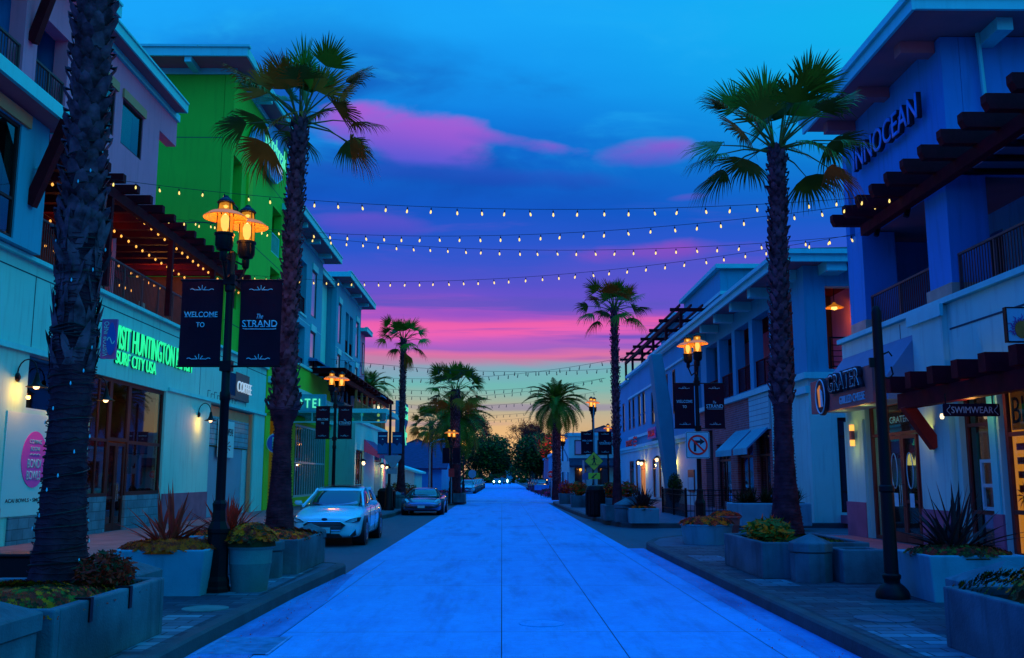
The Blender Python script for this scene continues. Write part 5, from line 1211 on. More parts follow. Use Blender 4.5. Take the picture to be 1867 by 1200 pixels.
# ------------------------------------------------------------------ RIGHT: building C
XC = 10.7; fc = RF(XC)
Cb = thing('cinema_building', 'blue stucco building with curved pale cornices and tall narrow windows beyond the colonnade', 'building', (XC, 65, 0))
wn = [(aY(px0, XC, 6.8), aY(px1, XC, 6.8), z0, z1) for px0, px1, z0, z1 in ((1146, 1150, 5.6, 8.1), (1153, 1157, 5.6, 8.1), (1163, 1168, 5.6, 8.1), (1171, 1176, 5.6, 8.1), (1135, 1139, 5.6, 8.1), (1187, 1193, 5.4, 7.7))]
gw = [(aY(px0, XC), aY(px1, XC), .3, 3.0) for px0, px1 in ((1148, 1156), (1159, 1163), (1168, 1177), (1190, 1196), (1201, 1206))]
m = MB(); m.wall(fc, 51.7, 90, 3.76, 9.9, -.35, 0, wn); m.wall(CF(51.7), XC+.351, 26, .15, 9.9, -.3, 0); m.build('wall', 'wall_blue', Cb); m = MB(); m.wall(fc, 51.7, 90, .15, 3.755, -.35, 0, gw); m.build('ground_wall', 'wall_white', Cb)
for w in wn: window(Cb, fc, *w, -.05, 1, 1, 'dark_frame', 'glass_black', .16, zs=[w[2]+.9])
for a_, b_ in ((61.3, 62.3), (58.6, 59.4)):
    window(Cb, fc, a_, b_, 5.6, 8.3, .04, 1, 1, 'dark_frame', 'curtain', .12)
for i, w in enumerate(gw): window(Cb, fc, *w, -.05, 1 if i != 2 else 2, 1, 'brown_frame' if i != 2 else 'rail_wood', 'glass_dark' if i != 2 else 'window_glow', .12, zs=[2.3], name='window' if i != 2 else 'door')
interior(Cb, XC+.36, 15, 52, 86, .2, 4.5, open_='x-')
m = MB()
for a, b, z, d, hh in ((51.6, 67, 9.95, .42, .2), (51.6, 67, 9.77, .28, .18), (67.1, 80, 9.9, .3, .2), (80, 90, 9.6, .3, .2), (55.5, 66.5, 8.55, .12, .12), (67, 80, 8.1, .14, .14), (51.6, 90, 3.95, .22, .22), (51.6, 90, 3.75, .12, .2), (66.8, 80, 4.75, .16, .2)): m.fbox(fc, a, b, z, z+hh, .002, d)
m.build('cornice', 'trim_white', Cb)
m = MB(); m.fbox(fc, 66.8, 79.6, .16, 9.64, .001, .06)if 0 else None
m = MB(); m.fbox(fc, 51.8, 89, .16, 3.74, .0015, .02)if 0 else None
m = MB(); m.box(XC+.36, 26, 51.8, 90, 9.7, 9.95); m.build('flat_roof', 'soffit', Cb)
tb = thing('rooftop_block', 'taller blue block with a pale band set back above the cornices on the right', 'building', (13, 58, 9.9))
m = MB(); m.wall(RF(12.6), 53.95, 65, 9.96, 13.6, -.4, 0); m.wall(CF(53.95), 13.01, 27, 9.96, 13.6, -.4, 0); m.build('wall', 'wall_blue', tb)
m = MB(); m.box(12.3, 27, 53.6, 65.2, 13.6, 13.85); m.box(12.54, 12.599, 53.8, 65, 12.1, 12.3); m.box(12.6, 27, 53.8, 53.948, 12.1, 12.3); m.build('cornice', 'trim_white', tb)
tb2 = thing('rooftop_block', 'lower rooftop box with thin jutting eave beside the timber roof trellis', 'building', (12.6, 70, 9.9))
m = MB(); m.wall(RF(12.8), 65.1, 76, 9.96, 13.0, -.4, 0); m.wall(CF(66.4), 13.21, 27, 12.0, 12.99, -.4, 0); m.build('wall', 'wall_blue', tb2)
m = MB(); m.box(12.1, 27, 66.2, 79, 13.0, 13.2); m.build('roof', 'trim_white', tb2)
rp = thing('roof_trellis', 'dark red open timber trellis on the roof edge behind the tall palm', 'pergola', (11, 72, 9.9))
for k in range(7): y = 57.5+k*4.2; m = MB(); m.box(10.3, 12.55, y, y+.18, 11.75, 11.95); m.build('rafter', 'wood_dark', rp)
for k in range(3): x = 10.75+k*.7; m = MB(); m.box(x, x+.09, 57, 83.5, 11.96, 12.1); m.build('batten', 'wood_dark', rp)
m = MB(); m.box(10.8, 10.98, 57, 83.5, 11.5, 11.74); m.build('beam', 'wood_dark', rp)
for y in (57.3, 62.5, 68, 73.5, 79, 83.3): m = MB(); m.box(10.8, 10.98, y-.1, y+.1, 9.93, 11.49); m.build('post', 'wood_dark', rp)
# signs and lanterns of C
o = thing('shop_sign', 'red letters reading SONIC BBQ style shop name on the pale band', 'sign', fc.P(75.5, 4.3, .1)); o['label'] = 'small red lettered shop sign on the pale band of the far blue building'
text('lettering', 'SONIC', fc.P(79.3, 4.45, .17), (0, -1, 0), V, 3.6, .5, .06, 'sign_red', o, off=.02); text('lettering', 'the\nice\nbar', fc.P(75.6, 4.5, .17), (0, -1, 0), V, 1.9, .8, .06, 'sign_red', o, off=.02)
o = thing('shop_sign', 'small red and purple sign board on the blue wall left of the leaning pylon', 'sign', fc.P(66, 4.6, .1))
m = MB(); m.fbox(fc, 65.0, 68.4, 4.35, 5.1, .24, .30); m.build('board', 'sign_purple', o); text('lettering', 'SALON', fc.P(66.7, 4.72, .30), (0, -1, 0), V, 2.7, .45, .03, 'sign_red', o, off=.02)
for k, (px, py) in enumerate(((1173, 842), (1179, 843), (1208, 836), (1234, 835))):
    yy = aY(px, XC); z = CAM_H+(870-py)/1740*yy
    sconce('wall_lantern', XC, yy, z, -1, (22, 34, 26, 34)[k], 'bright wall lantern on the far blue shopfront, %s from the left of four' % ('first', 'second', 'third', 'fourth')[k], 'lanterns on the far right shopfront', 1.25)
# leaning pylon
py_ = thing('leaning_pylon', 'smooth blue tapered pylon leaning left beside the lanterns', 'pylon', (8.1, 46, .1))
y = 46.0; q = [atY(px, p_, y) for px, p_ in ((1223, 925), (1239, 925), (1235, 860), (1226, 750), (1207, 645), (1188, 645), (1199, 750))]
m = MB(); m.prism(q, (0, 1.1, 0)); m.build('shaft', 'pylon_teal', py_, bevel=.05)
# far right blocks beyond
def fbox_house(name, label, x0, x1, y0, y1, z, wall, wins=2, trim='trim_white', awn=None):
    t = thing(name, label, 'building', ((x0+x1)/2, y0, 0)); m = MB(); m.box(x0, x1, y0, y1, 0, z); m.build('wall', wall, t)
    m = MB(); m.box(x0-.15, x1+.15, y0-.15, y1, z+.001, z+.3); m.build('cornice', trim, t)
    for k in range(wins):
        a = x0+(x1-x0)*(k+.25)/wins; b = x0+(x1-x0)*(k+.75)/wins; window(t, CF(y0), a, b, 1.0, 2.6, .07, 1, 1, 'dark_frame', 'glass_black', .08)
        if z > 5: window(t, CF(y0), a, b, 3.8, 5.2, .07, 1, 1, 'dark_frame', 'glass_blind', .08)
    if awn: m = MB(); m.prism([(x0, y0-.01, 3.5), (x0, y0-1.2, 2.8), (x0, y0-1.2, 2.6), (x0, y0-.01, 2.9)], (x1-x0, 0, 0)); m.build('awning', awn, t)
    return t
fbox_house('shop_building', 'small pale shop with dark awning beyond the yellow crossing sign', 6.4, 13, 92, 108, 5.6, 'wall_teal', 3, awn='roof_dark')
fbox_house('shop_building', 'violet fronted shop far down the right pavement behind the far palm', 6.0, 12.5, 109, 124, 4.2, 'wall_blue', 2, awn='umbrella_navy')
gable('house', 'house with a low dark hipped roof above the far right shops', 7.5, 19, 125, 140, 6.2, 8.2, 'wall_mauve', 'roof_dark', 'y', .6, [(CF(125), 9, 11, 3.6, 5.2)])
fbox_house('shop_building', 'pink fronted shop just right of the stop sign', 6.3, 12, 141, 150, 4.2, 'wall_pink', 2)
gable('house', 'distant blue gabled house seen between the two round tree crowns', -3.5, 3.5, 300, 312, 4.5, 9.5, 'wall_blue', 'roof_dark', 'y', .4, [(CF(300), -1.5, 1.5, 1.5, 3.5)])
# patio fence
pf = thing('patio_fence', 'black iron patio fence around the far right terrace', 'fence', (7.2, 38, .15))
m = MB()
def fseg(p, q):
    n = max(1, int((Vector(q)-Vector(p)).length/.14)); P_, Q_ = Vector(p), Vector(q)
    for z in (.25, .85, 1.05): m.bar(P_+Vector((0, 0, z)), Q_+Vector((0, 0, z)), .035, .035)
    for i in range(n+1): c = P_.lerp(Q_, i/n); m.box(c.x-.009, c.x+.009, c.y-.009, c.y+.009, c.z+.02, c.z+1.05)
fseg((7.15, 43, .15), (7.15, 37.6, .15)); fseg((7.19, 37.6, .15), (9.6, 37.6, .15)); m.build('rails', 'iron_black', pf)
for x, y in ((7.15, 43), (7.15, 40.3), (7.15, 37.6), (9.6, 37.6)): m = MB(); m.box(x-.04, x+.04, y-.04, y+.04, .15, 1.28); m.build('post', 'iron_black', pf)
# menu board on the white wall
p = atX(1260, 877, XC-.05)
o = thing('menu_board', 'framed notice board on the pale wall right of the leaning pylon', 'notice board', (XC-.04, p.y, p.z))
m = MB(); m.box(XC-.05, XC-.003, p.y-.9, p.y+.9, p.z-.62, p.z+.62); m.build('frame', 'brown_frame', o); m = MB(); m.box(XC-.06, XC-.051, p.y-.75, p.y+.75, p.z-.5, p.z+.2); m.build('panel', 'wall_white', o)
# ------------------------------------------------------------------ plants
def fan(m, base, d, up, L, nb=26, spread=2.0, droop=.5, mi=0, rng=random, w=.030, core=.34):
    """one fan leaf: pleated blades radiating from base around direction d"""
    d = d.normalized(); sd = d.cross(up).normalized(); n = sd.cross(d).normalized()
    for i in range(nb):
        t = (i/(nb-1)-.5)*2; a = t*spread+rng.uniform(-.03, .03); l = L*(1-.16*t*t)*rng.uniform(.82, 1.12)
        dv = (d*math.cos(a)+sd*math.sin(a)).normalized(); pv = dv.cross(n).normalized()
        fold = n*(.10*l*(abs(t)**1.5))*-1
        ww = w*l
        p0 = base; p1 = base+dv*l*core+fold*.4+n*(.02*l if i % 2 else 0); p2 = base+dv*l*.78+fold*.8-Vector((0, 0, 1))*l*droop*.10; p3 = base+dv*l*.95+fold-Vector((0, 0, 1))*l*droop*(.28+rng.uniform(0, .14))
        b = len(m.v); m.v += [p0-pv*ww*.2, p0+pv*ww*.2, p1-pv*ww*1.05, p1+pv*ww*1.05, p2-pv*ww*.48, p2+pv*ww*.48, p3]
        m.f += [[b, b+1, b+3, b+2], [b+2, b+3, b+5, b+4], [b+4, b+5, b+6]]; m.m += [mi]*3
def palm_trunk(parent, x, y, z0, z1, rb, rt, lean=(0, 0), boots_from=.35, seed=1, detail=1.0, bulge=None, name='trunk'):
    rng = random.Random(seed); m = MB(); H = z1-z0; n = 22; K = int(46*detail)
    cx = lambda t: Vector((x+lean[0]*t*t, y+lean[1]*t*t, 0))
    def rad(t):
        r = rt+(rb-rt)*(1-t)**3.2 if t < 1 else rt
        r = rt+(rb-rt)*math.exp(-t*H/1.0)
        if bulge:
            for (zc, s, a) in bulge: r += a*math.exp(-((t*H+z0-zc)/s)**2)
        return r
    b = len(m.v)
    for i in range(K+1):
        t = i/K; r = rad(t); c = cx(t)
        for j in range(n):
            a = 2*math.pi*j/n; rr = r*(1+rng.uniform(-.035, .035))*(1+.03*math.sin(i*1.9))
            m.v.append(c+Vector((math.cos(a)*rr, math.sin(a)*rr, z0+t*H)))
    for i in range(K):
        for j in range(n): m.f.append([b+i*n+j, b+i*n+(j+1) % n, b+(i+1)*n+(j+1) % n, b+(i+1)*n+j]); m.m.append(0)
    # old leaf boots: overlapping split scales, one spiral row after another
    row = .125 if detail < 1.4 else .10; z = z0+boots_from*H; k = 0
    while z < z1-.02:
        t = (z-z0)/H; r = rad(t); c = cx(t); nn = max(7, int(2*math.pi*r/(.135)))
        for j in range(nn):
            a = 2*math.pi*(j+(k % 2)*.5)/nn+rng.uniform(-.08, .08); dr = Vector((math.cos(a), math.sin(a), 0)); tg = Vector((-math.sin(a), math.cos(a), 0))
            w = 2*math.pi*r/nn*.62; zz = z+rng.uniform(-.02, .02); h = rng.uniform(.08, .16); o = rng.uniform(.05, .115)
            base = c+dr*(r*.93)
            m_ = [base+tg*w+Vector((0, 0, zz-.05)), base-tg*w+Vector((0, 0, zz-.05)), base+dr*(o*.9)-tg*w*.55+Vector((0, 0, zz+h*.7)), base+dr*o+Vector((0, 0, zz+h))+tg*w*rng.uniform(-.3, .3), base+dr*(o*.9)+tg*w*.55+Vector((0, 0, zz+h*.7)), base+dr*.0+Vector((0, 0, zz+h*.75))]
            b = len(m.v); m.v += m_; m.f += [[b, b+1, b+2, b+3, b+4], [b+4, b+3, b+5], [b+3, b+2, b+5]]; m.m += [1, 1, 1]
        z += row; k += 1
    # fibre rings lower down
    z = z0+.05
    while z < z0+boots_from*H:
        t = (z-z0)/H; r = rad(t); c = cx(t); pts = []
        for j in range(23): a = 2*math.pi*j/22; pts.append(c+Vector((math.cos(a)*(r+.012+rng.uniform(-.012, .012)), math.sin(a)*(r+.012+rng.uniform(-.012, .012)), z+rng.uniform(-.015, .015))))
        m.tube(pts, .005, 4, 0, False); z += rng.uniform(.035, .07)
    return m.build(name, ['palm_trunk', 'palm_boot'], parent, smooth=False, recalc=False), cx, rad
def fan_palm(label, x, y, z0, z1, rb, rt, R_=1.25, nf=46, nb=26, lean=(0, 0), seed=1, boots_from=.3, detail=1., bulge=None, dead_lamplit=.3, petl=.9, crown=True, group=None, low=-.55, bw=.030):
    rng = random.Random(seed*7+1); t = thing('palm_tree', label, 'palm tree', (x, y, z0), group)
    tr, cx, rad = palm_trunk(t, x, y, z0, z1, rb, rt, lean, boots_from, seed, detail, bulge)
    if not crown: return t, cx, rad
    top = cx(1)+Vector((0, 0, z1)); m = MB()
    for i in range(nf):
        f = (i+.5)/nf; el = low+(1.5-low)*f**.85; az = i*2.39996+rng.uniform(-.25, .25)
        d = Vector((math.cos(az)*math.cos(el), math.sin(az)*math.cos(el), math.sin(el)))
        pl_ = petl*R_*rng.uniform(.60, .80)*(1.0 if el < 1 else .72); droop = (.12 if el > .75 else .35)+max(0, (.7-el))*.5
        base = top+Vector((0, 0, rng.uniform(-.15, .12)))+Vector((math.cos(az), math.sin(az), 0))*rt*.6
        mid = base+d*pl_*.55+Vector((0, 0, .02)); tip = base+d*pl_-Vector((0, 0, 1))*pl_*.12*droop
        m.tube([base, mid, tip], [.022, .014, .009], 4, 2, False)
        dd = (d-Vector((0, 0, .35*droop))).normalized(); mi = 1 if (el < -.1 and rng.random() < dead_lamplit+.3) or rng.random() < dead_lamplit*.4 else 0
        up = Vector((0, 0, 1)) if abs(dd.z) < .9 else Vector((math.cos(az), math.sin(az), 0))
        roll = rng.uniform(-.7, .7)+(1.2 if (el > .8 and i % 2) else 0); sdv = dd.cross(up).normalized(); up2 = (sdv.cross(dd)*math.cos(roll)+sdv*math.sin(roll))
        fan(m, tip-dd*.03, dd, up2, R_*rng.uniform(.42, .54), nb, rng.uniform(1.15, 1.5), droop*1.2, mi, rng, bw)
    m.build('crown', ['palm_leaf', 'palm_dead_lamplit', 'palm_petiole'], t, recalc=False)
    return t, cx, rad
PB = [(3.3, .25, .04)]
t, cx, rad = fan_palm('huge near palm trunk wrapped in wires in the left foreground planter', -4.25, 9.45, .60, 9.2, .285, .155, crown=True, R_=1.3, nf=30, nb=20, seed=3, boots_from=.41, detail=2.2, lean=(-.09, 0), bulge=[(3.95, .5, .05), (2.9, .5, .035)])
tL1 = t
# split fibrous sheaths on the middle of the near trunk
rng = random.Random(77); m = MB()
for i in range(150):
    z = rng.uniform(2.7, 4.3); tt = (z-.6)/8.6; r = rad(tt); a = rng.uniform(0, 6.28); c = cx(tt); dr = Vector((math.cos(a), math.sin(a), 0)); tg = Vector((-math.sin(a), math.cos(a), 0))
    h = rng.uniform(.18, .42); w = rng.uniform(.03, .075); s = rng.uniform(-.5, .5); o = rng.uniform(.01, .03)
    p = lambda u, v, q: c+dr*(r*.985+q)+tg*(u+v*s)+Vector((0, 0, z+v))
    m.face([p(-w, 0, 0), p(w, 0, 0), p(w*.75, h*.6, o), p(0, h, o*1.8), p(-w*.75, h*.6, o)])
m.build('fibre_sheath', 'palm_boot', tL1, recalc=False)
# string of fairy lights wound round the near trunk
fw = thing('wound_light_wire', 'thin black light wire with tiny unlit bulbs wound around the near palm trunk', 'light string', (-4.30, 9.45, .6))
m = MB(); pts = []; 
for i in range(620):
    z = .75+i*.0071; 
    tt = (z-.6)/8.6; r = rad(tt)+.016+.006*math.sin(i*1.3); a = i*.265+.35*math.sin(i*.031); pts.append(cx(tt)+Vector((math.cos(a)*r, math.sin(a)*r, z+.03*math.sin(i*.13))))
m.tube(pts, .0075, 4, 0, False)
for k in range(5):
    z = 3.08+k*.022; tt = (z-.6)/8.6; m.tube([cx(tt)+Vector((math.cos(j*.3)*(rad(tt)+.03), math.sin(j*.3)*(rad(tt)+.03), z+.02*math.sin(j+k))) for j in range(22)], .009, 4, 0, False)
m.build('wire', 'wire_black', fw, recalc=False)
m = MB(); rng = random.Random(5)
for i in range(8, 620, 13):
    p = pts[i]; m.lathe([(.001, -.012), (.009, 0), (.006, .02), (.001, .03)], p+Vector((p.x+4.25, p.y-9.45, 0)).normalized()*.008, 6, cap=False)
o = m.build('tiny_bulbs', 'ink_pale', fw, recalc=False); o['kind'] = 'stuff'
fan_palm('tall fan palm with a brown green crown against the green hotel, behind the round pot', -3.96, 17.35, .62, 8.42, .29, .125, R_=1.52, nf=28, nb=36, seed=12, boots_from=.30, detail=1.4, bulge=[(2.95, .22, .12), (3.5, .5, .05)], dead_lamplit=1.1, low=-.38, lean=(.12, 0))  # high brown share puts the lamp's warm light into the frond colour
fan_palm('tall fan palm with a dark ragged crown on the right pavement before the arcade building', 4.98, 16.95, .62, 7.75, .31, .13, R_=1.66, nf=28, nb=36, seed=29, boots_from=.34, detail=1.4, dead_lamplit=.2, lean=(.12, 0), bulge=[(3.4, .4, .04)], low=-.42)
fan_palm('tall slender fan palm with a hanging brown seed tuft on the left', -5.42, 52, .6, 9.2, .32, .14, R_=1.5, nf=28, nb=18, bw=.045, seed=41, boots_from=.5, detail=.6, lean=(.0, 0))
fan_palm('slender fan palm rising beside the crossing sign on the right', 4.25, 35.6, .6, 8.0, .20, .11, R_=1.4, nf=28, nb=20, bw=.042, seed=57, boots_from=.3, detail=1.0, lean=(0, 0))
fan_palm('thick fan palm at the centre left in front of the drooping date palm', -3.0, 61.5, .5, 7.3, .42, .28, R_=1.9, nf=40, nb=18, low=-.7, bw=.055, seed=63, boots_from=.3, detail=.7, dead_lamplit=.7)
fan_palm('small fan palm with a dark round crown far left of the street end', -6.2, 84, 0, 6.4, .24, .16, R_=1.9, nf=44, nb=14, bw=.07, seed=71, boots_from=.6, detail=.4, low=-1.1)
fan_palm('distant small fan palm showing between the lamps above the far left houses', -14.4, 96, 0, 10.6, .24, .16, R_=2.4, nf=26, nb=12, seed=73, boots_from=.6, detail=.3)
# seed tuft on the slender palm
def date_palm(label, x, y, z0, z1, rb, rt, L=3.0, nf=60, seed=1, low=-.75, trunk=True):
    rng = random.Random(seed); t = thing('date_palm', label, 'palm tree', (x, y, z0))
    if trunk: palm_trunk(t, x, y, z0, z1, rb, rt, (0, 0), .2, seed, .6)
    top = Vector((x, y, z1)); m = MB()
    for i in range(nf):
        f = (i+.5)/nf; el = low+(1.45-low)*f; az = i*2.39996+rng.uniform(-.2, .2); l = L*rng.uniform(.85, 1.05)*(1 if el < 1 else .75)
        pts = []; c = top.copy(); e = el+.25; n = 10
        for k in range(n+1):
            pts.append(c.copy()); e -= (.10+.05*math.cos(el)); c = c+Vector((math.cos(az)*math.cos(e), math.sin(az)*math.cos(e), math.sin(e)))*l/n
        m.tube(pts, [.03*(1-k/n)+.006 for k in range(n+1)], 3, 2, False)
        for k in range(1, n+1):
            for s in (-1, 1):
                for q in (0, .5):
                    if k+q > n: continue
                    p = pts[k] if q == 0 else (pts[k]+pts[min(k+1, n)])/2; d = (pts[min(k+1, n)]-pts[k-1]).normalized(); sd = d.cross(Vector((0, 0, 1))).normalized()*s
                    v = (d*.75+sd*.75+Vector((0, 0, .22))).normalized(); ll = l*.19*(math.sin(math.pi*min(1, (k+q)/n*.9+.1))+.25)*rng.uniform(.8, 1.1); w = d*.045
                    b = len(m.v); m.v += [p-w, p+w, p+v*ll*.6+w*.8, p+v*ll-Vector((0, 0, .12*ll)), p+v*ll*.6-w*.8]; m.f.append([b, b+1, b+2, b+3, b+4]); m.m.append(0)
    m.build('crown', ['palm_leaf', 'palm_dead_lamplit', 'palm_petiole'], t, recalc=False); return t
date_palm('broad drooping date palm behind the thick centre left palm', -3.35, 71, 0, 6.0, .4, .3, 3.4, 70, 5, -.9)
date_palm('broad date palm with arching fronds right of the street end', 3.75, 66, .15, 6.75, .36, .26, 2.7, 66, 9, -.8)
date_palm('palm fronds showing over the deck roof behind the left apartments', -11.9, 86, 0, 9.6, .4, .3, 2.8, 40, 15, -.5)
rng = random.Random(2); m = MB()
c = Vector((-5.22, 51.8, 8.1))
for i in range(60):
    a = rng.uniform(0, 6.28); r = rng.uniform(.05, .3); m.tube([c+Vector((-.1, 0, .3)), c+Vector((math.cos(a)*r*.7+.1, math.sin(a)*r, .0)), c+Vector((math.cos(a)*r+.15, math.sin(a)*r, -.55+rng.uniform(-.2, .1)))], [.02, .015, .004], 3, 0, False)
for ob in C.objects:
    if ob.get('label', '').startswith('tall slender fan palm'): m.build('seed_tuft', 'palm_dead_lamplit', ob, recalc=False)
# ---- flax, succulents, shrubs
def flax(label, x, y, z, r, h, n=42, mt='flax_bronze', seed=1, group=None, parent=None, lean=1.0):
    rng = random.Random(seed); m = MB()
    for i in range(n):
        az = rng.uniform(0, 6.283); el = rng.uniform(.30, 1.45); l = h*rng.uniform(.6, 1.08); w = rng.uniform(.016, .03)*h/.9*1.15
        d = Vector((math.cos(az)*math.cos(el)*lean, math.sin(az)*math.cos(el)*lean, math.sin(el))).normalized(); sd = d.cross(Vector((0, 0, 1))).normalized(); nn = sd.cross(d)
        p = Vector((x+rng.uniform(-1, 1)*r*.25, y+rng.uniform(-1, 1)*r*.25, z)); k = 5; b = len(m.v)
        for q in range(k+1):
            f = q/k; ww = w*(1-.15*f) if f < .6 else w*(1-f)*2.2; c = p+d*l*f-Vector((0, 0, 1))*l*.16*f*f*math.cos(el)
            m.v += [c-sd*ww+nn*ww*.5, c, c+sd*ww+nn*ww*.5]
        for q in range(k): m.f += [[b+q*3, b+q*3+1, b+q*3+4, b+q*3+3], [b+q*3+1, b+q*3+2, b+q*3+5, b+q*3+4]]; m.m += [0, 0]
    o = m.build('flax_plant', mt, recalc=False, org=(x, y, z)); tag(o, label, 'plant', group); return o
def rosettes(m, c, rx, ry, h, n, rng, size=.055, mats=4, flat=False):
    for i in range(n):
        a = rng.uniform(0, 6.283); q = math.sqrt(rng.random()); x, y = math.cos(a)*q*rx, math.sin(a)*q*ry
        if flat: x, y = rng.uniform(-rx, rx), rng.uniform(-ry, ry); q = max(abs(x)/rx, abs(y)/ry)
        z = h*math.sqrt(max(0, 1-q*q*.92))*rng.uniform(.75, 1.05); p = Vector(c)+Vector((x, y, z)); s = size*rng.uniform(.6, 1.25); mi = rng.randrange(mats)
        tilt = Vector((x/max(rx, .01), y/max(ry, .01), .9)).normalized(); sd = tilt.orthogonal().normalized(); s2 = tilt.cross(sd)
        for k in range(7):
            t = 2*math.pi*k/7+rng.uniform(-.2, .2); d = sd*math.cos(t)+s2*math.sin(t); e = sd*math.cos(t+1.57)+s2*math.sin(t+1.57); b = len(m.v)
            m.v += [p, p+d*s*.55+e*s*.26+tilt*s*.16, p+d*s*1.05+tilt*s*.34, p+d*s*.55-e*s*.26+tilt*s*.16]; m.f.append([b, b+1, b+2, b+3]); m.m.append(mi)
def succulents(label, c, rx, ry, h, n, seed, size=.055, mats=('leaf_orange', 'leaf_brown', 'leaf_yellow', 'leaf_red', 'leaf_dark'), flat=False, cat='plant', group=None):
    rng = random.Random(seed); m = MB()
    m.lathe([(1, 0), (.92, h*.45), (.5, h*.82), (.01, h*.9)], (0, 0, 0), 14, len(mats)-1, cap=False)
    for i, v in enumerate(m.v): m.v[i] = Vector((c[0]+v.x*rx*.95, c[1]+v.y*ry*.95, c[2]+v.z))
    rosettes(m, c, rx, ry, h, n, rng, size, len(mats), flat)
    o = m.build('succulent_bed', list(mats), recalc=False, org=c); tag(o, label, cat, group); return o
def shrub(label, c, rx, ry, h, n, seed, mats=('leaf_green', 'leaf_dark', 'leaf_yellow'), size=.07, name='shrub', bottom=0.):
    rng = random.Random(seed); m = MB()
    for i in range(n):
        d = Vector((rng.gauss(0, 1), rng.gauss(0, 1), rng.gauss(0, 1))).normalized(); q = rng.random()**.4
        p = Vector((c[0]+d.x*rx*q, c[1]+d.y*ry*q, c[2]+bottom+h*.5+d.z*h*.5*q)); s = size*rng.uniform(.6, 1.3)
        u = Vector((rng.gauss(0, 1), rng.gauss(0, 1), rng.gauss(0, .6))).normalized(); w = u.orthogonal().normalized(); b = len(m.v)
        m.v += [p-u*s*.5, p+w*s*.28, p+u*s, p-w*s*.28]; m.f.append([b, b+1, b+2, b+3]); m.m.append(rng.randrange(len(mats)))
    o = m.build(name, list(mats), recalc=False, org=c); tag(o, label, 'shrub'); return o
# ---- round topped street trees at the end, built limb by limb
def tree(label, x, y, h, rx, ry, rz, zc, n, seed, leafsize=.3, bare=False, mats=('leaf_dark', 'leaf_green', 'leaf_dark'), dx=0.):
    rng = random.Random(seed); t = thing('street_tree', label, 'tree', (x, y, 0)); m = MB(); tips = []
    def branch(p, d, l, r, dep):
        q = p+d*l*.5+Vector((rng.uniform(-.06, .06)*l, rng.uniform(-.06, .06)*l, 0)); e = p+d*l; m.tube([p, q, e], [r, r*.85, r*.68], 6, 0, False)
        if dep == 0: tips.append(e); return
        for k in range(3 if dep > 1 or bare else 2):
            nd = (d+Vector((rng.gauss(0, .55), rng.gauss(0, .55), rng.gauss(.12, .3)))).normalized(); branch(e, nd, l*rng.uniform(.6, .82), r*.62, dep-1)
    branch(Vector((x, y, 0)), Vector((0, 0, 1)), h*.30, h*.028, 5 if bare else 4)
    m.build('trunk', 'bark', t, recalc=False)
    x += dx
    if n:
        m = MB(); cl = [Vector((x+rng.uniform(-.8, .8)*rx, y+rng.uniform(-.8, .8)*ry, zc+rng.uniform(-.75, .8)*rz)) for _ in range(34)]
        for i in range(n):
            if rng.random() < .8:
                c = rng.choice(cl); d = Vector((rng.gauss(0, 1), rng.gauss(0, 1), rng.gauss(0, .8)))*.24*rx; p = c+d
            else:
                d = Vector((rng.gauss(0, 1), rng.gauss(0, 1), rng.gauss(0, 1))).normalized()*rng.random()**.35; p = Vector((x+d.x*rx, y+d.y*ry, zc+d.z*rz))
            e = ((p.x-x)/rx)**2+((p.y-y)/ry)**2+((p.z-zc)/rz)**2
            if e > 1.12: continue
            s = leafsize*rng.uniform(.5, 1.2); u = Vector((rng.gauss(0, 1), rng.gauss(0, 1), rng.gauss(0, .7))).normalized(); w = u.orthogonal().normalized(); b = len(m.v)
            m.v += [p-u*s*.5, p+w*s*.3, p+u*s*.7, p-w*s*.3]; m.f.append([b, b+1, b+2, b+3]); m.m.append(rng.randrange(3))
        m.build('crown', list(mats), t, recalc=False)
    elif bare:
        m = MB()
        for p in tips:
            for k in range(4):
                d = Vector((rng.gauss(0, 1), rng.gauss(0, 1), rng.gauss(0.2, .8))).normalized(); e = p+d*h*.055; m.tube([p, e], [.03, .012], 3, 0, False)
                for q in range(3): s = .14; c = e+Vector((rng.gauss(0, .2), rng.gauss(0, .2), rng.gauss(0, .2))); b = len(m.v); m.v += [c, c+Vector((s, 0, s*.4)), c+Vector((s*.3, 0, s))]; m.f.append([b, b+1, b+2]); m.m.append(1)
        m.build('twigs', ['bark', 'leaf_brown'], t, recalc=False)
    return t
tree('round dark green street tree left of the street end', -4.6, 150, 8.5, 3.7, 4.3, 3.2, 5.3, 9000, 5, .42, dx=2.6)
tree('big dark street tree right of the street end', 5.2, 148, 9, 3.7, 4.3, 3.2, 5.2, 9000, 6, .42)
tree('dark green tree behind the right hand lamps, lower crown', 8.6, 160, 8, 3.8, 4, 3.4, 5.4, 5000, 7, .42)
tree('dark tree at the left kerb behind the row of parked cars', -7.2, 165, 9, 4.6, 4, 3.6, 5.8, 5500, 8, .45)
tree('nearly bare branching tree rising over the left round tree', -5.8, 118, 10.6, 1, 1, 1, 1, 0, 15, bare=True)
tree('nearly bare purple brown tree behind the right street tree', 1.3+4.2, 175, 12.5, 1, 1, 1, 1, 0, 23, bare=True)
tree('small dark tree closing the view at the far end of the street', -1.5, 262, 9, 6, 4, 4.2, 5.2, 3500, 31, .6)
tree('wide dark tree at the far right end of the street', 7.5, 255, 9, 7, 4, 4.4, 5.4, 3500, 33, .6)
tree('amber lit tree crown behind the far left lamps', -7.8, 128, 7, 2.3, 3, 2.4, 5.6, 2200, 37, .32, mats=('leaf_brown', 'leaf_dark', 'leaf_green'))
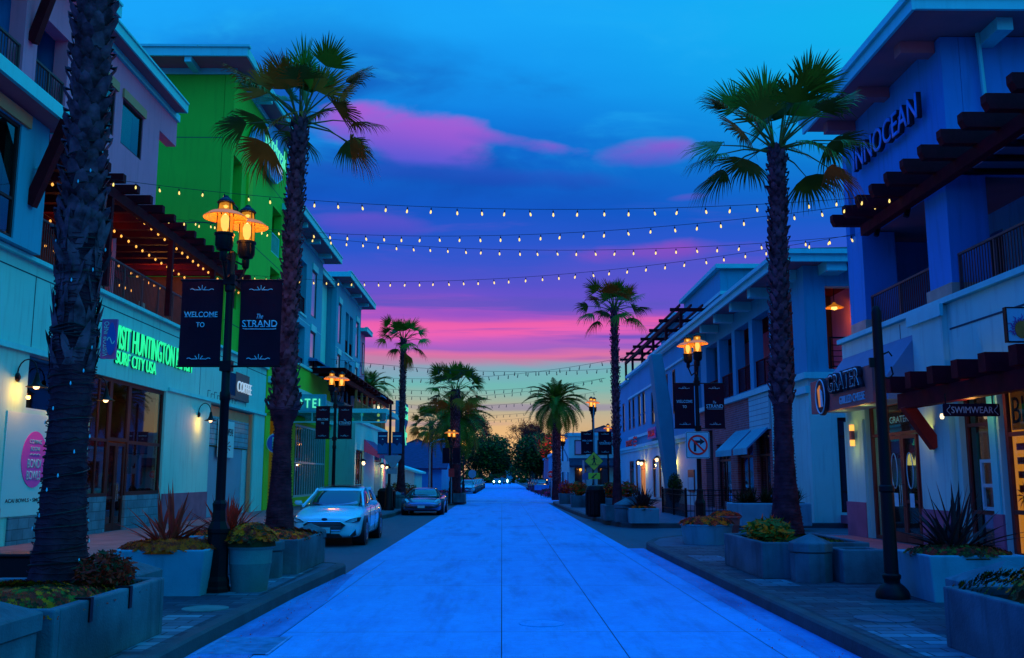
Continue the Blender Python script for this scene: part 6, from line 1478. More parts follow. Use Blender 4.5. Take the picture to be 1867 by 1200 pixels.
tree('amber lit tree crown beside the far right lamps', 6.6, 128, 7, 2.2, 3, 2.2, 5.8, 2200, 39, .32, mats=('leaf_brown', 'leaf_dark', 'leaf_green'))
plight('street_tree_light', (-7.0, 124, 6.0), 260, (1, .5, .1), .3); plight('street_tree_light', (6.0, 124, 6.2), 260, (1, .5, .1), .3)

rng = random.Random(404); m = MB()
for i in range(9000):
    x = rng.uniform(-75, 75)
    if -.6 < x < 3.2 and rng.random() < .8: continue
    h = 4.2+1.5*math.sin(x*.23)+1.0*math.sin(x*.71+1)+.7*math.sin(x*1.7); z = rng.uniform(0, 1)**.8*h; y = 282+rng.uniform(-5, 5); s = rng.uniform(.35, .8)
    u = Vector((rng.gauss(0, 1), rng.gauss(0, 1), rng.gauss(0, .7))).normalized(); w = u.orthogonal().normalized(); p = Vector((x, y, z)); b = len(m.v)
    m.v += [p-u*s, p+w*s*.6, p+u*s, p-w*s*.6]; m.f.append([b, b+1, b+2, b+3]); m.m.append(rng.randrange(2))
o = m.build('tree_line', ['leaf_dark', 'leaf_green'], recalc=False); struct(o, 'stuff'); tag(o, 'dark line of distant trees closing the far end of the street', 'trees')
# ------------------------------------------------------------------ concrete planters
def planter_wall(label, pts, z0=.15, z1=.70, t=.10, soil=True, group='concrete palm planters'):
    """closed ring of concrete wall round a bed; pts clockwise or not"""
    x0, x1, y0, y1 = pts; o = thing('concrete_planter', label, 'planter', ((x0+x1)/2, (y0+y1)/2, z0), group)
    m = MB(); m.box(x0, x1, y0, y0+t, z0, z1); m.box(x0, x1, y1-t, y1, z0, z1); m.box(x0, x0+t, y0+t, y1-t, z0, z1); m.box(x1-t, x1, y0+t, y1-t, z0, z1)
    m.build('box', 'concrete', o, bevel=.018)
    m = MB(); m.box(x0+t, x1-t, y0+t, y1-t, z0, z1-.07); m.build('soil', 'soil', o); return o
def bollard(label, x, y, w=.62, z0=.15, zc=.62, zt=.86, octo=False, group='pyramid topped concrete posts'):
    o = thing('concrete_post', label, 'concrete post', (x, y, z0), group); n = 8 if octo else 4; ph = math.pi/n; k = w/2/math.cos(math.pi/n)
    m = MB(); m.lathe([(k*.94, z0), (k*.94, zc)], (x, y, 0), n, ph=ph); m.build('shaft', 'concrete', o, bevel=.012)
    m = MB(); m.lathe([(k, zc+.012), (k, zc+.135), (k*.96, zc+.15), (.001, zt)], (x, y, 0), n, ph=ph); m.build('cap', 'concrete', o, bevel=.012); return o
planter_wall('long concrete planter wall around the near left palm, with two metal straps', (-5.05, -3.40, 7.55, 9.95))
bollard('big pyramid topped concrete post cut by the left edge of the photo', -3.80, 7.05, .74, zc=.56, zt=.88)
bollard('pyramid topped post between the near palm trunk and the white flax tub', -4.10, 10.45, .74, zc=.56, zt=.88)
for y in (8.15, 9.0):
    m = MB(); m.box(-3.53, -3.392, y, y+.06, .702, .715); m.box(-3.398, -3.385, y, y+.06, .52, .715); o = m.build('metal_strap', 'iron_black', org=(-3.4, y, .7)); tag(o, 'black metal strap folded over the rim of the near left planter, %s one' % ('nearer' if y < 8.5 else 'farther'), 'strap', 'straps on the near planter')
planter_wall('concrete planter around the second palm beside the white car', (-4.55, -3.28, 15.75, 17.95))
bollard('pyramid topped post touching the round pot, before the second palm', -3.72, 15.3, .60, zc=.56, octo=True, zt=.84)
bollard('pyramid topped post right behind the second palm trunk next to the car', -3.55, 18.1, .56, zc=.58, octo=True, zt=.86)
bollard('small concrete post left of the second palm trunk', -4.6, 18.0, .5, zc=.55, zt=.80)
planter_wall('concrete planter with green shrubs around the tall right palm', (4.02, 5.7, 15.05, 17.6))
bollard('octagonal pyramid topped post in front of the tall right palm', 4.66, 14.7, .60, zc=.58, octo=True, zt=.86)
o = planter_wall('low square concrete block planter right of the octagonal post', (5.02, 5.66, 14.35, 15.0), z1=.64)
planter_wall('big concrete planter with yellow flowers at the lower right corner', (4.10, 5.9, 5.5, 9.1))
bollard('broad pyramid topped post behind the lower right planter', 5.05, 9.75, .86, zc=.52, zt=.88)
bollard('octagonal post between the crossing sign and the flax tub', 4.35, 34.0, .80, zc=.62, octo=True, zt=.98)
planter_wall('concrete planter around the slender right palm', (3.72, 4.9, 34.8, 36.6)); bollard('low concrete block right of the distant octagonal post', 5.15, 34.4, .6, zc=.5, zt=.7)
planter_wall('concrete planter around the slender palm beyond the entrance canopy', (-6.0, -4.9, 50.8, 53)); bollard('pyramid topped post beside the black bin under the blue banners', -5.25, 48.6, .72, zc=.70, octo=True, zt=1.0)
planter_wall('concrete planter at the foot of the thick centre left palm', (-3.9, -2.3, 60.0, 62.6))
# ground cover in the planters
succulents('mixed yellow and dark red succulents around the foot of the near palm', (-4.15, 8.65, .60), .74, 1.12, .15, 1500, 3, .030, flat=True, mats=('leaf_brown', 'leaf_yellow', 'leaf_red', 'leaf_green', 'leaf_dark'))
shrub('dark reddish bushy succulent at the right foot of the near palm', (-3.72, 9.25, .60), .27, .30, .42, 1200, 8, ('leaf_red', 'leaf_brown', 'leaf_dark'), .05, 'succulent_bush')
succulents('orange succulents round the foot of the second palm', (-3.9, 16.8, .62), .62, 1.0, .20, 700, 5, .042, flat=True)
shrub('yellow green leafy shrub at the left foot of the tall right palm', (4.42, 16.1, .60), .36, .6, .42, 1300, 9, ('leaf_green', 'leaf_yellow', 'leaf_green'), .10)
succulents('low dark green ground cover in the tall right palm planter', (4.85, 16.3, .60), .75, 1.1, .12, 900, 6, .035, flat=True, mats=('leaf_green', 'leaf_dark', 'leaf_green', 'leaf_dark'))
succulents('yellow flowering plants spilling over the lower right planter', (5.05, 7.9, .62), .88, 1.15, .34, 1600, 7, .038, flat=True, mats=('leaf_yellow', 'leaf_dark', 'leaf_green', 'leaf_dark', 'leaf_dark'))
shrub('brown seed head bush behind the yellow flowers at the lower right', (4.95, 9.0, .65), .16, .16, .28, 500, 19, ('leaf_brown', 'leaf_dark'), .035)
# ---- tubs and pots
def tub(name, label, x, y, rx, ry, h, n=4, mt='concrete_white', z0=.15, taper=.90, ph=None, rim=.03):
    o = thing(name, label, 'planter', (x, y, z0)); m = MB(); ph = math.pi/4 if ph is None else ph; k = 1/math.cos(math.pi/n)
    def ringp(s, z): return (s*k, z)
    m.lathe([(taper*k, z0), (k, z0+h), (k*.88, z0+h), (k*.86, z0+h-.08), (.001, z0+h-.08)], (0, 0, 0), n, ph=ph, cap=False)
    for i, v in enumerate(m.v): m.v[i] = Vector((x+v.x*rx, y+v.y*ry, v.z))
    m.build('tub', mt, o, bevel=.02); return o
def round_pot(name, label, x, y, r, h, mt='stone_pot', rings=True, z0=.15, taper=.78):
    o = thing(name, label, 'planter', (x, y, z0)); m = MB()
    pr = [(r*taper*.98, 0), (r*taper, .02), (r*(taper+.12), h*.55), (r*(taper+.15), h*.58), (r*(taper+.13), h*.61), (r*.95, h*.86), (r*1.04, h*.90), (r*1.06, h*.95), (r*1.03, h), (r*.92, h), (r*.88, h-.06), (.001, h-.06)] if rings else [(r*.90, 0), (r, h*.9), (r*1.03, h*.92), (r*1.03, h), (r*.93, h), (r*.9, h-.06), (.001, h-.06)]
    m.lathe([(a, z0+b) for a, b in pr], (x, y, 0), 40, cap=False); m.build('pot', mt, o, smooth=True); return o
tub('white_tub', 'white tapered tub with bronze flax left of the near lamp post', -4.52, 13.45, .62, .55, .60)
succulents('orange succulents filling the white tub left of the near lamp post', (-4.52, 13.45, .70), .70, .62, .16, 800, 21, .045, mats=('leaf_orange', 'leaf_red', 'leaf_brown', 'leaf_orange'))
flax('bronze flax with upright spikes left of the near lamp post', -4.6, 13.5, .72, .4, .95, 40, 'flax_bronze', 2)
tub('white_tub', 'white tub with bushy flax behind the near lamp post', -4.72, 16.55, .62, .55, .60)
succulents('orange succulents in the tub behind the near lamp post', (-4.72, 16.55, .70), .62, .56, .12, 260, 22, .06)
flax('bushy dark bronze flax behind the near lamp post', -4.7, 16.6, .70, .6, .80, 110, 'flax_bronze', 4)
round_pot('round_pot', 'round stone pot with ribbed rim full of orange succulents beside the near lamp', -3.47, 13.55, .31, .66)
succulents('dense dome of orange yellow succulents in the round stone pot', (-3.47, 13.55, .76), .36, .36, .30, 520, 23, .05, mats=('leaf_orange', 'leaf_yellow', 'leaf_brown', 'leaf_orange', 'leaf_dark'))
tub('white_tub', 'white tub with dark flax beside the bare post at the lower right', 5.95, 12.7, .62, .55, .58)
flax('dark spiky flax in the lower right white tub', 5.95, 12.8, .72, .5, .95, 60, 'flax_dark', 6)
succulents('dark green ground cover under the lower right flax', (5.95, 12.7, .68), .66, .6, .14, 700, 24, .038, mats=('leaf_dark', 'leaf_green', 'leaf_brown', 'leaf_dark'))
round_pot('round_bowl', 'low wide round white bowl of orange succulents under the no turn sign', 4.85, 23.0, .60, .46, 'concrete_white', False)
succulents('orange succulents mounded in the low wide bowl', (4.85, 23.0, .56), .64, .62, .20, 420, 25, .07)
round_pot('round_pot', 'reddish round pot just behind the low wide bowl', 5.85, 25.4, .40, .55, 'sign_brown', True)
succulents('orange succulents in the reddish pot behind the bowl', (5.85, 25.4, .64), .40, .40, .16, 200, 26, .07)
tub('white_tub', 'pale square tub with spiky flax at the corner of the driveway', 4.85, 33.4, .50, .5, .50, mt='concrete_white', taper=.95)
flax('spiky purple green flax at the corner of the driveway', 4.85, 33.4, .60, .7, .95, 120, 'flax_dark', 7)
succulents('brown succulents under the flax at the driveway corner', (4.85, 33.4, .58), .5, .5, .12, 160, 27, .08)
# long white raised bed by the arcade
o = thing('raised_bed', 'long smooth white raised bed full of dark strappy shrubs before the arcade building', 'planter', (8.5, 31.5, .15))
m = MB(); m.prism([(7.35, 31.6, .15), (7.65, 30.9, .15), (9.9, 30.9, .15), (9.9, 32.3, .15), (7.5, 32.3, .15)], (0, 0, .72)); m.build('wall', 'concrete_white', o, bevel=.03)
m = MB(); m.prism([(7.55, 31.6, .871), (7.75, 31.1, .871), (9.75, 31.1, .871), (9.75, 32.15, .871), (7.65, 32.15, .871)], (0, 0, .02)); m.build('soil', 'soil', o)
for i in range(6): flax('dark strappy shrub in the long white raised bed, %s from the left' % ('first second third fourth fifth sixth'.split()[i]), 7.85+i*.36, 31.5+(i % 2)*.25, .87, .4, .62, 60, 'leaf_dark', 40+i, 'shrubs in the raised bed')
shrub('clipped dark cone topiary at the foot of the leaning pylon', (7.75, 43.2, .55), .34, .34, 1.35, 2600, 14, ('leaf_dark', 'leaf_dark', 'leaf_green'), .07, 'topiary')
# far tubs on the right
for k, (x, y, w, lab) in enumerate(((5.1, 44.5, .45, 'square tub with brown shrubs right of the black bin'), (4.0, 50.5, .42, 'tapered grey tub with orange shrubs behind the crossing'), (3.8, 57, .45, 'square tub with red orange flowers near the far crossing'), (6.1, 47.0, .45, 'pale tub of green shrubs beside the far terrace'))):
    tub('square_tub', lab, x, y, w, w, .6, mt='concrete'); shrub('bushy orange brown plant in the %s' % lab.replace('with', 'of'), (x, y, .7), w*1.1, w*1.1, .8, 500, 50+k, ('leaf_orange', 'leaf_brown', 'leaf_green') if k != 2 else ('flower_magenta', 'leaf_red', 'leaf_orange'), .14)
    C.objects[-1]['label'] = ('brown orange shrub right of the black bin', 'orange shrub in the tapered grey tub', 'red flowering shrub near the far crossing', 'green and orange shrub beside the far terrace')[k]
flax('dark flax beside the low hedge behind the grey sports car', -6.4, 56, .15, .5, 1.2, 60, 'flax_dark', 61)
shrub('bushy dark shrub with orange tips behind the grey sports car', (-5.4, 57, .15), .9, .8, .95, 900, 62, ('leaf_dark', 'leaf_brown', 'leaf_orange'), .14)
shrub('low dark shrub along the front of the white shed', (-8.6, 80.5, .15), 1.8, .8, 1.1, 900, 64, ('leaf_dark', 'leaf_green', 'leaf_dark'), .16)
for k, (x, y) in enumerate(((4.4, 82), (4.3, 96), (4.2, 112))):
    shrub(('low magenta flower bed nearest the far right kerb', 'second magenta flower bed along the far right kerb', 'farthest magenta flower bed along the right kerb')[k], (x, y, .02), 1.4, 2.4, .75, 900, 70+k, ('flower_magenta', 'leaf_dark', 'flower_magenta'), .2, 'flower_bed')
for k, (x, y) in enumerate(((-4.7, 82), (-4.5, 98), )):
    shrub(('low magenta hedge nearest the far left kerb', 'second magenta hedge along the far left kerb')[k], (x, y, .02), 1.0, 1.8, .6, 600, 80+k, ('flower_magenta', 'leaf_dark', 'flower_magenta'), .2, 'flower_bed')
# ------------------------------------------------------------------ street lamps
def lamp_head(par, x, y, z, s=1.0):
    class SMB(MB):
        def build(q, *a_, **k_):
            q.v = [Vector((x+(v.x-x)*s, y+(v.y-y)*s, z-.4+(v.z-z+.4)*s)) for v in q.v]
            return MB.build(q, *a_, **k_)
    m = SMB(); m.lathe([(.035, -.62), (.05, -.60), (.055, -.50), (.05, -.48), (.10, -.46), (.125, -.40), (.125, -.26), (.14, -.25), (.14, -.22), (.11, -.215)], (x, y, z), 16)
    hd = m.build('lamp_head', 'iron_black', par, smooth=True)
    m = SMB(); m.lathe([(.105, -.215), (.115, .02), (.10, .03)], (x, y, z), 16, cap=False); m.lathe([(.10, .10), (.085, .21)], (x, y, z), 16, cap=False); m.build('glass', 'lantern_glass', hd, smooth=True)
    m = SMB(); m.lathe([(.30, .0), (.305, .012), (.22, .075), (.14, .10), (.12, .115), (.12, .09), (.14, .085), (.22, .06)], (x, y, z), 24, cap=False); m.build('lamp_shade', 'lamp_shade_lit', hd, smooth=True)
    m = SMB(); m.lathe([(.11, .21), (.125, .225), (.10, .26), (.05, .30), (.03, .33), (.001, .34)], (x, y, z), 16, cap=False)
    for k in range(4):
        a = math.pi/4+k*math.pi/2; c = Vector((x+math.cos(a)*.125, y+math.sin(a)*.125, z)); m.tube([c+Vector((0, 0, -.42)), c+Vector((0, 0, .0)), Vector((x+math.cos(a)*.11, y+math.sin(a)*.11, z+.22))], .008, 5)
    m.build('cage', 'iron_black', hd)
    m = SMB(); m.lathe([(.02, -.2), (.055, -.12), (.065, -.02), (.04, .04), (.001, .07)], (x, y, z), 12, cap=False); m.lathe([(.001, .12), (.035, .18), (.001, .2)], (x, y, z), 8, cap=False); m.build('bulb', 'lamp_core', hd, smooth=True)
def street_lamp(label, x, y, z0=.15, e=150, full=True, H=5.1, heads=((-.11, -.26), (.15, .25)), light=True, name='street_lamp'):
    t = thing(name, label, 'street lamp', (x, y, z0), 'twin headed street lamps')
    m = MB(); m.lathe([(.19, 0), (.19, .06), (.17, .09), (.17, .16), (.145, .22), (.14, .78), (.15, .80), (.15, .85), (.105, .95), (.09, 1.10), (.10, 1.19), (.07, 1.24)], (x, y, z0), 8, ph=math.pi/8); m.build('base', 'iron_black', t)
    m = MB(); m.lathe([(.068, 1.2), (.062, 2.6), (.075, 2.62), (.075, 2.72), (.06, 2.74), (.052, H-.9), (.07, H-.88), (.07, H-.8), (.055, H-.78), (.06, H-.35), (.03, H-.3)], (x, y, z0), 14); m.build('pole', 'iron_black', t, smooth=True)
    for dx, dy in heads:
        d = Vector((dx, dy, 0)); m = MB()
        m.tube([(x, y, z0+H-.62), (x+dx*.6, y+dy*.6, z0+H-.72), (x+dx, y+dy, z0+H-.5)], .022, 6); m.tube([(x, y, z0+H-.42), (x+dx*.7, y+dy*.7, z0+H-.45), (x+dx, y+dy, z0+H-.4)], .014, 6); m.build('arm', 'iron_black', t, smooth=True)
        lamp_head(t, x+dx, y+dy, z0+H+.12)
        if light: plight('street_lamp_light', (x+dx, y+dy, z0+H+.0), e*.5, (1, .33, .04), .14)
    return t
def banner(label, x0, x1, y, z0, z1, kind, cloth='banner_cloth', grp='black welcome banners'):
    t = thing('street_banner', label, 'banner', ((x0+x1)/2, y, z0), grp)
    nx, nz = 10, 16; m = MB(); b = 0
    for s in (-.006, .006):
        for i in range(nx+1):
            for k in range(nz+1):
                u_, v_ = i/nx, k/nz; m.v.append(Vector((x0+(x1-x0)*u_, y+s+.018*math.sin(u_*5+v_*3+x0*7)*math.sin(math.pi*v_), z0+(z1-z0)*v_)))
    M_ = (nx+1)*(nz+1)
    for i in range(nx):
        for k in range(nz):
            a = i*(nz+1)+k; m.f += [[a, a+nz+1, a+nz+2, a+1], [M_+a, M_+a+1, M_+a+nz+2, M_+a+nz+1]]; m.m += [0, 0]
    m.build('cloth', cloth, t, recalc=False)
    W_, H_ = x1-x0, z1-z0; cx = (x0+x1)/2; yf = y-.032; ux = (1, 0, 0)
    m = MB(); m.tube([(x0-.02, y, z1), (x1+.02, y, z1)], .014, 6); m.tube([(x0-.02, y, z0), (x1+.02, y, z0)], .014, 6); m.build('rod', 'iron_black', t)
    def crown(zc, s):
        m = MB()
        for sg in (-1, 1): m.tube([(cx+sg*k*.014*s, yf-.003, zc+(.012*math.cos(k*.75) if k > 5 else 0)*s) for k in range(1, 11)], .0035*s+.001, 4)
        m.tube([(cx, yf, zc), (cx, yf, zc+.06*s)], .004*s, 4)
        for sg in (-1, 1): m.tube([(cx+sg*.02*s, yf, zc+.005), (cx+sg*.045*s, yf, zc+.04*s)], .004*s, 4)
        m.build('ornament', 'ink_pale', t)
    if kind in ('welcome', 'strand'):
        crown(z1-.12*H_, W_/.5); crown(z0+.08*H_, W_/.5)
    def serif(body, zc, w, h):
        text('lettering', body, (cx, yf+.004, zc), ux, V, w, h, .006, 'ink_pale', t, off=.004)
        # little serifs along foot and head of the word
        m = MB(); n = len(body)
        for i in range(n):
            a = cx-w/2+w*(i+.5)/n; m.box(a-w/n*.36, a+w/n*.36, yf-.003, yf, zc-h/2, zc-h/2+h*.07)
        m.build('serif', 'ink_pale', t)
    if kind == 'welcome':
        serif('WELCOME', z0+H_*.595, W_*.80, H_*.062); text('lettering', 'TO', (cx, yf+.004, z0+H_*.475), ux, V, W_*.2, H_*.058, .006, 'ink_pale', t, off=.006)
    elif kind == 'strand':
        serif('STRAND', z0+H_*.49, W_*.84, H_*.078); text('lettering', 'The', (cx, yf+.004, z0+H_*.575), ux, V, W_*.15, H_*.055, .005, 'ink_pale', t, shear=.4)
        m = MB(); m.tube([(cx-W_*.40+W_*.8*k/12, yf-.003, z0+H_*.425+(.008*math.cos(k*1.5) if k in (0, 12) else 0)) for k in range(13)], .005, 4); m.build('underline', 'ink_pale', t)
    elif kind == 'wave':
        m = MB(); m.prism([(x0+.01, yf, z0+.02), (x1-.01, yf, z0+.02), (x1-.01, yf, z0+H_*.42), (x0+W_*.72, yf, z0+H_*.52), (x0+W_*.5, yf, z0+H_*.36), (x0+W_*.28, yf, z0+H_*.46), (x0+.01, yf, z0+H_*.5)], (0, -.004, 0)); m.build('wave_print', 'banner_blue', t)
        m = MB(); m.box(x0+W_*.1, x1-W_*.1, yf-.004, yf, z0+H_*.80, z0+H_*.84); m.prism([(cx-.05, yf, z0+H_*.66), (cx+.05, yf, z0+H_*.66), (cx, yf, z0+H_*.71)], (0, -.004, 0)); m.build('lettering', 'ink_pale', t)
    m = MB(); sgn = 1 if kind in ('strand', 'waveR') else -1
    return t
def lamp_with_banners(lab, bl1, bl2, x, y, e, a1, b1, a2, b2, z0, z1, k=('welcome', 'strand'), **kw):
    t = street_lamp(lab, x, y, e=e, **kw)
    banner(bl1, a1, b1, y, z0, z1, k[0]); banner(bl2, a2, b2, y, z0, z1, k[1])
    m = MB(); 
    for z in (z0, z1): m = MB(); m.tube([(b1, y, z), (a2, y, z)], .016, 6); m.box(x-.08, x+.08, y-.07, y+.07, z-.07, z+.07); m.build('banner_bracket', 'iron_black', t)
    return t
def bx(px, y): return atY(px, 600, y).x
y = 13.4; z1 = atY(420, 511, y).z; z0 = atY(420, 668, y).z
lamp_with_banners('near twin headed black lamp glowing amber in front of the green hotel', 'black WELCOME TO banner on the near lamp, big on the left', 'black The STRAND banner on the near lamp', -3.88, y, 260, bx(328, y), bx(404, y), bx(436, y), bx(512, y), z0, z1, H=5.05, heads=((-.04, -.25), (.14, .24)))
y = 36.3; z1 = atY(611, 741, y).z; z0 = atY(611, 800, y).z
lamp_with_banners('second left lamp glowing over the pavement behind the white car', 'small WELCOME TO banner above the white car', 'small The STRAND banner above the white car', -6.32, y, 220, bx(581, y), bx(606, y), bx(621, y), bx(646, y), z0, z1, H=5.1, heads=((-.13, -.2), (.18, .2)))
y = 26.6; z1 = atY(1271, 699, y).z; z0 = atY(1271, 781, y).z
lamp_with_banners('right lamp glowing amber above the no turn sign', 'WELCOME TO banner above the no turn sign', 'The STRAND banner above the no turn sign', 5.45, y, 220, bx(1226, y), bx(1262, y), bx(1280, y), bx(1316, y), z0, z1, H=5.1, heads=((.0, -.26), (-.18, .2)))
y = 51; z1 = atY(1084, 787, y).z; z0 = atY(1084, 828, y).z
lamp_with_banners('right lamp directly above the yellow crossing sign', 'dark welcome banner left of the yellow crossing sign pole', 'dark strand banner right of the yellow crossing sign pole', 4.85, y, 110, bx(1057, y), bx(1080, y), bx(1088, y), bx(1112, y), z0, z1, H=5.35, heads=((-.10, -.2), (.10, .2)))
y = 59.3; z1 = 3.47; z0 = 2.55
lamp_with_banners('far left lamp in front of the thick palm trunk', 'tiny dark banner left of the far left lamp pole', 'tiny dark banner right of the far left lamp pole', -3.12, y, 90, -3.66, -3.24, -3.0, -2.58, z0, z1, k=('wave', 'wave'), H=4.1)
for o in C.objects:
    if o.get('label', '').startswith('tiny dark banner'):
        for ch in [c for c in C.objects if c.parent == o and c.name.startswith(('wave_print', 'lettering'))]: bpy.data.objects.remove(ch)
for lab, x, y in (('lamp farther down the left pavement beside the thick palm', -3.62, 91), ('right lamp half hidden behind the slender palm trunk', 7.0, 63.4), ('far right lamp between the date palm and the crossing sign', 5.06, 80), ('farthest right lamp beside the amber lit tree', 6.5, 124)):
    street_lamp(lab, x, y, e=90, H=4.6, heads=((-.10, -.2), (.12, .2)) if x < 7 else ((0, -.2), (.05, .2)))
# lamp post with blue banners (no lamp visible)
o = thing('banner_post', 'black post with two blue wave banners and the back of a yield sign', 'post', (-5.35, 46, .15))
y = 46.0; xp = bx(715, y)
m = MB(); m.lathe([(.26, 0), (.26, .1), (.2, .2), (.18, 1.0), (.1, 1.12), (.07, 1.2), (.06, 5.0), (.001, 5.05)], (xp, y, .15), 12); m.build('pole', 'iron_black', o, smooth=True)
z1 = atY(715, 788, y).z; z0 = atY(715, 828, y).z
banner('blue wave banner left of its post under the entrance canopy', bx(693, y), bx(711, y), y, z0, z1, 'wave', 'banner_navy', 'blue wave banners'); banner('blue wave banner right of its post under the entrance canopy', bx(719, y), bx(737, y), y, z0, z1, 'wave', 'banner_navy', 'blue wave banners')
c = atY(716, 842, y-.1); w = 15/1740*46
m = MB(); m.prism([(c.x-w, y-.1, c.z+w*.75), (c.x+w, y-.1, c.z+w*.75), (c.x+w*1.0, y-.1, c.z+w*.4), (c.x+.02, y-.1, c.z-w*.9), (c.x-.02, y-.1, c.z-w*.9), (c.x-w, y-.1, c.z+w*.4)], (0, .02, 0)); o = m.build('road_sign', 'steel', org=c); tag(o, 'grey back of a road sign on the post under the blue banners', 'traffic sign')
c = atY(714, 859, y-.1); m = MB(); m.box(c.x-.25, c.x+.25, y-.1, y-.08, c.z-.13, c.z+.13); o = m.build('road_sign', 'steel', org=c); tag(o, 'small grey plate back below the sign under the blue banners', 'traffic sign')
def bin_(label, x, y, w=.36, h=1.05):
    t = thing('litter_bin', label, 'litter bin', (x, y, .15)); m = MB(); m.lathe([(w*.9, .15), (w, .25), (w, .15+h*.8), (w*1.06, .15+h*.82), (w*1.06, .15+h*.88)], (x, y, 0), 14); 
    for k in range(14): a = k*math.pi/7; m.tube([(x+math.cos(a)*w*1.03, y+math.sin(a)*w*1.03, .22), (x+math.cos(a)*w*1.03, y+math.sin(a)*w*1.03, .15+h*.8)], .014, 4)
    m.build('body', 'iron_black', t); m = MB(); m.lathe([(w*1.02, .15+h*.885), (w*.8, .15+h), (w*.45, .15+h*1.03), (w*.43, .15+h*.9)], (x, y, 0), 14, cap=False); m.build('lid', 'iron_black', t, smooth=True)
bin_('black litter bin at the foot of the blue banner post', bx(712, 47.2)-.0, 46.9, .42, 1.0)
bin_('tall black litter bin left of the far octagonal post', 3.72, 38.5, .37, 1.2)
# dark box behind the near planter
o = thing('litter_bin', 'small dark bin top showing behind the near planter at the left edge', 'litter bin', (-6.1, 12, .15)); c = atY(30, 1034, 11.6)
m = MB(); m.box(c.x-.2, c.x+.2, 11.5, 11.9, .15, c.z+.12); m.build('body', 'iron_black', o, bevel=.02); m = MB(); m.box(c.x-.23, c.x+.23, 11.46, 11.94, c.z+.121, c.z+.16); m.build('lid', 'iron_black', o, bevel=.02)
# bare post on the right
o = thing('bare_post', 'tall black round topped post with hooks at the lower right', 'post', (5.05, 12.7, .15))
x, y = 5.05, 12.65
m = MB(); m.lathe([(.21, 0), (.215, .05), (.20, .10), (.15, .16), (.10, .20), (.10, .24), (.115, .26), (.115, .30), (.09, .32), (.082, 1.35), (.10, 1.37), (.10, 1.43), (.078, 1.45), (.062, 3.62), (.062, 3.75), (.05, 3.80), (.025, 3.835), (.001, 3.84)], (x, y, .15), 20); m.build('pole', 'iron_black', o, smooth=True)
m = MB(); m.tube([(x+.04, y-.02, 3.02), (x+.12, y-.02, 3.0), (x+.17, y-.02, 3.06), (x+.15, y-.02, 3.16)], .012, 6); m.build('hook', 'iron_black', o); m = MB(); m.tube([(x+.04, y-.02, 3.32), (x+.13, y-.02, 3.36), (x+.17, y-.02, 3.30)], .012, 6); m.build('hook', 'iron_black', o); m = MB(); m.box(x-.13, x-.04, y-.02, y+.02, 3.15, 3.28); m.build('hook_plate', 'iron_black', o)
# ------------------------------------------------------------------ traffic signs
def rounded(x0, x1, z0, z1, r, y, n=4):
    pts = []
    for cx, cz, a in ((x1-r, z1-r, 0), (x0+r, z1-r, 90), (x0+r, z0+r, 180), (x1-r, z0+r, 270)):
        for k in range(n+1): t = R(a+90*k/n); pts.append((cx+math.cos(t)*r, y, cz+math.sin(t)*r))
    return pts
t = thing('traffic_sign', 'square white no right turn sign with red ring on the right lamp post', 'traffic sign', (5.45, 26.4, 2.4))
y = 26.38; a = atY(1251, 836, y); b = atY(1293, 787, y); cx, cz = (a.x+b.x)/2, (a.z+b.z)/2; w = (b.x-a.x)
m = MB(); m.prism(rounded(a.x, b.x, a.z, b.z, .05, y), (0, .02, 0)); m.build('plate', 'sign_white', t)
m = MB(); m.prism(rounded(a.x+.015, b.x-.015, a.z+.015, b.z-.015, .04, y-.002), (0, .0015, 0)); m.build('border', 'ink_dark', t)
m = MB(); m.prism(rounded(a.x+.028, b.x-.028, a.z+.028, b.z-.028, .035, y-.004), (0, .0015, 0)); m.build('face', 'sign_white', t)
ax = lambda dx, dz: (cx+dx*w, y-.010, cz+dz*w)
m = MB(); m.prism([ax(-.17, -.27), ax(-.07, -.27), ax(-.07, .08), ax(.10, .08), ax(.10, .0), ax(.30, .14), ax(.10, .28), ax(.10, .19), ax(-.17, .19)], (0, .004, 0)); m.build('arrow', 'ink_dark', t)
m = MB(); rr = w*.39
P = [(cx+math.cos(k*math.pi/24)*rr, y-.014, cz+math.sin(k*math.pi/24)*rr) for k in range(49)]
n0 = len(m.v)
for k in range(49):
    c_, s_ = math.cos(k*math.pi/24), math.sin(k*math.pi/24); m.v += [Vector((cx+c_*rr*1.08, y-.014, cz+s_*rr*1.08)), Vector((cx+c_*rr*.88, y-.014, cz+s_*rr*.88))]
for k in range(48): m.f.append([n0+2*k, n0+2*k+2, n0+2*k+3, n0+2*k+1]); m.m.append(0)
m.bar((cx-rr*.68, y-.014, cz+rr*.68), (cx+rr*.68, y-.014, cz-rr*.68), .003, w*.075, up=(1, 0, 1)); m.build('prohibition_ring', 'sign_red', t)
# pedestrian crossing sign
t = thing('traffic_sign', 'yellow diamond pedestrian crossing sign with a down arrow plate on a grey pole', 'traffic sign', (4.85, 49, .15))
y = 49.6; c = atY(1083, 841, y); w = 17.5/1740*y
xp = c.x
m = MB(); m.tube([(xp+.02, y+.05, .15), (xp+.02, y+.05, atY(1083, 738, y).z)], .035, 8); m.build('pole', 'steel', t)
m = MB(); m.prism([(xp-w, y, c.z), (xp, y, c.z-w), (xp+w, y, c.z), (xp, y, c.z+w)], (0, .02, 0)); m.build('plate', 'ink_dark', t)
m = MB(); q = w*.94; m.prism([(xp-q, y-.004, c.z), (xp, y-.004, c.z-q), (xp+q, y-.004, c.z), (xp, y-.004, c.z+q)], (0, .003, 0)); m.build('face', 'sign_yellow', t)
m = MB(); s = w; f = lambda a_, b_: Vector((xp+a_*s, y-.012, c.z+b_*s))
m.lathe([(.001, -.006), (.085*s, -.004), (.085*s, .0)], (0, 0, 0), 12)
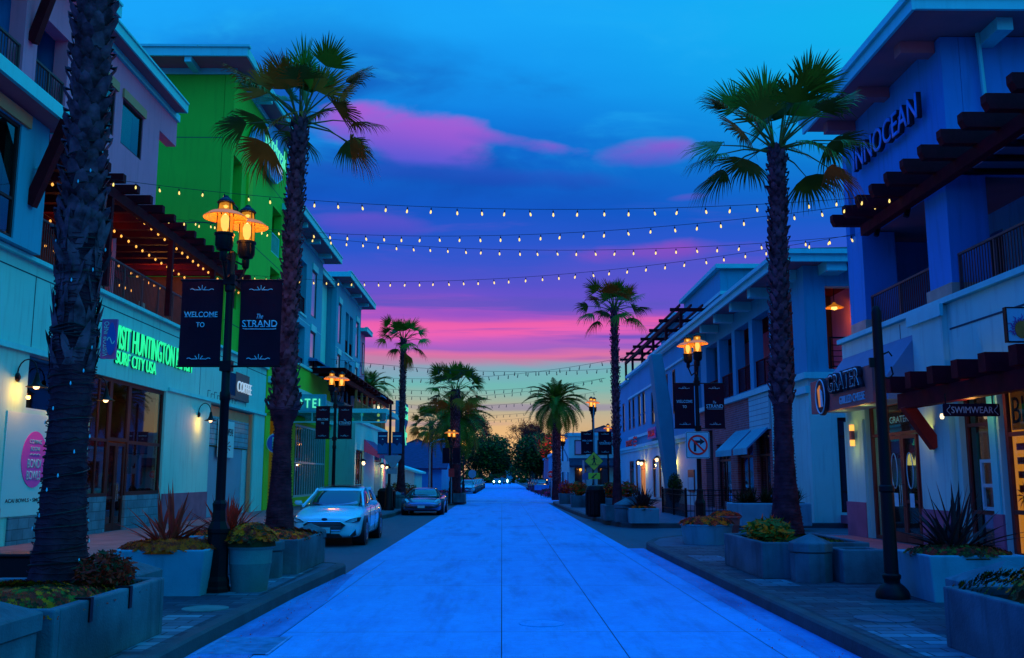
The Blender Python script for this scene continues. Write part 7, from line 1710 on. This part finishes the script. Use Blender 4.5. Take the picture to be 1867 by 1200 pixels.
for i in range(len(m.v)): v = m.v[i]; m.v[i] = Vector((f(-.02, .52).x+v.x, y-.012+v.z, f(-.02, .52).z+v.y))
m.bar(f(.0, .42), f(.02, .02), .004, .16*s, up=(1, 0, 0)); m.bar(f(.02, .04), f(-.18, -.38), .004, .09*s, up=(1, 0, 0)); m.bar(f(.03, .04), f(.20, -.38), .004, .09*s, up=(1, 0, 0)); m.bar(f(0, .36), f(-.25, .12), .004, .06*s, up=(1, 0, 0)); m.bar(f(.02, .36), f(.27, .15), .004, .06*s, up=(1, 0, 0)); m.bar(f(-.6, -.30), f(.6, -.30), .004, .035*s, up=(0, 0, 1)) if 0 else m.box(xp-.55*s, xp+.55*s, y-.010, y-.007, c.z-.40*s, c.z-.36*s)
m.build('walking_figure', 'ink_dark', t)
c2 = atY(1082, 868, y); h = .21
m = MB(); m.box(xp-.30, xp+.30, y, y+.02, c2.z-h*.75, c2.z+h*.75); m.build('plate', 'sign_yellowgreen', t)
m = MB(); m.prism([(xp+.16, y-.004, c2.z+.10), (xp+.10, y-.004, c2.z+.13), (xp-.08, y-.004, c2.z-.02), (xp-.04, y-.004, c2.z+.03), (xp-.16, y-.004, c2.z-.11), (xp+.03, y-.004, c2.z-.10), (xp-.03, y-.004, c2.z-.06)], (0, .003, 0)); m.build('arrow', 'ink_dark', t)
# stop sign far right
t = thing('traffic_sign', 'red octagonal stop sign at the far right kerb', 'traffic sign', (4.0, 74, .15))
y = 74.0; c = atY(1005, 865, y); r = 7.4/1740*y
m = MB(); m.tube([(c.x, y+.04, .1), (c.x, y+.04, c.z)], .04, 6); m.build('pole', 'steel', t)
m = MB(); m.prism([(c.x+math.cos(math.pi/8+k*math.pi/4)*r*1.05, y, c.z+math.sin(math.pi/8+k*math.pi/4)*r*1.05) for k in range(8)], (0, .02, 0)); m.build('plate', 'sign_white', t)
m = MB(); m.prism([(c.x+math.cos(math.pi/8+k*math.pi/4)*r*.96, y-.004, c.z+math.sin(math.pi/8+k*math.pi/4)*r*.96) for k in range(8)], (0, .003, 0)); m.build('face', 'sign_red', t)
text('lettering', 'STOP', (c.x, y, c.z), (1, 0, 0), V, r*1.4, r*.6, .004, 'sign_white', t, depth0=.006, off=.02)
for lab, px, py, Y, w, h, mt in (('pale blank sign board on a pole left of the crossing sign', 1030, 851, 72, .33, .40, 'sign_white'), ('round pale sign back beyond the parked cars on the left', 861, 864, 96, .38, .40, 'steel'), ('small blue plate sign behind the crossing sign pole', 1068, 868, 66, .25, .25, 'umbrella_navy'), ('small red sign by the far left palm', 823, 862, 59, .18, .25, 'sign_red')):
    c = atY(px, py, Y); t = thing('street_sign', lab, 'traffic sign', (c.x, Y, .1)); m = MB(); m.tube([(c.x, Y+.04, .1), (c.x, Y+.04, c.z)], .035, 6); m.build('pole', 'steel', t)
    m = MB(); m.prism(rounded(c.x-w, c.x+w, c.z-h, c.z+h, min(w, h)*(.9 if 'round' in lab else .12), Y), (0, .02, 0)); m.build('plate', mt, t)
# grey street light mast at far left and bench like cabinet at far right
c = atY(790, 800, 80); t = thing('light_mast', 'slim pale street light mast with a curved arm on the far left', 'street light', (c.x, 80, .1))
m = MB(); zt = atY(786, 802, 80).z; xm = bx(787, 80); m.tube([(xm, 80, .1), (xm, 80, zt-.6), (xm+.1, 80, zt-.2), (xm+.7, 80, zt), (xm+1.2, 80, zt+.05)], [.09, .07, .06, .05, .04], 8); m.build('mast', 'steel', t, smooth=True); m = MB(); m.box(xm+1.0, xm+1.6, 79.9, 80.1, zt, zt+.12); m.build('lamp_head', 'steel', t)
t = thing('light_mast', 'slim pale street light mast with a curved arm on the far right', 'street light', (6.6, 78, .1))
xm = bx(1061, 78); zt = atY(1040, 812, 78).z; m = MB(); m.tube([(xm, 78, .1), (xm, 78, zt-1.2)], [.12, .09], 8); m.build('mast', 'steel', t, smooth=True)
xm = bx(1033, 88); m = MB(); m.tube([(xm, 88, .1), (xm, 88, zt-.8), (xm-.3, 88, zt-.1), (xm-1.0, 88, zt+.3), (xm-1.5, 88, zt+.3)], [.09, .07, .06, .05, .04], 8); o = m.build('light_mast', 'steel', smooth=True, org=(xm, 88, .1)); tag(o, 'slim curved street light mast between the stop sign and far lamp', 'street light')
c = atY(988, 889, 86); t = thing('crossing_board', 'blue grey board on two pale legs at the far right kerb', 'board', (c.x, 86, 0))
m = MB(); m.box(c.x-.65, c.x+.65, 86, 86.08, c.z-.22, c.z+.22); m.build('board', 'wall_slate', t)
for dx in (-.1, .5): m = MB(); m.box(c.x+dx-.04, c.x+dx+.04, 86.01, 86.07, 0, c.z-.221); m.build('leg', 'steel', t)
# ------------------------------------------------------------------ cars (front towards -y, local origin on the road at the middle)
def loft(st, sec, cap=True):
    m = MB(); n = None
    for s in st:
        half = sec(s); ring = [Vector((-x, s[0], z)) for x, z in half[::-1]]+[Vector((x, s[0], z)) for x, z in half if x > 1e-6] if half[0][0] < 1e-6 else None
        ring = [Vector((x, s[0], z)) for x, z in half]+[Vector((-x, s[0], z)) for x, z in half[::-1] if x > 1e-6]
        n = len(ring); m.v += ring
    for i in range(len(st)-1):
        for j in range(n): m.f.append([i*n+j, i*n+(j+1) % n, (i+1)*n+(j+1) % n, (i+1)*n+j]); m.m.append(0)
    if cap: m.f.append(list(range(n))[::-1]); m.m.append(0); b = (len(st)-1)*n; m.f.append(list(range(b, b+n))); m.m.append(0)
    return m
def make_car(name, label, x, y, paint, L=4.87, W=1.85, H=1.47, sport=False, detail=True, group=None, rz=0.):
    t = thing(name, label, 'car', (0, 0, 0), group); w = W/2; k = L/4.87
    if sport:
        st = [(0, .60, .28, .50), (.06, .78, .20, .56), (.35, .90, .16, .64), (.8, .955, .15, .74), (1.2, .93, .15, .78), (1.6, .92, .15, .82), (2.6, .94, .15, .86), (3.2, .985, .16, .92), (3.8, .98, .17, .94), (4.2, .92, .2, .92), (4.4, .82, .28, .86)]
    else:
        st = [(0, .60, .30, .60), (.05, .76, .22, .70), (.28, .90, .19, .80), (.75, .965, .18, .895), (1.2, .985, .18, .955), (1.5, .99, .18, .985), (2.6, 1.0, .18, .99), (3.7, .99, .18, 1.02), (4.35, .96, .2, 1.07), (4.7, .88, .24, 1.06), (4.87, .76, .34, .95)]
    st = [(a*k*(4.87/4.4 if sport else 1), b*w, c, d) for a, b, c, d in st]
    def sec(s):
        _, hw, zb, zt = s; h = zt-zb
        return [(0, zb), (hw*.80, zb), (hw*.955, zb+h*.06), (hw*.99, zb+h*.30), (hw, zb+h*.58), (hw*.975, zb+h*.80), (hw*.86, zb+h*.95), (hw*.5, zt+.004), (0, zt+.012)]
    body = loft(st, sec).build('body', paint, t, smooth=True, sub=2 if detail else 1, angle=180)
    # glasshouse and roof
    if sport: gs = [(1.15, .80, .80, .02), (1.9, .73, .80, .30), (2.35, .66, .82, .375), (2.8, .64, .84, .37), (3.5, .62, .88, .18), (4.0, .56, .90, .04)]; top = 1.21
    else: gs = [(1.22, .80, .94, .02), (2.02, .80, .96, .36), (2.35, .80, .97, .465), (3.0, .79, .98, .485), (3.6, .77, 1.0, .43), (4.3, .70, 1.05, .05)]; top = H
    g2 = []
    for a, b, c, d in gs: g2.append((a*k*(4.87/4.4 if sport else 1), b*w*1.06, c, d))
    def gsec(s):
        _, hw, zb, h = s
        return [(0, zb-.03), (hw, zb-.03), (hw*1.0, zb+.01), (hw*.90, zb+h*.55), (hw*.78, zb+h*.90), (hw*.55, zb+h*.98), (0, zb+h)]
    loft(g2, gsec).build('windows', 'car_glass', t, smooth=True, sub=2 if detail else 1, angle=180)
    def rsec(s):
        _, hw, zb, h = s
        return [(0, zb+h*.94), (hw*.55, zb+h*.93), (hw*.765, zb+h*.86), (hw*.80, zb+h*.88), (hw*.79, zb+h*.93), (hw*.56, zb+h*1.01), (0, zb+h+.02)]
    r2 = g2[1:5]; r2 = [(g2[1][0]+.06*k, g2[1][1], g2[1][2], g2[1][3]+.02)]+list(g2[2:5])
    loft(r2, rsec).build('roof', paint, t, smooth=True, sub=2 if detail else 1, angle=180)
    # pillars
    m = MB()
    for s in (-1, 1):
        def gp(i, f):   # point on the glasshouse edge
            _, hw, zb, h = g2[i]; q = {0: (1.0, .01), 1: (.90, .55), 2: (.80, .89)}[f]; return Vector((s*hw*q[0]*1.006, g2[i][0], zb+(.01 if f == 0 else h*q[1])))
        m.bar(gp(0, 0), gp(1, 2), .05, .05); m.bar(gp(1, 2), gp(2, 2), .05, .05); m.bar(gp(4, 2)+Vector((0, -.02, 0)), gp(5, 0)+Vector((-s*.03, 0, .02)), .09, .09)
        if not sport: m.bar(Vector((s*g2[3][1]*1.0, g2[3][0]-.25, g2[3][2])), Vector((s*g2[3][1]*.80, g2[3][0]-.2, g2[3][2]+g2[3][3]*.9)), .05, .05)
    m.build('pillar', paint if not sport else 'car_trim', t)
    # wheels
    fa_, ra_ = (1.0, 3.62) if sport else (.93*k, 3.78*k); rw = .335
    if sport: fa_, ra_ = 1.05, 3.65
    wr = MB().lathe([(rw*.62, -.11), (rw*.95, -.115), (rw, -.085), (rw, .085), (rw*.95, .115), (rw*.62, .11)], (0, 0, 0), 28, cap=False)
    for yy in (fa_, ra_):
        for s in (-1, 1):
            def put(mm):
                for i, v in enumerate(mm.v): mm.v[i] = Vector((s*(w-.115)+v.z*1.0*s, yy+v.x, rw+v.y))
                return mm
            a = MB(); a.lathe([(rw*1.16, -.20), (rw*1.17, .118)], (0, 0, 0), 26); put(a).build('wheel_arch', 'car_trim', t, smooth=True)
            mm = MB(); mm.lathe([(rw*.60, -.11), (rw*.95, -.115), (rw, -.085), (rw, .095), (rw*.95, .128), (rw*.64, .124), (rw*.62, .06)], (0, 0, 0), 28, cap=False); wh = put(mm).build('wheel', 'rubber', t, smooth=True)
            mm = MB(); mm.lathe([(rw*.66, .11), (rw*.64, .126), (rw*.58, .12), (rw*.56, .06)], (0, 0, 0), 28, cap=False); mm.lathe([(.05, .06), (.055, .12), (.02, .13)], (0, 0, 0), 12)
            for q in range(10):
                an = 2*math.pi*q/10; mm.bar((math.cos(an)*.04, math.sin(an)*.04, .10), (math.cos(an+.12)*rw*.6, math.sin(an+.12)*rw*.6, .108), .026, .02, up=(0, 0, 1))
            put(mm).build('rim', 'rim_metal', wh)
            mm = MB(); mm.lathe([(rw*.6, .0), (rw*.6, .03)], (0, 0, 0), 20); put(mm).build('brake_disc', 'car_trim', wh)
    # front details, laid on the nose
    f = lambda a, z, d=0.: Vector((a, d, z))
    if not sport:
        m = MB(); m.prism([f(-.40, .60, -.03), f(.40, .60, -.03), f(.52, .53, -.02), f(.40, .40, -.03), f(-.40, .40, -.03), f(-.52, .53, -.02)], (0, .10, 0)); gr = m.build('grille', 'car_trim', t)
        m = MB()
        for q in range(5): m.box(-.42, .42, -.034, -.031, .42+q*.036, .428+q*.036)
        m.build('grille_bar', 'chrome', gr)
        m = MB(); m.tube([f(-.40, .605, -.035), f(.40, .605, -.035), f(.53, .53, -.02), f(.41, .395, -.035), f(-.41, .395, -.035), f(-.53, .53, -.02), f(-.40, .605, -.035)], .011, 6); m.build('grille_frame', 'chrome', gr)
        m = MB(); m.prism([f(-.46, .22, -.02), f(.46, .22, -.02), f(.38, .31, -.03), f(-.38, .31, -.03)], (0, .08, 0)); m.build('lower_grille', 'car_trim', t)
        m = MB(); m.box(-.16, .16, -.06, -.03, .33, .47); pl_ = m.build('number_plate', 'plate', t); m = MB(); m.box(-.18, .18, -.055, -.035, .315, .485); m.build('plate_frame', 'car_trim', t)
        m = MB(); m.lathe([(.001, -.01), (.05, -.004), (.05, .0)], (0, 0, 0), 14)
        for i, v in enumerate(m.v): m.v[i] = Vector((v.x*1.5, -.005+v.z*1.2+.02, .665+v.y*.7))
        m.build('badge', 'banner_navy', t)
        for s in (-1, 1):
            P = [(s*.50, .60, .015), (s*.62, .665, .055), (s*.80, .705, .22), (s*.865, .70, .36), (s*.84, .60, .24), (s*.70, .575, .09)]
            m = MB(); m.prism([Vector((a, d-.02, z)) for a, z, d in P], (0, .06, 0)); hl = m.build('headlight', 'car_trim', t)
            m = MB(); m.prism([Vector((a*.98, d-.028, z*.985+.01)) for a, z, d in ((s*.55, .605, .03), (s*.64, .65, .065), (s*.80, .69, .21), (s*.80, .62, .18), (s*.69, .59, .085))], (0, .01, 0)); m.build('lens', 'lens_clear', hl)
            m = MB(); m.prism([Vector((a, d, z)) for a, z, d in ((s*.60, .25, .035), (s*.76, .42, .12), (s*.78, .27, .13), (s*.70, .23, .08))], (0, .05, 0)); fl = m.build('fog_light_surround', 'car_trim', t)
            m = MB(); m.tube([Vector((a, d-.01, z)) for a, z, d in ((s*.62, .26, .035), (s*.755, .40, .11), (s*.765, .29, .115))], .012, 6); m.build('chrome_trim', 'chrome', fl)
            m = MB(); m.lathe([(.001, -.07), (.07, -.05), (.10, 0), (.08, .06), (.001, .07)], (0, 0, 0), 12, cap=False)
            for i, v in enumerate(m.v): m.v[i] = Vector((s*(w+.07)+v.x*1.05, 1.62*k+v.y*.7, 1.03+v.z*.95))
            m.bar((s*(w-.06), 1.66*k, .985), (s*(w+.02), 1.64*k, 1.0), .06, .04); m.build('mirror', paint, t, smooth=True)
            m = MB(); 
            for yy in (2.35*k, 3.25*k): m.bar((s*(w*1.0+.004), yy, .80), (s*(w*1.0+.004), yy+.17, .80), .02, .03)
            m.build('door_handle', 'chrome', t)
            m = MB()
            for yy in (1.62*k, 2.62*k, 3.5*k): m.bar((s*(w*.985), yy, .32), (s*(w*.995), yy, .92), .006, .012)
            m.build('door_seam', 'car_trim', t)
        m = MB(); m.prism([(-.5, 2.3*k, 1.475*H/1.47), (.5, 2.3*k, 1.475*H/1.47), (.5, 3.0*k, 1.492*H/1.47), (-.5, 3.0*k, 1.492*H/1.47)], (0, 0, .012)); m.build('sunroof', 'car_glass', t)
    else:
        for s in (-1, 1):
            m = MB(); m.prism([Vector((a, d-.02, z)) for a, z, d in ((s*.30, .30, .0), (s*.72, .34, .06), (s*.78, .44, .10), (s*.34, .40, .0))], (0, .08, 0)); m.build('air_intake', 'car_trim', t)
            m = MB(); m.prism([Vector((a, d, z)) for a, z, d in ((s*.58, .57, .14), (s*.66, .555, .14), (s*.80, .66, .52), (s*.78, .70, .62), (s*.66, .68, .52))], (0, .01, .03)); m.build('headlight', 'lens_clear', t)
            m = MB(); m.lathe([(.001, -.05), (.06, -.04), (.085, 0), (.07, .05), (.001, .055)], (0, 0, 0), 10, cap=False)
            for i, v in enumerate(m.v): m.v[i] = Vector((s*(w+.06)+v.x, 1.75+v.y*.8, .93+v.z))
            m.bar((s*(w-.05), 1.8, .86), (s*(w+.04), 1.77, .90), .05, .03); m.build('mirror', paint, t, smooth=True)
        m = MB(); m.box(-.30, .30, -.03, .05, .31, .40); m.build('grille', 'car_trim', t)
        m = MB(); m.box(-.16, .16, -.045, -.035, .33, .43); m.build('number_plate', 'plate', t)
    t.location = (x, y, 0); t.rotation_euler = (0, 0, rz); return t
make_car('parked_car', 'white saloon car parked facing the camera at the left kerb', -4.40, 24.15, 'car_white')
make_car('sports_car', 'low grey blue sports car parked behind the white saloon', -3.62, 43.6, 'car_grey', 4.4, 1.92, 1.21, True)
src = make_car('parked_car', 'pale car parked nearest in the far left row', -3.6, 100, 'car_silver', 4.5, 1.8, 1.5, detail=False, group='cars parked along the far left kerb')
for i, (y, lab) in enumerate(((106.5, 'second pale car in the far left row'), (113, 'third pale car in the far left row'), (120, 'fourth pale car in the far left row'), (127.5, 'fifth pale car in the far left row'), (136, 'sixth pale car in the far left row, under the tree'), (146, 'last pale car visible at the far left kerb'))): dup(src, (-3.6+.02*i, y, 0), 0, lab)
dk = make_car('parked_car', 'dark car parked nearest in the far right row', 4.9, 116, 'car_black', 4.5, 1.8, 1.5, detail=False, group='cars parked along the far right kerb')
for i, (y, lab) in enumerate(((124, 'second dark car in the far right row'), (133, 'third dark car in the far right row'), (143, 'last dark car at the far right kerb'))): dup(dk, (4.8, y, 0), 0, lab)
hc = make_car('moving_car', 'far car driving towards the camera with bright headlights at the street end', -1.15, 215, 'car_black', 4.5, 1.8, 1.5, detail=False)
for s in (-1, 1):
    m = MB(); m.lathe([(.001, -.05), (.14, -.03), (.17, 0), (.12, .03)], (0, 0, 0), 12, cap=False)
    for i, v in enumerate(m.v): m.v[i] = Vector((-1.15+s*.62+v.x, 214.93+v.z, .72+v.y))
    o = m.build('lit_headlight', 'headlight_on', None); o.parent = hc
    for v in o.data.vertices: v.co -= Vector((-1.15, 215, 0))
hc2 = dup(dk, (1.25, 235, 0), R(0), 'second far car with a single bright light visible at the street end', None)
hc2['category'] = 'car'
if 'group' in hc2: del hc2['group']
m = MB(); m.lathe([(.001, -.05), (.15, -.03), (.18, 0), (.12, .03)], (0, 0, 0), 12, cap=False)
for i, v in enumerate(m.v): m.v[i] = Vector((.1+v.x*.7, -.1+v.z, .8+v.y*2.0))
o = m.build('lit_headlight', 'headlight_on', None); o.parent = hc2
# ------------------------------------------------------------------ festoon strings
def make_bulb_proto():
    m = MB(); m.tube([(0, 0, 0), (0, 0, -.05)], .006, 5); m.lathe([(.018, -.12), (.024, -.11), (.024, -.05), (.012, -.045)], (0, 0, 0), 8); s = m.build('socket', 'wire_black')
    m = MB(); m.lathe([(.013, -.12), (.022, -.145), (.030, -.18), (.029, -.21), (.016, -.235), (.001, -.242)], (0, 0, 0), 10, cap=False); b = m.build('bulb', 'bulb_warm', smooth=True)
    m = MB(); m.lathe([(.013, -.12), (.022, -.145), (.030, -.18), (.029, -.21), (.016, -.235), (.001, -.242)], (0, 0, 0), 6, cap=False); d = m.build('bulb_off', 'glass_black', smooth=True)
    m = MB(); m.lathe([(.016, -.05), (.034, -.08), (.036, -.11), (.001, -.15)], (0, 0, 0), 8, cap=False); w = m.build('bulb_deck', 'bulb_deck', smooth=True)
    me = (s.data, b.data, d.data, w.data)
    for o in (s, b, d, w): bpy.data.objects.remove(o)
    return me
ME = make_bulb_proto()
RB = random.Random(1)
def festoon(label, p, q, sag, step, kind='on', group='festoon light strings', rad=.007, sc=.76):
    p, q = Vector(p), Vector(q); t = thing('festoon_string', label, 'light string', p, group); n = 40
    f = lambda s: p.lerp(q, s)-Vector((0, 0, 4*sag*s*(1-s)))
    m = MB(); m.tube([f(i/n) for i in range(n+1)], rad, 5, 0); m.build('cable', 'wire_black', t, recalc=False)
    L_ = (q-p).length; k = int(L_/step)
    for i in range(k):
        s = (i+.5+RB.uniform(-.06, .06))/k; c = f(s)-p
        if kind == 'deck':
            o = bpy.data.objects.new('bulb', ME[3]); C.objects.link(o); o.parent = t; o.location = c; continue
        so = bpy.data.objects.new('socket', ME[0]); C.objects.link(so); so.parent = t; so.location = c; so.scale = (sc,)*3; so.rotation_euler = (RB.uniform(-.25, .25), RB.uniform(-.25, .25), 0)
        o = bpy.data.objects.new('bulb', ME[1] if kind == 'on' else ME[2]); C.objects.link(o); o.parent = t; o.location = c; o.scale = (sc,)*3; o.rotation_euler = so.rotation_euler
    return t
ev = lambda px, py, Y: atY(px, py, Y)
festoon('top string of glowing bulbs crossing the street', ev(190, 325, 24.4), ev(1693, 350, 21.6), .62, .60)
festoon('second string of glowing bulbs from the top', ev(295, 396, 30.4), ev(1665, 358, 22.0), .80, .60)
festoon('third string of glowing bulbs from the top', ev(345, 400, 33.0), ev(1575, 428, 25.2), .74, .60)
festoon('lowest string of glowing bulbs over the street', ev(413, 497, 37.8), ev(1576, 424, 25.6), .80, .60)
rng = random.Random(9)
for i, (y0_, y1_, z0_, z1_, sg, lab) in enumerate(((52, 57, 8.1, 8.3, .55, 'first'), (60, 54, 8.0, 8.6, .75, 'second'), (63, 67, 7.6, 8.7, .7, 'third'), (71, 66, 7.8, 8.6, .8, 'fourth'), (78, 72, 7.7, 8.2, .8, 'fifth'), (84, 88, 7.5, 8.4, .9, 'sixth'), (98, 92, 7.9, 8.3, 1.0, 'seventh'))):
    festoon('%s unlit bulb string from the top over the far street' % lab, (-9.4, y0_, z0_), (7.2, y1_, z1_-.1), sg*.8, .62, 'off', 'unlit festoon strings over the far street', .010, 1.05)
for i, (x0_, ya, yb, lab) in enumerate(((-11.1, 26.2, 45.8, 'amber bulb string along the outer beam of the left pergola'), (-12.3, 25.0, 45.5, 'amber bulb string under the left pergola, second from the street'), (-13.7, 25.0, 45.5, 'amber bulb string under the left pergola, third from the street'), (-15.0, 25.0, 45.5, 'amber bulb string deepest under the left pergola'))):
    festoon(lab, (x0_, ya, 9.72), (x0_+.3*(i % 2), yb, 9.7), .28+.1*i, .58, 'deck', 'bulb strings under the left pergola')
